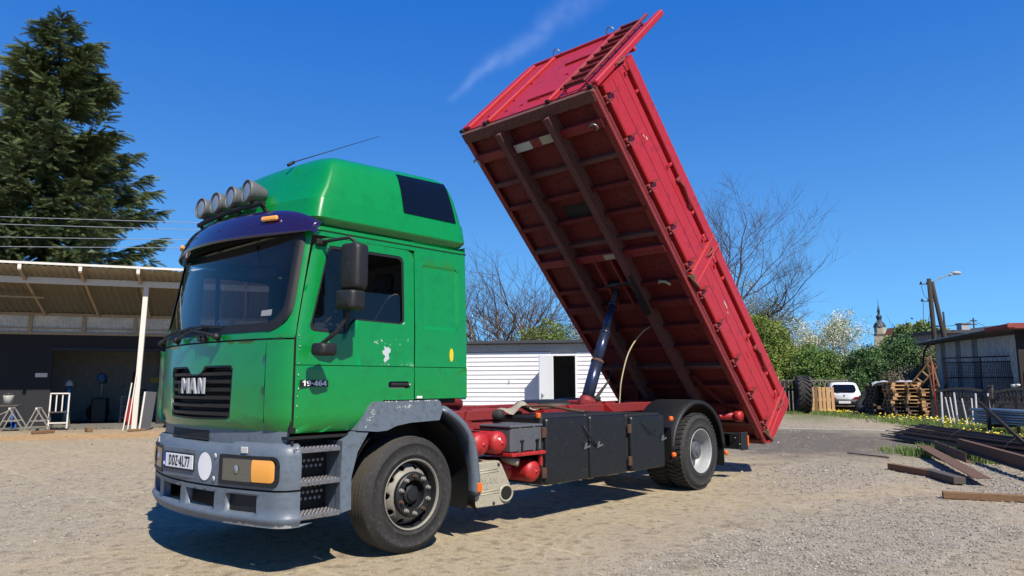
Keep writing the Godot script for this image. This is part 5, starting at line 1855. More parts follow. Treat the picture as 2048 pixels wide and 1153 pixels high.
# ================================================================ ground
func axis_lines(lo: float, hi: float, core0: float, core1: float, fine: float) -> Array:
	var out := []
	var p := core0
	var st := fine
	var left := []
	while p > lo:
		st *= 1.09
		p -= st
		left.append(max(p, lo))
	left.reverse()
	out.append_array(left)
	p = core0
	while p < core1:
		out.append(p)
		p += fine
	st = fine
	while p < hi:
		out.append(p)
		st *= 1.09
		p += st
	out.append(hi)
	return out
func blob(p: Vector2, c: Vector2, r: Vector2, turn: float) -> float:
	var d := (p - c).rotated(-turn) / r
	return clamp(1.4 - d.length(), 0, 1)
var n1 := FastNoiseLite.new()
var n2 := FastNoiseLite.new()
func gravel_at(x: float, z: float) -> float:
	# share of loose grey gravel on the dirt
	var p := V2(x, z)
	var g := 0.0
	g = max(g, blob(p, V2(3.6, 3.9), V2(3.6, 1.5), 0.1))
	g = max(g, blob(p, V2(0.2, 4.6), V2(2.4, 0.9), 0.1) * 0.5)
	g = max(g, blob(p, V2(7.6, 2.0), V2(2.4, 1.2), -0.2) * 0.8)
	g = max(g, blob(p, V2(9.5, 3.8), V2(4.0, 1.2), -0.3))
	g = max(g, blob(p, V2(7.0, 5.0), V2(3.0, 1.0), 0.0) * 0.6)
	g = max(g, blob(p, V2(20.0, -3.0), V2(9.0, 3.0), -0.35) * 0.5)
	g = max(g, blob(p, V2(-2.5, -3.5), V2(3.5, 5.5), 0.4) * 0.55)
	g *= 0.55 + 0.9 * (n1.get_noise_2d(x * 1.0, z * 1.0) * 0.5 + 0.5)
	g += 0.25 * n2.get_noise_2d(x * 3.0, z * 3.0)
	return clamp(g, 0, 1)
func ground_y(x: float, z: float) -> float:
	var d := Vector2(x - 2, z).length()
	return (n1.get_noise_2d(x * 2.2, z * 2.2) * 0.012 + n2.get_noise_2d(x * 9.0, z * 9.0) * 0.006 - 0.008) * clamp(1.5 - d / 60.0, 0, 1)
func ground_col(x: float, z: float) -> Color:
	var a := n1.get_noise_2d(x * 0.5, z * 0.5) * 0.5 + 0.5
	var b := n2.get_noise_2d(x * 2.0 + 40, z * 2.0) * 0.5 + 0.5
	var c := Color(0.43, 0.36, 0.24).lerp(Color(0.36, 0.31, 0.22), a)
	c = c.lerp(Color(0.45, 0.37, 0.235), clamp(b * 1.6 - 0.7, 0, 1) * 0.6)
	c = c.lerp(Color(0.305, 0.285, 0.245), gravel_at(x, z) * 0.85)
	var p := V2(x, z)
	# worn asphalt patch behind the truck
	var q := blob(p, V2(14.5, -1.2), V2(5.2, 3.2), -0.35) * (0.55 + 0.9 * b)
	c = c.lerp(Color(0.10, 0.09, 0.08), clamp(q * 1.5 - 0.35, 0, 0.85))
	# orange sand in front of the shed
	var l := shed_local(x, z)
	var band: float = clamp(1.0 - abs(l.y - 2.6) / 1.7, 0, 1)
	c = c.lerp(Color(0.50, 0.30, 0.12), clamp(band * 1.6, 0, 1) * (0.5 + 0.5 * a) * clamp(1.0 - (l.x - 4.0) / 4.0, 0, 1))
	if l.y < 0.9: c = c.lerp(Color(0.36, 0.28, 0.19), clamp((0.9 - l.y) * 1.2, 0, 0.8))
	# oil and damp stains
	for s in [[1.3, 3.2, 0.35, 0.08], [6.2, 3.6, 0.5, 0.1], [8.4, 0.4, 0.6, 0.2], [4.7, 5.0, 0.5, 0.06], [3.0, 2.7, 0.4, 0.07]]:
		c = c.lerp(Color(0.19, 0.155, 0.115), clamp(blob(p, V2(s[0], s[1]), V2(s[2], s[3]), 0.4) * (b + 0.2), 0, 0.6))
	# green margins
	var g := blob(p, V2(29, -6.5), V2(7, 1.6), 2.7) + blob(p, V2(24.5, 0.5), V2(6.5, 1.5), 2.75) + blob(p, V2(18.5, 2.6), V2(3.5, 0.8), 2.65) + blob(p, V2(13.2, 3.0), V2(2.6, 0.5), 2.6)
	c = c.lerp(Color(0.13, 0.16, 0.05), clamp(g * (0.4 + b) - 0.2, 0, 0.75))
	return Color(c.r * 1.17, c.g * 1.17, c.b * 1.17)
const SHED_O := Vector3(4.7, 0, -18.75)
const SHED_A := Vector3(0.891, 0, 0.454)
func shed_local(x: float, z: float) -> Vector2:
	var d := V(x, 0, z) - SHED_O
	return V2(d.dot(SHED_A), d.dot(V(-0.454, 0, 0.891)))

func build_ground():
	n1.seed = 2; n1.frequency = 0.35; n1.fractal_octaves = 4
	n2.seed = 9; n2.frequency = 0.5; n2.fractal_octaves = 4
	var xs := axis_lines(-400, 700, -5.5, 16.0, 0.13)
	var zs := axis_lines(-600, 300, -5.0, 6.5, 0.13)
	var st := SurfaceTool.new()
	st.begin(Mesh.PRIMITIVE_TRIANGLES)
	for z in zs:
		for x in xs:
			var far: float = max(abs(x), abs(z))
			var c := ground_col(x, z)
			if far > 60: c = c.lerp(Color(0.12, 0.15, 0.06), clamp((far - 60) / 60.0, 0, 1))
			st.set_color(c)
			st.add_vertex(V(x, ground_y(x, z), z))
	var w := xs.size()
	for j in zs.size() - 1:
		for i in w - 1:
			var a := j * w + i
			for k in [a, a + 1, a + w + 1, a, a + w + 1, a + w]: st.add_index(k)
	st.generate_normals()
	var m := mat("ground", Color(1, 1, 1), 0.97)
	m.vertex_color_use_as_albedo = true
	grain(m, noise(0.09, [[0.0, Color(0.4, 0.39, 0.38)], [0.22, Color(0.76, 0.75, 0.74)], [0.45, Color(0.96, 0.95, 0.94)], [0.7, Color(1, 1, 1)], [1.0, Color(0.8, 0.79, 0.77)]], 111, 1024, 6), V(0.55, 0.55, 0.55), bumpy(0.12, 113, 10.0, 1024, 5), 1.0, true)
	m.detail_enabled = true
	m.detail_blend_mode = BaseMaterial3D.BLEND_MODE_MUL
	m.detail_uv_layer = BaseMaterial3D.DETAIL_UV_2
	m.uv2_triplanar = true
	m.uv2_world_triplanar = true
	m.uv2_scale = V(0.21, 0.21, 0.21)
	m.detail_albedo = noise(0.02, [[0.0, Color(0.66, 0.63, 0.6)], [0.3, Color(0.88, 0.87, 0.85)], [0.5, Color(1, 1, 1)], [0.75, Color(0.94, 0.92, 0.88)], [1.0, Color(0.76, 0.75, 0.74)]], 117, 1024, 7)
	var o := MeshInstance3D.new()
	o.name = "ground"
	o.mesh = st.commit()
	o.material_override = m
	add_child(o)
	o.set_meta("kind", "structure")
	# painted edge line of the old asphalt
	var mb := MB.new()
	for k in 12:
		var a := V(17.6, 0.012, -6.0).lerp(V(19.9, 0.012, 0.2), k / 12.0)
		var b := V(17.6, 0.012, -6.0).lerp(V(19.9, 0.012, 0.2), (k + 0.97) / 12.0)
		mb.bar(a, b, 0.1, 0.012)
	struct("edge_line", mb, M.scrape)
	stones()

func stone_mesh(sd: int) -> ArrayMesh:
	var rng := RandomNumberGenerator.new()
	rng.seed = sd
	var mb := MB.new()
	var n := 6
	var rings := []
	for y in [[-0.45, 0.7], [0.05, 1.0], [0.5, 0.6]]:
		var r := []
		for k in n:
			var a := TAU * k / n + rng.randf() * 0.5
			var q: float = y[1] * rng.randf_range(0.65, 1.1)
			r.append(V(cos(a) * q, y[0] + rng.randf_range(-0.15, 0.15), sin(a) * q * rng.randf_range(0.7, 1.0)))
		rings.append(r)
	mb.loft(rings, true, true)
	return mb.mesh()
func many(called: String, mesh: Mesh, xfs: Array, cols: Array, m: Material, parent: Node = null) -> MultiMeshInstance3D:
	var mm := MultiMesh.new()
	mm.transform_format = MultiMesh.TRANSFORM_3D
	mm.use_colors = true
	mm.mesh = mesh
	mm.instance_count = xfs.size()
	for i in xfs.size():
		mm.set_instance_transform(i, xfs[i])
		mm.set_instance_color(i, cols[i])
	var o := MultiMeshInstance3D.new()
	o.multimesh = mm
	o.material_override = m
	o.set_meta("kind", "stuff")
	if parent == null:
		o.name = numbered(called)
		add_child(o, true)
	else:
		o.name = called
		parent.add_child(o, true)
	return o
func stones():
	var rng := RandomNumberGenerator.new()
	rng.seed = 17
	var xf := [[], [], []]
	var cl := [[], [], []]
	var tries := 0
	var cnt := 0
	while cnt < 52000 and tries < 400000:
		tries += 1
		# denser towards the camera: sample in polar form about it
		var d := 4.6 * pow(40.0 / 4.6, pow(rng.randf(), 1.25))
		var a: float = rng.randf_range(-1.0, 1.0) * 0.78
		var x: float = -4.1 + d * cos(-0.752 + a)
		var z: float = 6.27 + d * sin(-0.752 + a)
		var g := gravel_at(x, z)
		if rng.randf() > 0.07 + g * g * 1.25: continue
		var l := shed_local(x, z)
		if l.y < 1.0 and l.x < 8: continue
		var s: float = 0.0035 + 0.012 * pow(rng.randf(), 2.6) * (0.45 + g)
		if rng.randf() < 0.012: s = rng.randf_range(0.014, 0.026)
		s *= clamp(d / 9.0, 0.85, 1.7)
		var b := Basis.from_euler(Vector3(rng.randf() * 0.7, rng.randf() * TAU, rng.randf() * 0.7)).scaled(V(s, s * rng.randf_range(0.5, 0.85), s))
		var k := rng.randi() % 3
		xf[k].append(Transform3D(b, V(x, ground_y(x, z) + s * 0.22, z)))
		var t := rng.randf_range(0.08, 0.33)
		cl[k].append(Color(t * 1.02, t * 0.97, t * 0.88).lerp(Color(0.36, 0.29, 0.2), rng.randf() * 0.5))
		cnt += 1
	for k in 3:
		var o := many("loose_gravel", stone_mesh(40 + k), xf[k], cl[k], M.stone)
		tag(o, ["loose grey gravel strewn over the dirt yard", "crushed stone chips scattered round the truck", "small tan pebbles lying on the yard"][k], "gravel")

# ================================================================ open-fronted shed on the left (local x along its front, z out to the yard)
func build_shed():
	var turn := atan2(-SHED_A.z, SHED_A.x)
	var s := thing("open_shed", "open fronted workshop shed with corrugated lean-to roof and black walls", "shed", SHED_O, turn)
	var X0 := -9.0
	var X1 := 6.0
	var front := V2(0.75, 5.12)     # z, y of the roof's eaves
	var back := V2(-2.75, 3.92)
	# roof sheet: corrugation runs with the slope, laps step across it
	var mb := MB.new().smooth()
	var rows := 9
	for j in rows:
		var f0 := float(j) / rows
		var f1 := float(j + 1) / rows
		mb.surf(func(u, v):
			var x: float = lerp(X0, X1, u)
			var f: float = lerp(f0, f1, min(v * 2.0, 1.0))
			var z: float = lerp(front.x, back.x, f)
			var y: float = lerp(front.y, back.y, f) + 0.022 * sin(x * TAU / 0.2) - (0.065 * v * 2.0 if v < 0.6 else 0.0)
			return V(x, y, z), 600, 2)
	obj("roof_sheet", mb, M.roof_sheet, s)
	mb = MB.new()
	mb.bar(V(X0, 5.175, 0.79), V(X1, 5.175, 0.79), 0.03, 0.07)
	obj("eaves_trim", mb, M.white_steel, s)
	for k in 9:
		var x := -8.2 + k * 1.63
		mb = MB.new()
		mb.bar(V(x, 5.0, 0.76), V(x, 3.85, -2.7), 0.08, 0.12)
		obj("rafter", mb, M.rafter, s)
		mb = MB.new()
		mb.box(V(x, 5.06, 0.782), V(0.1, 0.16, 0.02))
		obj("rafter_end", mb, M.white_steel, s)
	mb = MB.new()
	mb.bar(V(X0, 4.74, 0.02), V(X1, 4.74, 0.02), 0.12, 0.2)
	obj("eaves_beam", mb, M.white_steel, s)
	for x in [-6.6, 0.0, 5.6]:
		mb = MB.new()
		mb.bar(V(x + (0.02 if x == 0.0 else 0.0), 0.0, 0.0), V(x + 0.12, 4.66, 0.0), 0.15, 0.15, Vector3.RIGHT)
		obj("post", mb, M.white_steel, s)
	# clerestory strip: frame, mullions, milky panes
	mb = MB.new()
	mb.bar(V(X0, 3.88, -2.62), V(X1, 3.88, -2.62), 0.1, 0.1)
	mb.bar(V(X0, 3.22, -2.62), V(X1, 3.22, -2.62), 0.1, 0.09)
	obj("window_rail", mb, M.rafter, s)
	for k in 10:
		mb = MB.new()
		mb.box(V(-8.6 + k * 1.62, 3.55, -2.62), V(0.11, 0.6, 0.1))
		obj("mullion", mb, M.rafter, s)
	for k in 9:
		mb = MB.new()
		var x0 := -8.55 + k * 1.62
		mb.surf(func(u, v): return V(x0 + u * 1.52, 3.27 + v * 0.56, -2.64 + 0.03 * sin(u * 7.0 + k) * sin(v * 4.0)), 8, 3)
		obj("window_pane", mb, M.milky, s)
		mb = MB.new()
		mb.bar(V(x0, 3.4, -2.6), V(x0 + 1.5, 3.4, -2.6), 0.02, 0.035)
		obj("glazing_bar", mb, M.rafter, s)
	# black front wall with a wide door opening x -2.95 .. 0.3
	for q in [[-9.0, -3.0, 0.0, 3.18], [-3.0, 0.35, 2.62, 3.18], [0.35, 6.0, 0.0, 3.18]]:
		var mbw := MB.new()
		mbw.box(V((q[0] + q[1]) / 2, (q[2] + q[3]) / 2, -2.7), V(q[1] - q[0], q[3] - q[2], 0.1))
		obj("front_wall", mbw, M.shed_black, s)
	for k in 14:
		mb = MB.new()
		mb.box(V(0.55 + k * 0.4, 1.6, -2.64), V(0.05, 3.1, 0.03))
		obj("wall_rib", mb, M.shed_black, s)
	mb = MB.new()
	mb.bar(V(-3.05, 2.68, -2.62), V(0.4, 2.68, -2.62), 0.05, 0.1)
	obj("door_rail", mb, M.dark_metal, s)
	# room behind
	mb = MB.new()
	for k in 40:
		mb.box(V(-5.0 + k * 0.2, 1.5, -6.2 + (0.03 if k % 2 == 0 else 0.0)), V(0.2, 3.0, 0.03))
	obj("back_wall", mb, M.shed_inner, s)
	mb = MB.new()
	mb.box(V(-5.0, 1.6, -4.5), V(0.1, 3.2, 3.5))
	mb.box(V(2.9, 1.6, -4.5), V(0.1, 3.2, 3.5))
	mb.box(V(-1.0, 3.25, -4.5), V(8.2, 0.1, 3.7))
	obj("inner_wall", mb, M.shed_black, s)
	mb = MB.new()
	mb.box(V(-1.5, 0.02, -3.6), V(15.0, 0.06, 5.4))
	obj("floor_slab", mb, M.concrete, s)
	# roof over the front part of the building so that no sun falls in from above
	mb = MB.new()
	mb.box(V(-1.5, 3.96, -4.5), V(15.0, 0.06, 3.6))
	obj("rear_roof", mb, M.felt, s)
	# fittings
	mb = MB.new()
	mb.box(V(-3.3, 1.78, -2.64), V(0.36, 0.14, 0.015))
	obj("wall_notice", mb, M.white_steel, s)
	for q in [[-5.4, 3.0], [0.75, 2.6], [0.62, 1.8]]:
		mb = MB.new()
		mb.box(V(q[0], q[1], -2.61), V(0.09, 0.09, 0.05), Basis.IDENTITY, 0.01)
		obj("junction_box", mb, M.white_steel, s)
	mb = MB.new().smooth()
	mb.tube([V(0.5, 3.1, -2.6), V(0.8, 3.05, -2.6), V(0.82, 2.8, -2.6), V(0.75, 2.6, -2.6), V(0.62, 1.8, -2.6), V(0.6, 1.0, -2.6)], 0.012, 5)
	obj("cable", mb, M.wire_dark, s)
	mb = MB.new()
	mb.bar(V(-5.6, 4.3, -0.9), V(-3.0, 4.28, -0.9), 0.06, 0.05)
	obj("strip_light", mb, M.rafter, s)
	var L := func(x, y, z) -> Vector3: return s.transform * V(x, y, z)
	# ---------------- loose things round the shed
	var t := thing("work_bench", "low dark work bench with splayed legs beside the shed wall", "work bench", L.call(-4.25, 0.05, -1.7), turn)
	mb = MB.new(); mb.box(V(0, 0.72, 0), V(1.3, 0.05, 0.6), Basis.IDENTITY, 0.01); obj("bench_top", mb, M.wood_grey, t)
	for q in [[-0.5, -0.2], [0.5, -0.2], [-0.5, 0.2], [0.5, 0.2]]:
		mb = MB.new(); mb.bar(V(q[0], 0.70, q[1]), V(q[0] * 1.0, 0.0, q[1] * 1.2), 0.04, 0.04, Vector3.RIGHT); obj("leg", mb, M.blue_bar, t)
	mb = MB.new(); mb.bar(V(-0.1, 0.3, 0.25), V(0.6, 0.68, 0.25), 0.03, 0.03); obj("brace", mb, M.dusty_steel, t)
	t = thing("bucket", "white plastic bucket standing on the dark work bench", "bucket", L.call(-3.95, 0.80, -1.7), turn)
	mb = MB.new().smooth(); mb.lathe([Vector2(0.001, 0), Vector2(0.13, 0), Vector2(0.155, 0.28), Vector2(0.16, 0.3), Vector2(0.15, 0.3), Vector2(0.001, 0.28)], Transform3D.IDENTITY, 20); obj("tub", mb, M.milky, t)
	mb = MB.new().smooth(); mb.tube([V(-0.155, 0.29, 0), V(-0.1, 0.36, 0.08), V(0.1, 0.36, 0.08), V(0.155, 0.29, 0)], 0.006, 5); obj("handle", mb, M.steel, t)
	t = thing("paint_tray", "pale crumpled cloth lying on the work bench top", "cloth", L.call(-4.55, 0.80, -1.7), turn)
	mb = MB.new().smooth(); mb.surf(func(u, v): return V((u - 0.5) * 0.5, 0.06 * sin(u * 6.0) * sin(v * 5.0) * sin(u * PI) + 0.03, (v - 0.5) * 0.3), 12, 8); obj("cloth", mb, M.milky, t)
	# two steel trestles
	for q in [[-3.55, -0.9, "left"], [-2.75, -0.6, "right"]]:
		t = thing("trestle", "low steel trestle nearest the work bench, left of the pair" if q[2] == "left" else "low steel trestle next to the white metal rack, right of the pair", "trestle", L.call(q[0], 0.05, q[1]), turn, "steel trestles before the shed")
		mb = MB.new(); mb.bar(V(-0.06, 0.66, -0.3), V(-0.06, 0.66, 0.3), 0.05, 0.05); obj("top_bar", mb, M.white_steel, t)
		for z in [-0.28, 0.28]:
			for sx in [-1.0, 1.0]:
				mb = MB.new(); mb.bar(V(-0.06, 0.66, z), V(sx * 0.34, 0.0, z), 0.035, 0.035, Vector3.FORWARD); obj("leg", mb, M.dusty_steel, t)
			mb = MB.new(); mb.bar(V(-0.2, 0.27, z), V(0.2, 0.27, z), 0.03, 0.03); obj("tie", mb, M.dusty_steel, t)
	# white tubular rack
	t = thing("metal_rack", "white tubular metal rack with an upright back grid", "rack", L.call(-2.28, 0.05, -0.7), turn)
	for sx in [-0.26, 0.26]:
		mb = MB.new(); mb.bar(V(sx, 0, 0.0), V(sx, 1.13, -0.05), 0.04, 0.04, Vector3.RIGHT); obj("upright", mb, M.white_steel, t)
		mb = MB.new(); mb.bar(V(sx, 0.5, 0.0), V(sx, 0.0, -0.42), 0.035, 0.035, Vector3.RIGHT); obj("rear_leg", mb, M.white_steel, t)
	for y in [0.18, 0.52, 1.12]:
		mb = MB.new(); mb.bar(V(-0.26, y, -0.02), V(0.26, y, -0.02), 0.04, 0.04); obj("rail", mb, M.white_steel, t)
	for sx in [-0.09, 0.08]:
		mb = MB.new(); mb.bar(V(sx, 0.52, -0.03), V(sx, 1.12, -0.05), 0.035, 0.035, Vector3.RIGHT); obj("spindle", mb, M.white_steel, t)
	mb = MB.new(); mb.box(V(0, 0.53, 0.1), V(0.5, 0.03, 0.26), Basis.IDENTITY, 0.006); obj("shelf", mb, M.wood_grey, t)
	# gas bottle with its white cap
	t = thing("gas_bottle", "blue gas bottle with a pale valve cap inside the shed", "gas bottle", L.call(-2.6, 0.05, -3.4), turn)
	mb = MB.new().smooth(); mb.lathe([Vector2(0.001, 0), Vector2(0.12, 0.0), Vector2(0.12, 1.2), Vector2(0.1, 1.32), Vector2(0.05, 1.4), Vector2(0.03, 1.42)], Transform3D.IDENTITY, 18); obj("cylinder", mb, M.gas_blue, t)
	mb = MB.new().smooth(); mb.lathe([Vector2(0.14, 1.36), Vector2(0.1, 1.5), Vector2(0.05, 1.56), Vector2(0.001, 1.57)], Transform3D.IDENTITY, 14); obj("valve_cap", mb, M.milky, t)
	# fire extinguisher hung on the back wall
	t = thing("fire_extinguisher", "red fire extinguisher hanging on the shed's pale back wall", "extinguisher", L.call(-0.85, 1.45, -6.05), turn)
	mb = MB.new().smooth(); mb.lathe([Vector2(0.001, 0), Vector2(0.1, 0.0), Vector2(0.1, 0.42), Vector2(0.06, 0.5), Vector2(0.03, 0.52), Vector2(0.03, 0.58), Vector2(0.001, 0.58)], Transform3D.IDENTITY, 16); obj("bottle", mb, M.crimson, t)
	mb = MB.new().smooth(); mb.tube([V(0, 0.56, 0.02), V(0.16, 0.6, 0.05), V(0.2, 0.4, 0.06), V(0.14, 0.15, 0.08)], 0.018, 6); obj("hose", mb, M.black, t)
	# drill stand, bench grinder like machine
	t = thing("bench_machine", "dark workshop machine on a column left of the tool trolley", "machine", L.call(-1.75, 0.05, -4.4), turn)
	mb = MB.new(); mb.box(V(0, 0.45, 0), V(0.5, 0.9, 0.5), Basis.IDENTITY, 0.03); obj("base", mb, M.black_plastic, t)
	mb = MB.new().smooth(); mb.tube([V(0, 0.9, -0.1), V(0, 1.7, -0.1)], 0.06, 10); obj("column", mb, M.dusty_steel, t)
	mb = MB.new(); mb.box(V(0.02, 1.62, 0.06), V(0.28, 0.32, 0.5), Basis(V(1, 0, 0), -0.2), 0.05); obj("head", mb, M.gas_blue, t)
	# tool trolley
	t = thing("tool_trolley", "steel tool trolley with two shelves inside the shed", "trolley", L.call(-0.55, 0.05, -3.9), turn)
	for q in [[-0.4, -0.22], [0.4, -0.22], [-0.4, 0.22], [0.4, 0.22]]:
		mb = MB.new(); mb.bar(V(q[0], 0.06, q[1]), V(q[0], 0.98, q[1]), 0.03, 0.03, Vector3.RIGHT); obj("upright", mb, M.dusty_steel, t)
		mb = MB.new().smooth(); mb.lathe([Vector2(0.001, -0.02), Vector2(0.05, -0.02), Vector2(0.05, 0.02), Vector2(0.001, 0.02)], Transform3D(Basis(V(1, 0, 0), PI / 2), V(q[0], 0.05, q[1])), 10); obj("castor", mb, M.black, t)
	for y in [0.2, 0.6, 0.96]:
		mb = MB.new(); mb.box(V(0, y, 0), V(0.84, 0.03, 0.48), Basis.IDENTITY, 0.006); obj("shelf", mb, M.dusty_steel, t)
	mb = MB.new(); mb.box(V(0.1, 1.1, 0), V(0.5, 0.24, 0.3), Basis.IDENTITY, 0.03); obj("welder", mb, M.black_plastic, t)
	t = thing("yellow_sign", "small yellow notice on the shed's back wall", "sign", L.call(-0.1, 1.62, -6.13), turn)
	mb = MB.new(); mb.box(V(0, 0, 0), V(0.42, 0.2, 0.015), Basis.IDENTITY, 0.003); obj("board", mb, M.yellow, t)
	# red trolley jack stood on end
	t = thing("trolley_jack", "red workshop jack stood upright at the door's right edge", "jack", L.call(-0.38, 0.05, -2.2), turn)
	mb = MB.new(); mb.prism(PackedVector2Array([V2(-0.22, 0), V2(0.22, 0), V2(0.2, 0.35), V2(0.1, 0.8), V2(0.02, 0.95), V2(-0.08, 0.9), V2(-0.2, 0.4)]), -0.12, 0.12); obj("frame", mb, M.crimson, t)
	mb = MB.new().smooth(); mb.tube([V(0, 0.85, 0), V(0.03, 1.2, -0.1)], 0.03, 8); obj("socket", mb, M.milky, t)
	for sx in [-0.16, 0.16]:
		mb = MB.new().smooth(); mb.lathe([Vector2(0.001, -0.03), Vector2(0.06, -0.03), Vector2(0.06, 0.03), Vector2(0.001, 0.03)], Transform3D(Basis(V(1, 0, 0), PI / 2), V(sx, 0.08, 0.15)), 12); obj("wheel", mb, M.black, t)
	# tyre lying against the bench machine
	t = thing("spare_tyre", "black tyre leaning against the back wall inside the shed", "tyre", L.call(-1.9, 0.42, -4.9), turn)
	mb = MB.new().smooth(); mb.lathe([Vector2(0.2, -0.1), Vector2(0.36, -0.11), Vector2(0.38, -0.06), Vector2(0.38, 0.06), Vector2(0.36, 0.11), Vector2(0.2, 0.1), Vector2(0.2, -0.1)], Transform3D(Basis(V(1, 0, 0), PI / 2 - 0.2), Vector3.ZERO), 28); obj("tyre", mb, M.rubber, t)
	# boards and panel against the post
	t = thing("flat_board", "dark flat panel with pale edge leaning on the white post", "panel", L.call(0.42, 0.0, 0.25), turn)
	mb = MB.new(); mb.box(V(0, 0.62, 0), V(0.34, 1.2, 0.04), Basis(V(0, 0, 1), -0.1) * Basis(V(0, 1, 0), 0.5)); obj("sheet", mb, M.battery_box, t)
	mb = MB.new(); mb.bar(V(-0.2, 0, 0.1), V(-0.1, 1.22, 0.1), 0.05, 0.05, Vector3.RIGHT); obj("edge", mb, M.white_steel, t)
	for q in [[-0.25, -0.18, 1.5], [-0.12, 0.16, 1.75]]:
		t = thing("leaning_lath", "long white lath leaning on the post, left one" if q[0] < -0.2 else "long white lath leaning on the post, right one", "lath", L.call(q[0], 0.0, 0.3), turn, "laths leaning on the shed post")
		mb = MB.new(); mb.bar(V(0, 0, 0), V(0.12 - q[0] * 0.1, q[2], -0.15), 0.06, 0.03, Vector3.RIGHT); obj("lath", mb, M.white_steel, t)
	for q in [[-2.3, 0.9, 0.32, 0.09, "dark offcut of timber lying on the sand before the trestles"], [0.2, 0.75, 0.26, 0.07, "short plank lying at the foot of the white post"], [-1.15, 0.6, 0.16, 0.13, "small grey block lying before the shed door"]]:
		t = thing("timber_offcut", q[4], "timber", L.call(q[0], 0.0, q[1]), turn + q[0])
		mb = MB.new(); mb.box(V(0, q[3] / 2, 0), V(q[2] * 2, q[3], 0.16), Basis.IDENTITY, 0.01); obj("block", mb, M.wood_mid, t)
	# car batteries / canisters right of the post
	t = thing("car_battery", "dark car battery with a green label right of the post", "battery", L.call(1.0, 0.03, -1.2), turn)
	mb = MB.new(); mb.box(V(0, 0.24, 0), V(0.44, 0.48, 0.3), Basis.IDENTITY, 0.02); obj("case", mb, M.black_plastic, t)
	mb = MB.new(); mb.box(V(0, 0.2, 0.153), V(0.24, 0.2, 0.006)); obj("label", mb, M.green_inner, t)
	mb = MB.new().smooth(); mb.tube([V(-0.1, 0.48, 0), V(-0.02, 0.6, 0.05), V(0.2, 0.62, 0.0), V(0.3, 0.5, 0)], 0.012, 5); obj("lead", mb, M.black, t)
	t = thing("canister", "yellow canister next to the car battery", "canister", L.call(1.45, 0.03, -1.25), turn)
	mb = MB.new(); mb.box(V(0, 0.18, 0), V(0.26, 0.36, 0.22), Basis.IDENTITY, 0.04); obj("body", mb, M.yellow, t)
	mb = MB.new(); mb.box(V(0, 0.38, 0), V(0.06, 0.06, 0.06), Basis.IDENTITY, 0.015); obj("cap", mb, M.black, t)
	t = thing("utility_pole", "utility pole behind the cab carrying the overhead wires", "pole", V(14.78, 0, -17.85))
	mb = MB.new().smooth(); mb.tube([V(0, 0, 0), V(0, 8.5, 0)], [0.14, 0.1], 8); obj("pole", mb, M.pole_wood, t)
	mb = MB.new(); mb.bar(V(-0.4, 7.6, 0.4), V(0.4, 7.6, -0.4), 0.08, 0.08); obj("cross_arm", mb, M.pole_wood, t)
	# overhead line in front of the spruce: four wires on poles outside the picture
	var wy := [[8.62, 8.34], [8.30, 8.03], [7.74, 7.59], [7.33, 7.24]]
	for q in wy:
		var mbw := MB.new().smooth()
		var pts := []
		for k in 25:
			var f: float = -1.6 + k * 0.15
			var p := V(3.34, q[0], -30.05).lerp(V(9.06, q[1], -23.95), f)
			p.y += 0.02 * (f - 0.5) * (f - 0.5) - 0.005
			pts.append(p)
		mbw.tube(pts, 0.014, 5)
		tag(obj("power_wire", mbw, M.wire), ["topmost", "second", "third", "lowest"][wy.find(q)] + " of the four overhead wires before the spruce", "wire", "overhead wires")

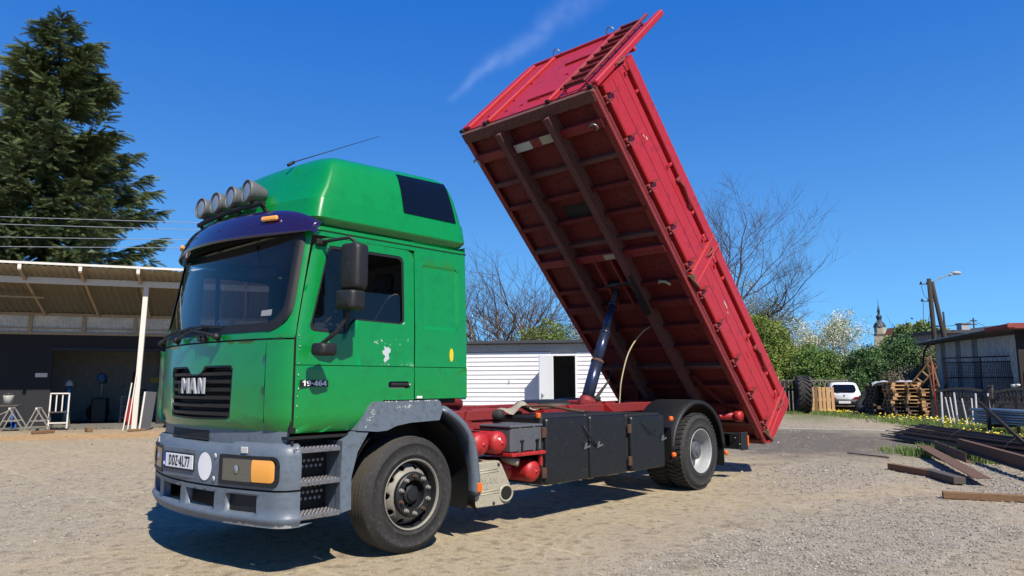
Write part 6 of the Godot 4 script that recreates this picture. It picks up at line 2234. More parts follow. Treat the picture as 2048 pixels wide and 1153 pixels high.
# ================================================================ white weatherboarded hut behind the truck (local x along the front, z to the yard)
func build_white_house():
	var dirx := V(0.532, 0, 0.844)
	var turn := atan2(-dirx.z, dirx.x)
	var h := thing("white_hut", "long low white weatherboarded hut with an open door behind the truck", "hut", V(12.96, 0, -7.98), turn)
	var X0 := -5.2
	var X1 := 5.5
	var mb := MB.new()
	# door opening x -0.05 .. 0.72, y 0 .. 2.29 ; window x -3.1 .. -2.55
	var nb := 17
	var bh := 0.135
	for k in nb:
		var y0 := 0.1 + k * bh
		var runs := [[X0, X1]]
		if y0 < 2.27: runs = [[X0, -0.06], [0.72, X1]]
		if y0 > 1.0 and y0 < 2.25: runs = [[X0, -3.45], [-2.75, -0.06], [0.72, X1]]
		for r in runs:
			mb = MB.new()
			# lapped board: lower edge stands out
			var pr := PackedVector2Array([V2(-0.012, y0 + bh + 0.01), V2(0.0, y0 + bh + 0.01), V2(0.026, y0 + 0.006), V2(0.024, y0), V2(0.0, y0)])
			mb.prism(pr, r[0], r[1], Transform3D(Basis(V(0, 0, 1), V(0, 1, 0), V(1, 0, 0)), Vector3.ZERO))
			obj("weatherboard", mb, M.white_wood, h)
	# walls behind boards, back and ends, roof
	for q in [[X0, -0.06, 0.0, 2.5], [0.72, X1, 0.0, 2.5], [-0.06, 0.72, 2.3, 2.5]]:
		mb = MB.new(); mb.box(V((q[0] + q[1]) / 2, (q[2] + q[3]) / 2, -0.08), V(q[1] - q[0], q[3] - q[2], 0.1)); obj("wall", mb, M.pale_grey, h)
	mb = MB.new(); mb.box(V(0.15, 1.25, -3.2), V(10.7, 2.5, 0.1)); obj("back_wall", mb, M.pale_grey, h)
	for x in [X0, X1]:
		mb = MB.new(); mb.box(V(x, 1.25, -1.6), V(0.1, 2.5, 3.2)); obj("end_wall", mb, M.pale_grey, h)
	mb = MB.new(); mb.box(V(0.15, 2.55, 0.02), V(10.9, 0.22, 0.05), Basis.IDENTITY, 0.006); obj("fascia", mb, M.pale_grey, h)
	mb = MB.new(); mb.box(V(0.15, 2.74, -1.55), V(11.0, 0.09, 3.6), Basis(V(1, 0, 0), 0.015), 0.01); obj("roof", mb, M.felt, h)
	mb = MB.new(); mb.box(V(0.15, 0.03, -1.6), V(10.5, 0.06, 3.1)); obj("floor", mb, M.wood_grey, h)
	# door frame and the leaf, swung open towards the yard
	for q in [[V(-0.03, 1.15, 0.03), V(0.06, 2.3, 0.08)], [V(0.70, 1.15, 0.03), V(0.05, 2.3, 0.08)], [V(0.335, 2.31, 0.03), V(0.78, 0.06, 0.08)]]:
		mb = MB.new(); mb.box(q[0], q[1], Basis.IDENTITY, 0.005); obj("door_frame", mb, M.white_wood, h)
	mb = MB.new()
	var db := Basis(V(0, 1, 0), -2.0)
	mb.box(V(-0.03, 1.16, 0.08) + db * V(0.36, 0, 0), V(0.72, 2.26, 0.04), db, 0.006)
	var leaf := obj("door_leaf", mb, M.door_white, h)
	mb = MB.new()
	mb.box(V(-0.03, 1.08, 0.08) + db * V(0.64, 0, -0.03), V(0.04, 0.14, 0.02), db)
	mb.bar(V(-0.03, 1.1, 0.08) + db * V(0.64, 0, -0.05), V(-0.03, 1.1, 0.08) + db * V(0.54, 0, -0.05), 0.018, 0.018)
	obj("door_handle", mb, M.steel, leaf)
	# small window at the left
	mb = MB.new()
	for q in [[V(-3.1, 2.2, 0.04), V(0.7, 0.06, 0.06)], [V(-3.1, 1.05, 0.04), V(0.7, 0.06, 0.06)], [V(-3.42, 1.62, 0.04), V(0.06, 1.2, 0.06)], [V(-2.78, 1.62, 0.04), V(0.06, 1.2, 0.06)]]: mb.box(q[0], q[1])
	obj("window_frame", mb, M.white_wood, h)
	mb = MB.new(); mb.box(V(-3.1, 1.62, 0.0), V(0.6, 1.12, 0.01)); obj("window_pane", mb, M.dark_glass, h)
	mb = MB.new().smooth(); mb.tube([V(-1.4, 1.6, 0.05), V(-1.36, 1.5, 0.06), V(-1.42, 1.44, 0.06)], 0.008, 5); obj("hook", mb, M.steel, h)
	# something pale hanging in the dark room
	var t := thing("hanging_coat", "dim pale coat hanging inside the hut's doorway", "coat", h.transform * V(0.55, 1.0, -1.3), turn)
	mb = MB.new().smooth()
	mb.surf(func(u, v): return V((u - 0.5) * (0.2 + 0.35 * (1.0 - v)), v * 1.0, 0.06 * sin(u * 14.0) * (1.0 - v) + 0.05), 12, 6)
	obj("cloth", mb, M.wood_grey, t)

# ================================================================ right of the truck
func make_pallet(label: String, tones: Array, group: String) -> Node3D:
	var p := thing("pallet", label, "pallet", Vector3.ZERO, 0.0, group)
	var rng := RandomNumberGenerator.new()
	rng.seed = hash(label)
	for k in 5:
		var mb := MB.new(); mb.box(V(0, 0.133, -0.34 + k * 0.17), V(1.2, 0.022, 0.13)); obj("deck_board", mb, M[tones[rng.randi() % tones.size()]], p)
	for x in [-0.52, 0.0, 0.52]:
		var mb := MB.new(); mb.box(V(x, 0.111, 0), V(0.14, 0.022, 0.8)); obj("stringer", mb, M[tones[rng.randi() % tones.size()]], p)
		for z in [-0.34, 0.0, 0.34]:
			mb = MB.new(); mb.box(V(x, 0.06, z), V(0.145, 0.078, 0.12)); obj("block", mb, M[tones[rng.randi() % tones.size()]], p)
	for z in [-0.34, 0.0, 0.34]:
		var mb := MB.new(); mb.box(V(0, 0.011, z), V(1.2, 0.021, 0.11)); obj("bottom_board", mb, M[tones[rng.randi() % tones.size()]], p)
	return p

func lug_tyre(called: String, label: String, at: Vector3, bas: Basis, R: float, w: float, lugs: int, group := "") -> Node3D:
	var t := thing(called, label, "tyre", at, 0.0, group)
	t.basis = bas
	var mb := MB.new().smooth()
	mb.lathe([Vector2(R * 0.5, -w * 0.32), Vector2(R * 0.62, -w * 0.48), Vector2(R * 0.82, -w * 0.52), Vector2(R * 0.93, -w * 0.46), Vector2(R * 0.96, -w * 0.2), Vector2(R * 0.965, 0), Vector2(R * 0.96, w * 0.2), Vector2(R * 0.93, w * 0.46), Vector2(R * 0.82, w * 0.52), Vector2(R * 0.62, w * 0.48), Vector2(R * 0.5, w * 0.32)], Transform3D.IDENTITY, 40)
	obj("carcass", mb, M.rubber, t)
	var lm := MB.new()
	lm.box(Vector3.ZERO, V(R * 0.08, w * 0.58, R * 0.1), Basis.IDENTITY, R * 0.012)
	var me := lm.mesh()
	for k in lugs:
		for s in 2:
			var a := TAU * (k + 0.5 * s) / lugs
			var sg := 1.0 - 2.0 * s
			inst("lug", me, M.rubber, t, Transform3D(Basis(V(0, 1, 0), -a) * Basis(V(1, 0, 0), 0.75 * sg), V(cos(a) * R * 0.97, w * 0.24 * sg, sin(a) * R * 0.97)))
	return t

func build_right():
	var fc := -1.2      # turn that faces the yard's mouth
	var mb: MB
	var t: Node3D
	# ---------------- concrete fence on the right: solid foot, baluster field, waved cap
	var f0 := V(27.95, 0, -1.15)
	var f1 := V(26.9, 0, 6.9)
	var fd := (f1 - f0).normalized()
	var ft := atan2(-fd.z, fd.x)
	t = thing("concrete_fence", "weathered concrete panel fence with balusters and waved top on the right", "fence", f0, ft)
	for k in 5:
		mb = MB.new(); mb.box(V(k * 2.0, 0.64, 0), V(0.16, 1.28, 0.16), Basis.IDENTITY, 0.015); obj("post", mb, M.fence_grey, t)
		mb = MB.new(); mb.box(V(k * 2.0, 1.295, 0), V(0.2, 0.04, 0.2), Basis.IDENTITY, 0.01); obj("post_cap", mb, M.fence_grey, t)
		if k == 4: continue
		var x := k * 2.0
		mb = MB.new(); mb.box(V(x + 1.0, 0.32, 0), V(1.84, 0.64, 0.06), Basis.IDENTITY, 0.006); obj("foot_panel", mb, M.fence_grey, t)
		mb = MB.new(); mb.box(V(x + 1.0, 0.69, 0), V(1.84, 0.07, 0.07), Basis.IDENTITY, 0.006); obj("lower_rail", mb, M.fence_grey, t)
		for i in 15:
			mb = MB.new()
			var bx := x + 0.15 + i * 0.121
			var top := 1.02 + 0.12 * sin((bx - x - 0.08) / 1.84 * PI)
			mb.bar(V(bx + 0.02 * sin(i * 2.1), 0.72, 0), V(bx, top, 0), 0.05, 0.055, Vector3.RIGHT)
			mb.box(V(bx, 0.88, 0), V(0.075, 0.12, 0.05), Basis(V(0, 0, 1), 0.78))
			obj("baluster", mb, M.fence_grey, t)
		mb = MB.new()
		for i in 16:
			var a := i / 16.0
			var b := (i + 1) / 16.0
			mb.bar(V(x + 0.08 + 1.84 * a, 1.06 + 0.14 * sin(a * PI), 0), V(x + 0.08 + 1.84 * b, 1.06 + 0.14 * sin(b * PI), 0), 0.075, 0.09)
		obj("waved_cap", mb, M.fence_grey, t)
	# ---------------- panel garage behind it
	var g0 := V(33.4, 0, -2.1)
	var g1 := V(28.3, 0, 1.7)
	var gd := (g1 - g0).normalized()
	var gt := atan2(-gd.z, gd.x)
	var gl := g0.distance_to(g1)
	t = thing("panel_garage", "grey concrete panel garage with brown gable and red roof edge", "garage", g0, gt)
	var pn := 14
	for k in pn:
		mb = MB.new()
		var px := gl * (k + 0.5) / pn
		mb.box(V(px, 1.6, -0.05 if k % 3 == 1 and k < 10 else 0.0), V(gl / pn - 0.015, 3.2, 0.08))
		obj("wall_panel", mb, M.panel_dark if k % 3 == 1 and k < 10 else M.panel_grey, t)
	mb = MB.new(); mb.box(V(gl / 2, 1.5, -0.12), V(gl, 3.0, 0.06)); obj("core_wall", mb, M.felt, t)
	# gable end, across the wall's end
	mb = MB.new(); mb.box(V(gl + 0.06, 1.65, -3.0), V(0.12, 3.35, 6.1)); obj("gable_wall", mb, M.brown_wall, t)
	for k in 10:
		mb = MB.new(); mb.box(V(gl + 0.13, 1.65, -0.25 - k * 0.6), V(0.02, 3.3, 0.05)); obj("gable_rib", mb, M.brown_wall, t)
	mb = MB.new(); mb.box(V(gl / 2 - 0.1, 3.32, -2.9), V(gl + 1.3, 0.1, 6.9), Basis(V(0, 0, 1), 0.03), 0.01); obj("roof_slab", mb, M.felt, t)
	mb = MB.new(); mb.box(V(gl / 2 - 0.1, 3.37, 0.56), V(gl + 1.4, 0.05, 0.12), Basis(V(0, 0, 1), 0.03), 0.01); obj("roof_edge", mb, M.galvanised, t)
	mb = MB.new(); mb.box(V(gl - 0.1, 3.46, 0.52), V(1.6, 0.16, 0.28), Basis(V(0, 0, 1), 0.03), 0.02)
	mb.box(V(gl + 0.62, 3.48, -2.9), V(0.12, 0.22, 7.0), Basis.IDENTITY, 0.02); obj("red_verge", mb, M.roof_red, t)
	mb = MB.new().smooth()
	var cv := []
	for i in 9: cv.append(V(-0.1 - sin(i / 8.0 * PI / 2) * 0.7, 3.1 - (1.0 - cos(i / 8.0 * PI / 2)) * 1.1, 0.3))
	mb.tube(cv, 0.05, 6); obj("bent_gutter", mb, M.pole_wood, t)
	# black lamp bracket on a pole at the picture's edge
	t = thing("bracket_lamp", "black curved bracket lamp reaching in at the right edge", "lamp", V(26.2, 0, 2.9), fc)
	mb = MB.new().smooth(); mb.tube([V(1.1, 0.0, 0), V(1.1, 3.9, 0)], 0.05, 8); obj("pole", mb, M.wire_dark, t)
	mb = MB.new().smooth(); mb.tube([V(1.1, 3.85, 0), V(0.75, 3.72, 0), V(0.5, 3.78, 0), V(0.42, 3.95, 0)], 0.035, 8); obj("arm", mb, M.wire_dark, t)
	mb = MB.new(); mb.box(V(0.7, 4.05, 0), V(0.66, 0.09, 0.26), Basis(V(0, 0, 1), 0.22), 0.03); obj("head", mb, M.wire_dark, t)
	# ---------------- mesh gate wings leaning behind the fence
	t = thing("mesh_gate", "rusty wire mesh gate wing leaning over the concrete fence", "gate", V(28.55, 0, -0.95), ft)
	var gx := [[V(0.05, 0.5, -0.2), V(0.0, 2.42, -0.45)], [V(1.35, 0.5, -0.2), V(1.3, 2.42, -0.45)], [V(2.75, 0.5, -0.2), V(2.7, 2.46, -0.45)], [V(0.0, 2.4, -0.44), V(2.9, 2.42, -0.44)], [V(0.03, 1.62, -0.34), V(2.75, 1.6, -0.34)], [V(0.0, 2.22, -0.42), V(4.6, 2.2, -0.42)], [V(3.0, 0.5, -0.2), V(2.9, 2.42, -0.45)]]
	for q in gx:
		mb = MB.new(); mb.bar(q[0], q[1], 0.05, 0.05, Vector3.FORWARD); obj("frame_bar", mb, M.fence_metal, t)
	mb = MB.new()
	for k in 44:
		var a := k / 43.0
		mb.bar(V(0.05 + 2.7 * a, 0.6, -0.21), V(0.0 + 2.7 * a, 2.2, -0.42), 0.013, 0.013, Vector3.FORWARD)
	for k in 30:
		var a := k / 29.0
		mb.bar(V(0.0, lerp(0.6, 2.2, a), lerp(-0.21, -0.42, a)), V(2.72, lerp(0.6, 2.2, a), lerp(-0.21, -0.42, a)), 0.013, 0.013)
	obj("wire_mesh", mb, M.fence_metal, t).set_meta("kind", "stuff")
	for q in [[V(26.9, 0, 2.62), 2.25, "thin red steel pole standing before the fence at the right edge"], [V(27.6, 0, -1.0), 2.2, "short red steel pole at the fence's far end by the pallets"]]:
		t = thing("steel_pole", q[2], "pole", q[0])
		mb = MB.new().smooth(); mb.tube([V(0, 0, 0), V(0, q[1], 0)], 0.03, 8); obj("tube", mb, M.red_pole, t)
		mb = MB.new(); mb.box(V(0, 0.01, 0), V(0.14, 0.02, 0.14)); obj("foot", mb, M.rust, t)
	# bars leaning behind the fence
	for q in [[0.0, -0.02], [0.25, 0.05], [1.35, -0.12], [1.6, 0.1]]:
		t = thing("leaning_bar", ["dark steel bar leaning behind the fence, first from the mesh gate", "dark steel bar leaning behind the fence, second from the mesh gate", "dark bent bar against the grey garage wall, left one", "dark bent bar against the grey garage wall, right one"][[0.0, 0.25, 1.35, 1.6].find(q[0])], "bar", f0 + fd * (3.0 + q[0]) + V(0.55, 0, 0), ft, "bars leaning behind the fence")
		mb = MB.new().smooth(); mb.tube([V(0.25, 0.0, 0), V(0.05, 1.3, -0.1), V(q[1], 1.85, -0.15), V(q[1] - 0.08, 1.9, -0.15)], 0.03, 6); obj("bar", mb, M.fence_metal, t)
	t = thing("cement_bag", "crumpled white paper bag on top of the concrete fence", "bag", f0 + fd * 2.75 + V(0.1, 1.3, 0), ft)
	mb = MB.new().smooth(); mb.ball(V(0, 0, 0), V(0.12, 0.09, 0.08), 8); mb.ball(V(0.12, 0.03, 0.02), V(0.09, 0.06, 0.07), 8); obj("paper", mb, M.white_steel, t)
	t = thing("rubble_sack", "pale torn sack lying on the fence top at the right", "sack", f0 + fd * 3.45 + V(0.15, 1.22, 0), ft)
	mb = MB.new().smooth(); mb.ball(V(0, 0, 0), V(0.16, 0.1, 0.1), 8); mb.ball(V(0.2, -0.02, 0.02), V(0.14, 0.07, 0.08), 8); obj("sack", mb, M.milky, t)
	# wooden frame leaning on the stack and the fence
	t = thing("timber_trestle", "raw timber ladder frame propped up between pallets and mesh gate", "timber frame", V(27.95, 0, -1.35), ft)
	t.scale = V(0.8, 0.97, 0.8)
	for q in [[V(-0.75, 1.25, 0.3), V(0.3, 2.4, -0.1)], [V(-0.35, 1.15, 0.3), V(0.55, 2.1, -0.1)], [V(0.35, 0.9, 0.1), V(0.1, 2.5, -0.1)], [V(0.62, 1.3, 0.1), V(0.25, 2.5, -0.1)]]:
		mb = MB.new(); mb.bar(q[0], q[1], 0.05, 0.13, Vector3.FORWARD); obj("beam", mb, M.wood_mid, t)
	for k in 4:
		mb = MB.new(); mb.bar(V(-0.62 + k * 0.25, 1.4 + k * 0.27, 0.2 - k * 0.08), V(-0.3 + k * 0.24, 1.2 + k * 0.25, 0.22 - k * 0.08), 0.04, 0.08, Vector3.FORWARD); obj("rung", mb, M.wood_new, t)
	# ---------------- pallets
	var fresh := ["wood_new", "wood_new", "wood_mid"]
	var aged := ["wood_old", "wood_grey", "wood_old"]
	var rng := RandomNumberGenerator.new()
	rng.seed = 23
	var names := ["lowest", "second", "third", "fourth", "fifth", "sixth", "seventh", "eighth", "ninth", "topmost"]
	var spot := V(28.7, 0, -2.45)
	for k in 10:
		var p := make_pallet(names[k] + (" grey weathered pallet in the front pallet stack" if k < 4 else " raw timber pallet in the front pallet stack"), aged if k < 4 else fresh, "pallets in the front stack")
		p.position = spot + V(rng.randf_range(-0.06, 0.06), k * 0.146 + 0.005, rng.randf_range(-0.06, 0.06))
		p.rotation.y = fc + 0.35 + rng.randf_range(-0.08, 0.08)
	spot = V(30.1, 0, -3.55)
	for k in 9:
		var p := make_pallet(names[k] + " dark weathered pallet in the rear pallet stack, left of the raw timber one", aged, "pallets in the rear stack")
		p.position = spot + V(rng.randf_range(-0.06, 0.06), k * 0.146 + 0.005, rng.randf_range(-0.06, 0.06))
		p.rotation.y = fc + 0.35 + rng.randf_range(-0.08, 0.08)
	spot = V(29.3, 0, -1.45)
	for k in 8:
		var p := make_pallet(names[k] + " pallet in the short stack next to the concrete fence", fresh, "pallets beside the fence")
		p.position = spot + V(rng.randf_range(-0.05, 0.05), k * 0.146 + 0.005, rng.randf_range(-0.05, 0.05))
		p.rotation.y = fc + 0.3 + rng.randf_range(-0.08, 0.08)
	for k in 2:
		var p := make_pallet("raw timber pallet leaning upright beside the white car, " + ("left one" if k == 0 else "right one"), fresh, "pallets leaning by the car")
		p.transform = Transform3D(Basis(V(0, 1, 0), fc) * Basis(V(1, 0, 0), PI / 2 - 0.25) * Basis(V(0, 1, 0), PI / 2), V(31.55 + k * 0.3, 0.6, -6.8 + k * 0.12))
	t = thing("tarpaulin", "grey crumpled tarpaulin on the pallets behind", "tarpaulin", V(29.6, 1.34, -2.9), fc)
	mb = MB.new().smooth(); mb.surf(func(u, v): return V((u - 0.5) * 1.8, 0.1 + 0.1 * sin(u * 11.0 + v * 3.0) * sin(v * 6.0) - 0.1 * pow(abs(u - 0.5) * 2.0, 4), (v - 0.5) * 0.9), 24, 10); obj("sheet", mb, M.pale_grey, t)
	# ---------------- tyres
	lug_tyre("tractor_tyre", "tall tractor tyre standing upright left of the leaning pallets", V(30.6, 0.88, -7.25), Basis(V(0, 1, 0), fc + 0.15) * Basis(V(0, 0, 1), PI / 2), 0.88, 0.62, 22)
	lug_tyre("tractor_tyre", "large lugged tyre leaning between the white car and the pallets", V(31.2, 0.62, -4.35), Basis(V(0, 1, 0), fc + 0.5) * Basis(V(0, 0, 1), 0.9), 0.78, 0.5, 16)
	lug_tyre("tractor_tyre", "lugged tyre lying on the heap behind the leaning one", V(31.3, 0.95, -3.95), Basis(V(0, 1, 0), fc) * Basis(V(0, 0, 1), 0.5), 0.62, 0.42, 16)
	# ---------------- dark picket panel and blue bars left of the tyre
	t = thing("picket_panel", "dark picket fence panel left of the tall tractor tyre", "fence panel", V(30.8, 0, -8.0), fc)
	for k in 9:
		mb = MB.new(); mb.box(V(-0.6 + k * 0.17, 0.78 + 0.03 * (k % 2), 0), V(0.12, 1.5, 0.03)); obj("picket", mb, M.pole_wood, t)
	mb = MB.new(); mb.box(V(0.08, 1.1, -0.03), V(1.5, 0.1, 0.03)); obj("rail", mb, M.pole_wood, t)
	for k in 2:
		t = thing("blue_bar", "blue painted bar leaning behind the tipped body, " + ("upper" if k == 0 else "lower") + " of two", "bar", V(28.6 + k * 0.15, 0, -8.3 + k * 0.2), fc)
		mb = MB.new(); mb.bar(V(0.4, 0.9, 0), V(-0.75, 2.75, -0.2), 0.05, 0.1, Vector3.FORWARD); obj("bar", mb, M.blue_bar, t)
		mb = MB.new(); mb.bar(V(0.4, 0, 0), V(0.4, 1.0, 0), 0.05, 0.06, Vector3.RIGHT); obj("leg", mb, M.blue_bar, t)
	# ---------------- pale ornamental fence behind the car
	var b0 := V(32.6, 0, -9.7)
	var b1 := V(37.5, 0, -4.2)
	var bd := (b1 - b0).normalized()
	t = thing("garden_fence", "pale concrete garden fence with pierced top behind the white car", "fence", b0, atan2(-bd.z, bd.x))
	for k in 4:
		mb = MB.new(); mb.box(V(k * 2.05, 0.85, 0), V(0.13, 1.75, 0.13), Basis.IDENTITY, 0.01); obj("post", mb, M.concrete, t)
		if k == 3: continue
		for j in 2:
			mb = MB.new(); mb.box(V(k * 2.05 + 1.02, 0.27 + j * 0.53, 0), V(1.9, 0.51, 0.05)); obj("slab", mb, M.concrete, t)
		mb = MB.new(); mb.box(V(k * 2.05 + 1.02, 1.55, 0), V(1.9, 0.07, 0.06)); obj("cap", mb, M.concrete, t)
		for i in 7:
			mb = MB.new()
			mb.bar(V(k * 2.05 + 0.12 + i * 0.27, 1.07, 0), V(k * 2.05 + 0.30 + i * 0.27, 1.52, 0), 0.05, 0.05, Vector3.FORWARD)
			mb.bar(V(k * 2.05 + 0.30 + i * 0.27, 1.07, 0), V(k * 2.05 + 0.12 + i * 0.27, 1.52, 0), 0.05, 0.05, Vector3.FORWARD)
			obj("fretwork", mb, M.concrete, t)
	build_car(V(32.35, 0, -5.95), fc)
	build_scrap()
	build_far()

func build_car(at: Vector3, turn: float):
	var c := thing("small_car", "small white hatchback parked with its tail to the yard", "car", at, turn)
	var mb := MB.new().smooth()
	# sections from tail (z+) to nose: [z, half width low, half width top, sill y, belt y, roof y]
	var sec := [[0.02, 0.68, 0.48, 0.34, 0.92, 0.96], [-0.06, 0.73, 0.5, 0.3, 0.92, 1.12], [-0.22, 0.75, 0.52, 0.27, 0.93, 1.36], [-0.45, 0.755, 0.53, 0.25, 0.93, 1.43], [-1.0, 0.755, 0.54, 0.24, 0.93, 1.445], [-1.6, 0.755, 0.54, 0.24, 0.92, 1.42], [-2.05, 0.755, 0.52, 0.24, 0.9, 1.2], [-2.5, 0.75, 0.6, 0.25, 0.87, 0.92], [-3.0, 0.72, 0.6, 0.27, 0.72, 0.8], [-3.3, 0.62, 0.5, 0.3, 0.62, 0.66]]
	var rings := []
	for s in sec:
		var r := []
		for p in [V2(s[1] * 0.9, s[3]), V2(s[1], s[3] + 0.12), V2(s[1] + 0.01, (s[3] + s[4]) / 2), V2(s[1] - 0.02, s[4]), V2(lerp(float(s[1]), float(s[2]), 0.5), lerp(float(s[4]), float(s[5]), 0.55)), V2(s[2] + 0.04, s[5] - 0.05), V2(s[2] - 0.06, s[5]), V2(0.2, s[5] + 0.015)]: r.append(V(p.x, p.y, s[0]))
		var n := r.size()
		for i in range(n - 1, -1, -1): r.append(V(-r[i].x, r[i].y, r[i].z))
		rings.append(r)
	mb.loft(rings, true, true)
	var body := obj("body", mb, M.car_white, c)
	# rear window: rounded, laid on the sloping hatch
	mb = MB.new().smooth()
	var hz := func(y: float) -> float: return 0.035 - 0.0 if y < 0.95 else 0.03 - pow((y - 0.95) / 0.45, 1.35) * 0.27
	mb.ring(rrect(-0.56, 0.97, 0.56, 1.34, [0.1, 0.1, 0.16, 0.16], 5), rrect(-0.02, 1.14, 0.02, 1.16, 0.005), V2(0, 1.15), 4, func(p): return V(p.x * lerp(1.0, 0.86, (p.y - 0.97) / 0.37), p.y, hz.call(p.y) + 0.015))
	obj("rear_window", mb, M.dark_glass, c)
	mb = MB.new(); mb.bar(V(-0.3, 1.0, 0.06), V(0.36, 1.06, 0.04), 0.02, 0.02); obj("rear_wiper", mb, M.black, c)
	# bumper
	mb = MB.new().smooth()
	var br := []
	for x in [-0.77, -0.72, -0.5, 0.0, 0.5, 0.72, 0.77]:
		var z := 0.1 - 0.14 * pow(abs(x) / 0.77, 4)
		br.append([V(x, 0.64, z - 0.1), V(x, 0.63, z), V(x, 0.5, z + 0.015), V(x, 0.36, z - 0.02), V(x, 0.32, z - 0.12)])
	mb.loft(br, false)
	obj("bumper", mb, M.car_grey, c)
	mb = MB.new(); mb.box(V(0, 0.5, 0.122), V(0.52, 0.115, 0.01)); obj("number_plate", mb, M.plate_white, c)
	for sx in [-1.0, 1.0]:
		mb = MB.new(); mb.prism(PackedVector2Array([V2(0.34 * sx, 0.66), V2(0.72 * sx, 0.65), V2(0.74 * sx, 0.72), V2(0.7 * sx, 0.78), V2(0.45 * sx, 0.75)]), -0.06, 0.05); obj("tail_lamp", mb, M.tail_red, c)
		mb = MB.new(); mb.box(V(0.83 * sx, 0.97, -1.75), V(0.14, 0.1, 0.08), Basis.IDENTITY, 0.03); obj("door_mirror", mb, M.car_grey, c)
		for z in [-0.5, -2.7]:
			mb = MB.new().smooth(); mb.lathe([Vector2(0.17, -0.09), Vector2(0.26, -0.09), Vector2(0.275, -0.06), Vector2(0.275, 0.06), Vector2(0.26, 0.09), Vector2(0.17, 0.09), Vector2(0.15, 0.05), Vector2(0.001, 0.05)], Transform3D(Basis(V(0, 0, 1), PI / 2), V(0.68 * sx, 0.272, z)), 22); obj("wheel", mb, M.rubber, c)
	mb = MB.new(); mb.box(V(0, 0.3, -1.5), V(1.3, 0.12, 2.8)); obj("underbody", mb, M.black, c)
	mb = MB.new().smooth(); mb.ball(V(0, 0.83, 0.045), V(0.035, 0.035, 0.01), 8); obj("badge", mb, M.dark_metal, c)
	mb = MB.new(); mb.box(V(0, 1.12, -0.75), V(1.0, 0.3, 0.12), Basis.IDENTITY, 0.05); obj("rear_seat", mb, M.seat, c)

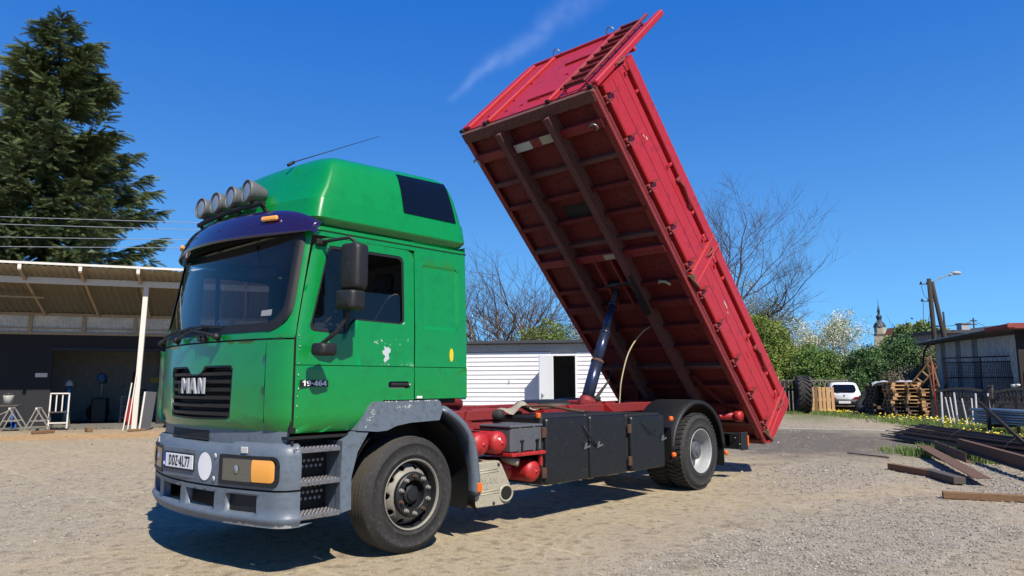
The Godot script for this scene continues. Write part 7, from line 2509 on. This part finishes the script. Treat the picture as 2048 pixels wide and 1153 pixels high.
func timber(label: String, a: Vector3, b: Vector3, w: float, h: float, m: String):
	var t := thing("timber", label, "timber", (a + b) * 0.5)
	var d := (b - a) * 0.5
	var mb := MB.new(); mb.bar(-d, d, w, h, Vector3.UP, 0.006)
	obj("beam", mb, M[m], t)
func build_scrap():
	var mb: MB
	var t: Node3D
	timber("reddish square timber lying flat nearest the truck, under a rusty plate", V(9.3, 0.05, 2.45), V(8.55, 0.05, 3.35), 0.11, 0.1, "wood_mid")
	timber("dark rough timber block poking out under the rusty flat plate", V(8.9, 0.05, 3.1), V(7.9, 0.06, 3.75), 0.16, 0.1, "wood_grey")
	timber("long weathered plank nearest the camera at the right edge", V(6.45, 0.04, 3.85), V(7.1, 0.04, 5.6), 0.1, 0.085, "wood_mid")
	timber("pale brown timber lying across behind the rusty beams", V(13.0, 0.06, 2.55), V(11.9, 0.06, 4.3), 0.12, 0.11, "wood_mid")
	timber("thin broken branch-like batten before the rod bundle", V(14.3, 0.04, 2.05), V(13.6, 0.05, 2.85), 0.06, 0.05, "wood_old")
	timber("pale timber under the dark channel at the right edge", V(12.2, 0.07, 4.1), V(11.5, 0.07, 5.4), 0.2, 0.13, "wood_old")
	timber("thin dark stick lying on the dirt beyond the timbers", V(11.6, 0.015, 1.0), V(11.2, 0.015, 1.9), 0.04, 0.025, "wood_grey")
	timber("dark sleeper lying along the fence behind the dandelions", V(25.3, 0.06, -1.2), V(23.0, 0.06, 3.0), 0.2, 0.12, "wood_grey")
	# rusty plate, angle and channel sections
	t = thing("rusty_plate", "rusty flat steel bar sloping over the dark timber block", "steel bar", Vector3.ZERO)
	mb = MB.new(); mb.bar(V(12.6, 0.16, 2.15), V(8.05, 0.10, 4.0), 0.22, 0.012, V(0, 1, 0)); obj("plate", mb, M.rust, t)
	t = thing("rusty_angle", "rusty angle steel lying between the flat bar and the channel", "steel beam", Vector3.ZERO)
	mb = MB.new(); mb.bar(V(12.7, 0.18, 2.35), V(10.4, 0.16, 3.35), 0.012, 0.16); mb.bar(V(12.7, 0.105, 2.40), V(10.4, 0.085, 3.40), 0.12, 0.012); obj("section", mb, M.rust, t)
	t = thing("rusty_channel", "long dark rusty channel beam running out at the right edge", "steel beam", Vector3.ZERO)
	mb = MB.new()
	mb.bar(V(12.8, 0.22, 2.72), V(7.9, 0.20, 5.1), 0.014, 0.2)
	mb.bar(V(12.8, 0.315, 2.76), V(7.9, 0.295, 5.14), 0.09, 0.014)
	mb.bar(V(12.8, 0.125, 2.68), V(7.9, 0.105, 5.06), 0.1, 0.014)
	obj("section", mb, M.rust, t)
	t = thing("dark_channel", "dark steel channel lying on timbers at the right edge", "steel beam", Vector3.ZERO)
	mb = MB.new()
	mb.bar(V(12.0, 0.28, 4.05), V(9.0, 0.28, 6.2), 0.014, 0.24)
	mb.bar(V(12.0, 0.405, 4.1), V(9.0, 0.405, 6.25), 0.12, 0.014)
	mb.bar(V(12.0, 0.155, 4.1), V(9.0, 0.155, 6.25), 0.12, 0.014)
	obj("section", mb, M.rust, t)
	t = thing("steel_tube", "dark steel tube standing askew out of the channel", "tube", V(11.7, 0.3, 3.95))
	mb = MB.new().smooth(); mb.tube([V(0.1, 0.0, 0.1), V(0.95, 0.75, -0.75)], 0.035, 10); obj("tube", mb, M.rod_dark, t)
	# bundle of long rods: each rod a part, two tie wires
	t = thing("rod_bundle", "long bundle of dark and rusty steel rods tied with wire", "rod bundle", Vector3.ZERO)
	var rng := RandomNumberGenerator.new()
	rng.seed = 61
	var A := V(16.4, 0.0, 1.15)
	var B := V(10.6, 0.0, 6.0)
	var d := (B - A).normalized()
	var sd := d.cross(Vector3.UP).normalized()
	for k in 120:
		var f := rng.randf()
		var off := (rng.randf() - 0.5) * 1.5
		var hh: float = 0.06 + rng.randf() * 0.34 * (1.0 - pow(abs(off) / 0.8, 2))
		var p := A + sd * off + V(0, hh, 0) + d * rng.randf_range(-0.5, 0.5)
		var q := A + d * rng.randf_range(6.5, 8.2) + sd * off * 0.75 + V(0, hh * 0.9 + 0.02, 0)
		var mid := (p + q) / 2 + V(0, -0.03, 0) + sd * rng.randf_range(-0.05, 0.05)
		mb = MB.new(); mb.tube([p, p.lerp(mid, 0.6), mid, q], rng.randf_range(0.009, 0.017), 5)
		obj("rod", mb, [M.rod_dark, M.rod_dark, M.rod_rust, M.dark_metal][rng.randi() % 4], t)
	for f in [0.9, 2.4, 4.4]:
		mb = MB.new().smooth()
		var lp := []
		for i in 11:
			var a := PI * i / 10
			lp.append(A + d * f + sd * cos(a) * 0.6 + V(0, 0.06 + sin(a) * 0.38, 0))
		mb.tube(lp, 0.005, 5); obj("tie_wire", mb, M.dark_metal, t)
	# galvanised pipes on a rack
	var p0 := V(21.0, 0, 1.75)
	var p1 := V(18.2, 0, 4.6)
	var pd := (p1 - p0).normalized()
	var ps := pd.cross(Vector3.UP).normalized()
	t = thing("pipe_rack", "black steel pipe rack post beside the dandelions", "rack", p0 + pd * 0.8)
	for s in [-0.42, 0.42]:
		mb = MB.new(); mb.bar(ps * s, ps * s + V(0, 1.05, 0), 0.09, 0.07, Vector3.RIGHT); obj("upright", mb, M.fence_metal, t)
	for y in [0.22]:
		mb = MB.new(); mb.bar(ps * -0.42 + V(0, y, 0), ps * 0.42 + V(0, y, 0), 0.08, 0.08); obj("arm", mb, M.fence_metal, t)
	var pm := MB.new().smooth()
	pm.tube([Vector3.ZERO, pd * 4.6], 0.036, 10)
	var pmesh := pm.mesh()
	for row in 6:
		for k in 9:
			var o := thing("steel_pipe", "long galvanised pipe in the " + ["lowest", "second", "third", "fourth", "fifth", "topmost"][row] + " layer on the black rack", "pipe", p0 + ps * (-0.34 + k * 0.078 + (row % 2) * 0.038) + V(0, 0.30 + row * 0.07, 0) + pd * rng.randf_range(-0.25, 0.1), 0.0, "galvanised pipes on the rack")
			inst("tube", pmesh, M.galvanised, o)
	# white stakes
	var sx := [[1885, 1.12, 0.03], [1897, 0.95, -0.14], [1902, 0.95, -0.1], [1906, 1.1, -0.06], [1926, 0.92, -0.14], [1934, 0.93, 0.0], [1939, 1.08, 0.03], [1960, 1.08, -0.04]]
	var pos := [V(22.96, 0, 0.24), V(23.16, 0, 0.45), V(23.24, 0, 0.53), V(23.31, 0, 0.61), V(23.0, 0, 0.95), V(23.1, 0, 1.08), V(23.2, 0, 1.16), V(23.5, 0, 1.5)]
	var wd := ["first", "second", "third", "fourth", "fifth", "sixth", "seventh", "eighth"]
	for k in 8:
		t = thing("white_stake", wd[k] + " of the eight white wooden stakes counted from the pallets", "stake", pos[k], 0.0, "white stakes before the fence")
		mb = MB.new(); mb.bar(V(0, 0, 0), V(0.684, 0, 0.73) * float(sx[k][2]) + V(0, sx[k][1], 0), 0.042 if sx[k][1] > 1 else 0.03, 0.045, Vector3.RIGHT, 0.005); obj("stake", mb, M.white_wood, t)

func build_far():
	var mb: MB
	var t: Node3D
	# ---------------- braced wooden power pole with a street lamp
	t = thing("street_lamp", "braced wooden power pole with a street lamp on its arm", "street lamp", V(47.34, 0, -5.22), -0.82)
	mb = MB.new().smooth(); mb.tube([V(0, 0, 0), V(-0.12, 8.0, 0)], [0.16, 0.13], 10); obj("pole", mb, M.pole_wood, t)
	mb = MB.new().smooth(); mb.tube([V(1.15, 0, 0), V(0.02, 7.8, 0.05)], [0.16, 0.12], 10); obj("brace", mb, M.pole_wood, t)
	mb = MB.new().smooth(); mb.tube([V(0.95, 0, -0.3), V(0.8, 5.9, -0.3)], 0.06, 8); obj("stub", mb, M.pole_wood, t)
	mb = MB.new().smooth(); mb.tube([V(0.1, 7.3, 0), V(0.2, 7.75, 0), V(0.5, 8.0, 0), V(1.35, 8.28, 0)], 0.035, 8); obj("lamp_arm", mb, M.dusty_steel, t)
	mb = MB.new().smooth(); mb.ball(V(1.66, 8.36, 0), V(0.34, 0.13, 0.16), 12); mb.tube([V(1.2, 8.22, 0), V(1.45, 8.31, 0)], 0.07, 8); obj("lamp_head", mb, M.pale_grey, t)
	for y in [7.65, 6.55]:
		mb = MB.new(); mb.bar(V(-0.75, y, 0), V(0.2, y, 0), 0.05, 0.05); obj("cross_arm", mb, M.pole_wood, t)
		for x in [-0.65, -0.25]:
			mb = MB.new().smooth(); mb.lathe([Vector2(0.001, 0), Vector2(0.06, 0.0), Vector2(0.07, 0.06), Vector2(0.04, 0.14), Vector2(0.001, 0.15)], Transform3D(Basis.IDENTITY, V(x, y + 0.02, 0)), 8); obj("insulator", mb, M.dark_metal, t)
	mb = MB.new().smooth(); mb.tube([V(-0.6, 6.5, 0), V(-0.68, 5.2, 0), V(-0.5, 4.6, 0), V(-0.36, 5.4, 0), V(-0.14, 5.95, 0)], 0.018, 5); mb.tube([V(-0.65, 7.6, 0), V(-0.5, 6.9, 0), V(-0.18, 6.6, 0)], 0.015, 5); obj("drop_cable", mb, M.wire_dark, t)
	# ---------------- low dark roofs and a chimney behind the garage
	t = thing("far_roof", "long dark low roof behind the power pole", "building", V(65.7, 0, -9.2), -0.82)
	mb = MB.new(); mb.box(V(3.0, 2.7, 0), V(9, 5.4, 6)); obj("wall", mb, M.panel_dark, t)
	mb = MB.new(); mb.box(V(3.0, 5.5, 0), V(9.4, 0.25, 7)); obj("roof", mb, M.felt, t)
	mb = MB.new(); mb.box(V(2.0, 5.95, 0.5), V(0.7, 0.7, 0.7)); var ch := obj("chimney", mb, M.pale_grey, t)
	mb = MB.new(); mb.box(V(2.0, 6.35, 0.5), V(0.85, 0.1, 0.85)); obj("chimney_cap", mb, M.concrete, t)
	t = thing("gabled_roof", "small dark gabled roof right of the thin mast", "building", V(72, 0, -6.8), -0.82)
	mb = MB.new(); mb.prism(PackedVector2Array([V2(-1.3, 5.7), V2(1.3, 5.7), V2(0, 6.35)]), -2, 2); obj("roof", mb, M.felt, t)
	mb = MB.new(); mb.box(V(0, 2.85, 0), V(2.3, 5.7, 3.6)); obj("wall", mb, M.panel_grey, t)
	t = thing("thin_mast", "thin distant mast with a small crossbar above the garage roof", "mast", V(78.4, 0, -8.74), -0.82)
	t.scale = V(0.7, 0.8, 0.7)
	mb = MB.new().smooth(); mb.tube([V(0, 0, 0), V(0, 9.6, 0)], 0.1, 6); obj("pole", mb, M.pole_wood, t)
	mb = MB.new(); mb.bar(V(-0.5, 9.3, 0), V(0.5, 9.3, 0), 0.08, 0.1); mb.bar(V(-0.5, 8.8, 0), V(0.5, 8.8, 0), 0.08, 0.1); obj("crossbar", mb, M.pole_wood, t)
	for q in [[V(47.2, 4.9, -5.2), V(78.4, 7.4, -8.74), "far overhead cable from the pole to the thin mast"], [V(78.4, 7.4, -8.74), V(88, 5.0, -5.0), "far overhead cable running right from the thin mast"]]:
		mb = MB.new().smooth()
		var pts := []
		for k in 13:
			var f := k / 12.0
			pts.append(q[0].lerp(q[1], f) - V(0, 0.12 * 4 * f * (1 - f), 0))
		mb.tube(pts, 0.02, 5); tag(obj("overhead_cable", mb, M.wire_dark), q[2], "cable")
	# ---------------- church tower far off
	t = thing("church_tower", "distant pale church tower with a dark onion spire", "church tower", V(323, 0, -87.3), 0.3)
	t.scale = V(0.58, 0.9, 0.58)
	mb = MB.new(); mb.box(V(0, 11.5, 0), V(8.0, 23.0, 8.0)); obj("shaft", mb, M.plaster, t)
	mb = MB.new(); mb.prism(rrect(-4.2, -4.2, 4.2, 4.2, 1.6, 1), 23.0, 24.0, Transform3D(Basis(V(1, 0, 0), -PI / 2), Vector3.ZERO)); obj("cornice", mb, M.concrete, t)
	mb = MB.new(); mb.prism(rrect(-3.7, -3.7, 3.7, 3.7, 1.8, 1), 24.0, 27.0, Transform3D(Basis(V(1, 0, 0), -PI / 2), Vector3.ZERO)); obj("belfry", mb, M.plaster, t)
	for k in 4:
		var a := PI / 2 * k
		mb = MB.new(); mb.box(V(sin(a) * 4.0, 18.5, cos(a) * 4.0), V(1.6, 4.4, 0.4), Basis(V(0, 1, 0), a)); obj("window", mb, M.felt, t)
	mb = MB.new().smooth(); mb.lathe([Vector2(4.2, 27.0), Vector2(3.9, 28.0), Vector2(2.9, 29.2), Vector2(1.7, 29.9), Vector2(1.5, 31.2), Vector2(2.1, 31.6), Vector2(1.9, 32.4), Vector2(0.9, 33.0), Vector2(0.8, 34.2), Vector2(1.1, 34.5), Vector2(0.7, 35.6), Vector2(0.2, 37.5), Vector2(0.05, 40.5)], Transform3D.IDENTITY, 16); obj("spire", mb, M.copper_dark, t)
	t = thing("tiled_roof", "distant orange tiled roof between the church and the green tree", "building", V(158, 0, -36.0), -0.6)
	mb = MB.new(); mb.prism(PackedVector2Array([V2(-2.8, 9), V2(2.8, 9), V2(0.8, 12.6), V2(-0.8, 12.6)]), -3, 3); obj("roof", mb, M.tile_orange, t)
	mb = MB.new(); mb.box(V(0, 4.5, 0), V(5, 9, 5.5)); obj("wall", mb, M.plaster, t)

# ================================================================ plants
func twigs(mb: MB, thick: MB, p: Vector3, dir: Vector3, ln: float, r: float, lvl: int, rng: RandomNumberGenerator, tips: Array, up: float, split: int):
	var n := 3
	var pts := [p]
	var rr := [r]
	var d := dir
	for i in n:
		d = (d + V(rng.randfn(0, 0.13), rng.randfn(0, 0.1) + up, rng.randfn(0, 0.13))).normalized()
		pts.append(pts[-1] + d * ln / n)
		rr.append(r * lerp(1.0, 0.55, (i + 1.0) / n))
	(thick if lvl <= 1 else mb).tube(pts, rr, 6 if lvl <= 1 else (4 if lvl == 2 else 3), false)
	if lvl >= split:
		tips.append([pts[-1], d]); tips.append([pts[-2], d])
		return
	var kids := rng.randi_range(3, 5) if lvl > 0 else rng.randi_range(5, 7)
	for k in kids:
		var f := rng.randf_range(0.3, 1.0) if k > 0 else 1.0
		var i: int = clamp(int(f * n), 0, n - 1)
		var q: Vector3 = pts[i].lerp(pts[i + 1], f * n - i)
		var side := V(rng.randfn(0, 1), rng.randfn(0, 0.4), rng.randfn(0, 1)).normalized()
		var nd := (d * (1.1 if k == 0 else 0.75) + side * rng.randf_range(0.5, 0.9)).normalized()
		twigs(mb, thick, q, nd, ln * rng.randf_range(0.55, 0.8), max(rr[i] * rng.randf_range(0.45, 0.65), 0.006), lvl + 1, rng, tips, up, split)
func bare_tree(called: String, label: String, at: Vector3, h: float, sd: int, trunk_m: Material, twig_m: Material, stems := 1, split := 4, group := "", up := 0.05, min_r := 1.0) -> Array:
	var t := thing(called, label, "tree", at, 0.0, group)
	var rng := RandomNumberGenerator.new()
	rng.seed = sd
	var thin := MB.new().smooth()
	var thick := MB.new().smooth()
	var tips := []
	for s in stems:
		var lean := V(rng.randfn(0, 0.3 if stems > 1 else 0.05), 1, rng.randfn(0, 0.3 if stems > 1 else 0.05)).normalized()
		twigs(thin, thick, V(rng.randfn(0, 0.1), -0.05, rng.randfn(0, 0.1)) * (stems - 0.9), lean, h * rng.randf_range(0.34, 0.44), h * 0.014 * min_r + 0.015, 0, rng, tips, up, split)
	obj("trunk", thick, trunk_m, t)
	obj("crown", thin, twig_m, t)
	return [t, tips]
func leaf_mesh(n: int, size: float, spread: float, sd: int) -> ArrayMesh:
	var rng := RandomNumberGenerator.new()
	rng.seed = sd
	var mb := MB.new()
	for k in n:
		var c := V(rng.randfn(0, spread), rng.randfn(0, spread), rng.randfn(0, spread))
		var b := Basis.from_euler(V(rng.randf() * TAU, rng.randf() * TAU, rng.randf() * TAU))
		var l := size * rng.randf_range(0.6, 1.2)
		var w := l * 0.45
		mb.tri(c + b * V(0, 0, 0), c + b * V(w, 0, l * 0.5), c + b * V(0, 0.02, l))
		mb.tri(c + b * V(0, 0, 0), c + b * V(0, 0.02, l), c + b * V(-w, 0.03, l * 0.5))
	return mb.mesh()
# leafy bush: stems, lobes of leaf clumps spread through the volume
func bush(called: String, label: String, at: Vector3, size: Vector3, cols: Array, n: int, sd: int, leaf: ArrayMesh, group := "", lobes := 14, stem_m: Material = null) -> Node3D:
	var t := thing(called, label, "bush", at, 0.0, group)
	var rng := RandomNumberGenerator.new()
	rng.seed = sd
	var st := MB.new().smooth()
	var lb := []
	for k in lobes:
		var a := rng.randf() * TAU
		var r := sqrt(rng.randf()) * 0.72
		var y := rng.randf_range(0.25, 0.82) * (1.0 - 0.35 * r)
		var c := V(cos(a) * r * size.x, y * size.y, sin(a) * r * size.z)
		var q := rng.randf_range(0.22, 0.36)
		lb.append([c, V(size.x * q * 1.2, size.y * q * 0.75, size.z * q * 1.2), rng.randf_range(0.75, 1.2)])
		st.tube([V(rng.randfn(0, 0.15), 0, rng.randfn(0, 0.15)), c * V(0.5, 0.55, 0.5) + V(0, 0.1, 0), c], [0.05, 0.03, 0.01], 4, false)
		for i in 3:
			var e := c + V(rng.randfn(0, 1), abs(rng.randfn(0, 1)) * 1.2, rng.randfn(0, 1)) * q * size.y * 0.6
			st.tube([c * 0.9, e], [0.014, 0.005], 3, false)
	obj("stems", st, stem_m if stem_m else M.bark, t)
	var xf := []
	var cl := []
	for i in int(n * 1.35):
		var l = lb[rng.randi() % lb.size()]
		var v := V(rng.randfn(0, 1), rng.randfn(0, 1), rng.randfn(0, 1)).normalized() * pow(rng.randf(), 0.4)
		var p: Vector3 = l[0] + v * l[1]
		if p.y < 0.05: continue
		var s := rng.randf_range(0.6, 1.3)
		xf.append(Transform3D(Basis.from_euler(V(rng.randf() * TAU, rng.randf() * TAU, rng.randf() * TAU)).scaled(V(s, s, s)), p))
		var c: Color = cols[rng.randi() % cols.size()]
		var k: float = l[2] * rng.randf_range(0.8, 1.2)
		cl.append(Color(c.r * k, c.g * k, c.b * k))
	many("foliage", leaf, xf, cl, M.leafy, t)
	return t
func blossom_on(t: Node3D, tips: Array, n: int, mesh: ArrayMesh, cols: Array, sd: int, spread: float):
	var rng := RandomNumberGenerator.new()
	rng.seed = sd
	var xf := []
	var cl := []
	for i in n:
		var q = tips[rng.randi() % tips.size()]
		var p: Vector3 = q[0] + V(rng.randfn(0, spread), rng.randfn(0, spread), rng.randfn(0, spread)) - q[1] * rng.randf() * 0.4
		var s := rng.randf_range(0.6, 1.3)
		xf.append(Transform3D(Basis.from_euler(V(rng.randf() * TAU, rng.randf() * TAU, rng.randf() * TAU)).scaled(V(s, s, s)), p))
		cl.append(cols[rng.randi() % cols.size()])
	many("blossom", mesh, xf, cl, M.leafy, t)

func spruce(label: String, at: Vector3, H: float, sd: int):
	var t := thing("spruce_tree", label, "tree", at)
	var rng := RandomNumberGenerator.new()
	rng.seed = sd
	var tr := MB.new().smooth()
	tr.tube([V(0, 0, 0), V(0.05, H * 0.5, 0), V(0, H, 0)], [0.36, 0.2, 0.02], 10)
	obj("trunk", tr, M.bark, t)
	# needle spray: a twig with needles to both sides, tips a little raised
	var sp := MB.new()
	for k in 22:
		var f := k / 21.0
		for s in [-1.0, 1.0]:
			var b := V(0, -0.05 * f * f, f * 0.62)
			var e := b + V(s * (0.15 - 0.08 * f), 0.05 + 0.03 * sin(k * 2.3), 0.10)
			sp.tri(b - V(0, 0, 0.016), b + V(0, 0.0, 0.02), e)
		sp.tri(V(-0.008, -0.05 * f * f, f * 0.62), V(0.008, -0.05 * f * f, f * 0.62 + 0.02), V(0, 0.09 - 0.05 * f * f, f * 0.62 + 0.09))
	var spm := sp.mesh()
	var br := MB.new().smooth()
	var xf := []
	var cl := []
	var h := 3.0
	while h < H - 0.15:
		var L: float = 6.2 * pow((H - h) / (H * 0.63), 0.7) * rng.randf_range(0.8, 1.08)
		L = min(L, 6.6)
		var n := 9 if h < H * 0.85 else 6
		for k in n:
			var a := rng.randf() * TAU
			var l: float = max(L * rng.randf_range(0.55, 1.08), 0.25)
			var d := V(cos(a), 0, sin(a))
			var droop := rng.randf_range(0.12, 0.34) * (1.0 if h < H * 0.75 else 0.1)
			var rise := rng.randf_range(0.25, 0.5) * (1.0 if h < H * 0.85 else 2.2)
			var pts := []
			for i in 6:
				var f := i / 5.0
				pts.append(V(0, h, 0) + d * l * f + V(0, l * (-droop * sin(f * PI * 0.75) + rise * f * f * 0.6), 0))
			br.tube(pts, [0.05, 0.045, 0.035, 0.025, 0.015, 0.006], 4, false)
			var m := int(6 + l * 18.0)
			for j in m:
				var f := 0.18 + 0.82 * pow(rng.randf(), 0.75)
				var i: int = min(int(f * 5), 4)
				var p: Vector3 = pts[i].lerp(pts[i + 1], f * 5 - i)
				var side := -1.0 if rng.randf() < 0.5 else 1.0
				var out := (d * rng.randf_range(0.5, 1.2) + V(-d.z, 0, d.x) * side * rng.randf_range(0.1, 1.1) + V(0, rng.randf_range(-0.55, 0.3), 0)).normalized()
				var sc := rng.randf_range(0.75, 1.25) * (1.0 if l > 1.2 else 0.6)
				var z := out
				var x := Vector3.UP.cross(z).normalized()
				if x.length() < 0.1: x = Vector3.RIGHT
				var y := z.cross(x)
				var off := V(-d.z, 0, d.x) * side * rng.randf() * l * 0.16 * (1.1 - f)
				xf.append(Transform3D(Basis(x, y, z).rotated(z, rng.randfn(0, 0.5)).scaled(V(sc, sc, sc)), p + off + V(0, rng.randf_range(-0.12, 0.05), 0)))
				var g := rng.randf_range(0.75, 1.25)
				var c := Color(0.15, 0.18, 0.06).lerp(Color(0.06, 0.1, 0.045), rng.randf())
				cl.append(Color(c.r * g, c.g * g, c.b * g))
		h += rng.randf_range(0.26, 0.42)
	obj("branches", br, M.bark, t)
	many("needles", spm, xf, cl, M.needle, t)

func build_plants():
	spruce("tall dark spruce rising behind the shed on the left", V(5.9, 0, -36.2), 21.4, 5)
	var rb := bare_tree("bare_tree", "small bare tree showing its top between spruce and cab", V(14.9, 0, -41.2), 9.8, 9, M.bark, M.twig, 1, 4)
	# between cab and body
	bare_tree("bare_tree", "bare pale barked tree just right of the cab over the hut", V(18.9, 0, -16.6), 8.4, 14, M.bark_pale, M.twig, 2, 4)
	bare_tree("bare_tree", "bare leaning tree over the hut next to the raised body", V(21.0, 0, -15.9), 8.6, 27, M.bark_pale, M.twig, 2, 4)
	bare_tree("bare_tree", "dark trunked bare tree over the hut between the paler pair", V(20.6, 0, -17.6), 7.6, 33, M.bark, M.twig, 1, 4)
	var leaf := leaf_mesh(12, 0.085, 0.085, 3)
	var fine := leaf_mesh(12, 0.06, 0.08, 4)
	var petal := leaf_mesh(10, 0.06, 0.07, 6)
	var lime := [Color(0.2, 0.25, 0.04), Color(0.16, 0.22, 0.04), Color(0.11, 0.18, 0.03)]
	var mid := [Color(0.085, 0.17, 0.03), Color(0.06, 0.13, 0.025), Color(0.13, 0.2, 0.035)]
	var dark := [Color(0.045, 0.105, 0.025), Color(0.03, 0.075, 0.02), Color(0.07, 0.14, 0.03)]
	var olive := [Color(0.12, 0.13, 0.05), Color(0.15, 0.15, 0.07), Color(0.09, 0.1, 0.04)]
	var white := [Color(0.6, 0.6, 0.5), Color(0.45, 0.48, 0.33), Color(0.7, 0.69, 0.62), Color(0.18, 0.25, 0.07), Color(0.22, 0.28, 0.1)]
	bush("shrub", "yellow green shrub over the hut roof", V(20.6, 0, -14.6), V(2.4, 5.2, 1.8), lime, 3400, 41, fine, "", 20, M.twig)
	bush("shrub", "thin olive shrub at the hut's left beside the cab", V(17.2, 0, -16.0), V(2.4, 4.8, 1.8), olive, 2000, 42, fine)
	bush("shrub", "pale blossoming shrub over the hut against the body", V(22.4, 0, -13.2), V(2.0, 6.3, 1.8), [Color(0.5, 0.5, 0.4), Color(0.36, 0.36, 0.25), Color(0.25, 0.26, 0.12)], 4600, 43, petal, "", 18)
	# right of the body
	bare_tree("bare_tree", "tall bare tree behind the raised body on its right", V(37.6, 0, -14.6), 14.5, 6, M.bark, M.twig, 2, 5, "", 0.09)
	var wt := bare_tree("blossom_tree", "white blossoming tree above the hedge left of the church", V(40.2, 0, -8.5), 7.2, 53, M.bark, M.twig, 1, 4)
	blossom_on(wt[0], wt[1], 2600, petal, white, 7, 0.2)
	wt = bare_tree("blossom_tree", "smaller greenish blossoming tree behind the yellow green bush", V(38.5, 0, -10.6), 5.6, 55, M.bark, M.twig, 2, 3)
	blossom_on(wt[0], wt[1], 1500, petal, [Color(0.45, 0.48, 0.28), Color(0.3, 0.36, 0.14), Color(0.6, 0.6, 0.48)], 8, 0.25)
	bush("bush", "bright yellow green bush directly behind the tipped body", V(35.0, 0, -11.0), V(2.6, 6.3, 2.2), lime, 8000, 61, leaf, "", 20)
	bush("bush", "leafy green bush behind the tall tractor tyre", V(36.2, 0, -9.4), V(2.2, 3.9, 2.0), mid, 5200, 62, leaf, "", 18)
	bush("bush", "grey green budding thicket above the yellow green bush", V(37.8, 0, -12.0), V(3.4, 7.9, 2.2), [Color(0.2, 0.2, 0.11), Color(0.14, 0.16, 0.06), Color(0.26, 0.25, 0.17)], 5200, 63, petal, "", 22, M.twig)
	bush("bush", "fresh green bush right behind the white car", V(37.6, 0, -7.6), V(2.0, 3.4, 1.8), mid, 4800, 64, leaf, "", 18)
	bush("bush", "dark green bush between the white car and the pallets", V(36.6, 0, -5.7), V(2.0, 3.8, 1.8), dark, 6000, 65, leaf, "", 18)
	bush("bush", "dark green hedge bush behind the pallet stacks", V(38.2, 0, -4.5), V(2.3, 4.2, 1.8), dark, 5600, 66, leaf, "", 18)
	bush("bush", "olive twiggy bush beside the grey garage wall", V(37.4, 0, -2.9), V(2.2, 4.0, 1.8), olive, 4200, 67, fine, "", 20, M.bark_pale)
	bush("bush", "brown brushwood behind the timber frame", V(33.6, 0, -3.4), V(1.6, 2.5, 1.2), [Color(0.14, 0.11, 0.08), Color(0.1, 0.09, 0.05)], 1100, 68, fine, "", 26, M.bark_pale)
	bush("far_tree", "distant round green tree left of the power pole", V(132, 0, -27.2), V(5.2, 12.6, 5.0), [Color(0.13, 0.19, 0.06), Color(0.17, 0.22, 0.07)], 4200, 71, leaf_mesh(9, 0.5, 0.35, 9), "", 16)
	bush("far_tree", "distant brownish tree by the orange tiled roof", V(150, 0, -38.5), V(4.5, 10.2, 4.0), [Color(0.14, 0.12, 0.07), Color(0.12, 0.14, 0.05)], 2500, 72, leaf_mesh(9, 0.5, 0.35, 10), "", 14)
	# ---------------- grass and dandelions along the right margin
	var blade := MB.new()
	var rng := RandomNumberGenerator.new()
	rng.seed = 90
	for k in 9:
		var a := rng.randf() * TAU
		var d := V(cos(a), 0, sin(a))
		var b := V(rng.randfn(0, 0.04), 0, rng.randfn(0, 0.04))
		var l := rng.randf_range(0.07, 0.15)
		var w := V(-d.z, 0, d.x) * 0.007
		blade.tri(b - w, b + w, b + d * 0.05 + V(0, l, 0))
	var bm := blade.mesh()
	var xf := []
	var cl := []
	var fx := []
	var fcol := []
	var areas := [[V2(31.0, -6.2), V2(3.6, 0.8), 2.55, 1600], [V2(24.8, -0.3), V2(4.2, 1.2), 2.5, 3600], [V2(22.6, 1.2), V2(3.0, 1.0), 2.3, 1800], [V2(18.0, 2.4), V2(2.2, 0.7), 2.5, 900], [V2(12.3, 3.1), V2(1.6, 0.4), 2.5, 700], [V2(12.4, 1.9), V2(0.7, 0.25), 2.5, 250], [V2(21.8, 3.2), V2(2.0, 0.8), 2.3, 1400], [V2(30.5, -8.2), V2(1.6, 0.4), 2.4, 400]]
	for A in areas:
		for i in int(A[3]):
			var q := V2(rng.randfn(0, 0.55), rng.randfn(0, 0.55)) * (A[1] as Vector2)
			var p: Vector2 = A[0] + q.rotated(A[2])
			if n2.get_noise_2d(p.x * 4.0, p.y * 4.0) < -0.12: continue
			var s := rng.randf_range(0.6, 1.4)
			xf.append(Transform3D(Basis(V(0, 1, 0), rng.randf() * TAU).scaled(V(s, s, s)), V(p.x, ground_y(p.x, p.y), p.y)))
			var g := rng.randf_range(0.7, 1.3)
			cl.append(Color(0.11 * g, 0.17 * g, 0.03 * g))
			if rng.randf() < 0.055 and A[3] > 800 and p.x > 17:
				var fs := rng.randf_range(0.7, 1.2)
				fx.append(Transform3D(Basis.from_euler(V(rng.randf_range(0.1, 0.7), -1.2 + rng.randfn(0, 0.5), 0)).scaled(V(fs, fs, fs)), V(p.x, 0.13 + rng.randf() * 0.09, p.y)))
				fcol.append(Color(0.78, 0.56, 0.02) if rng.randf() < 0.93 else Color(0.8, 0.8, 0.75))
	tag(many("grass", bm, xf, cl, M.leafy), "short green grass along the right margin of the yard", "grass")
	var fl := MB.new()
	for k in 10:
		var a := TAU * k / 10
		var b := TAU * (k + 1) / 10
		fl.tri(V(0, 0.018, 0), V(cos(b) * 0.026, 0.004, sin(b) * 0.026), V(cos(a) * 0.026, 0.004, sin(a) * 0.026))
	fl.bar(V(0, 0, 0), V(0.01, -0.14, 0), 0.004, 0.004, Vector3.RIGHT)
	tag(many("dandelions", fl.mesh(), fx, fcol, M.leafy), "yellow dandelions flowering in the grass before the fence", "flowers")
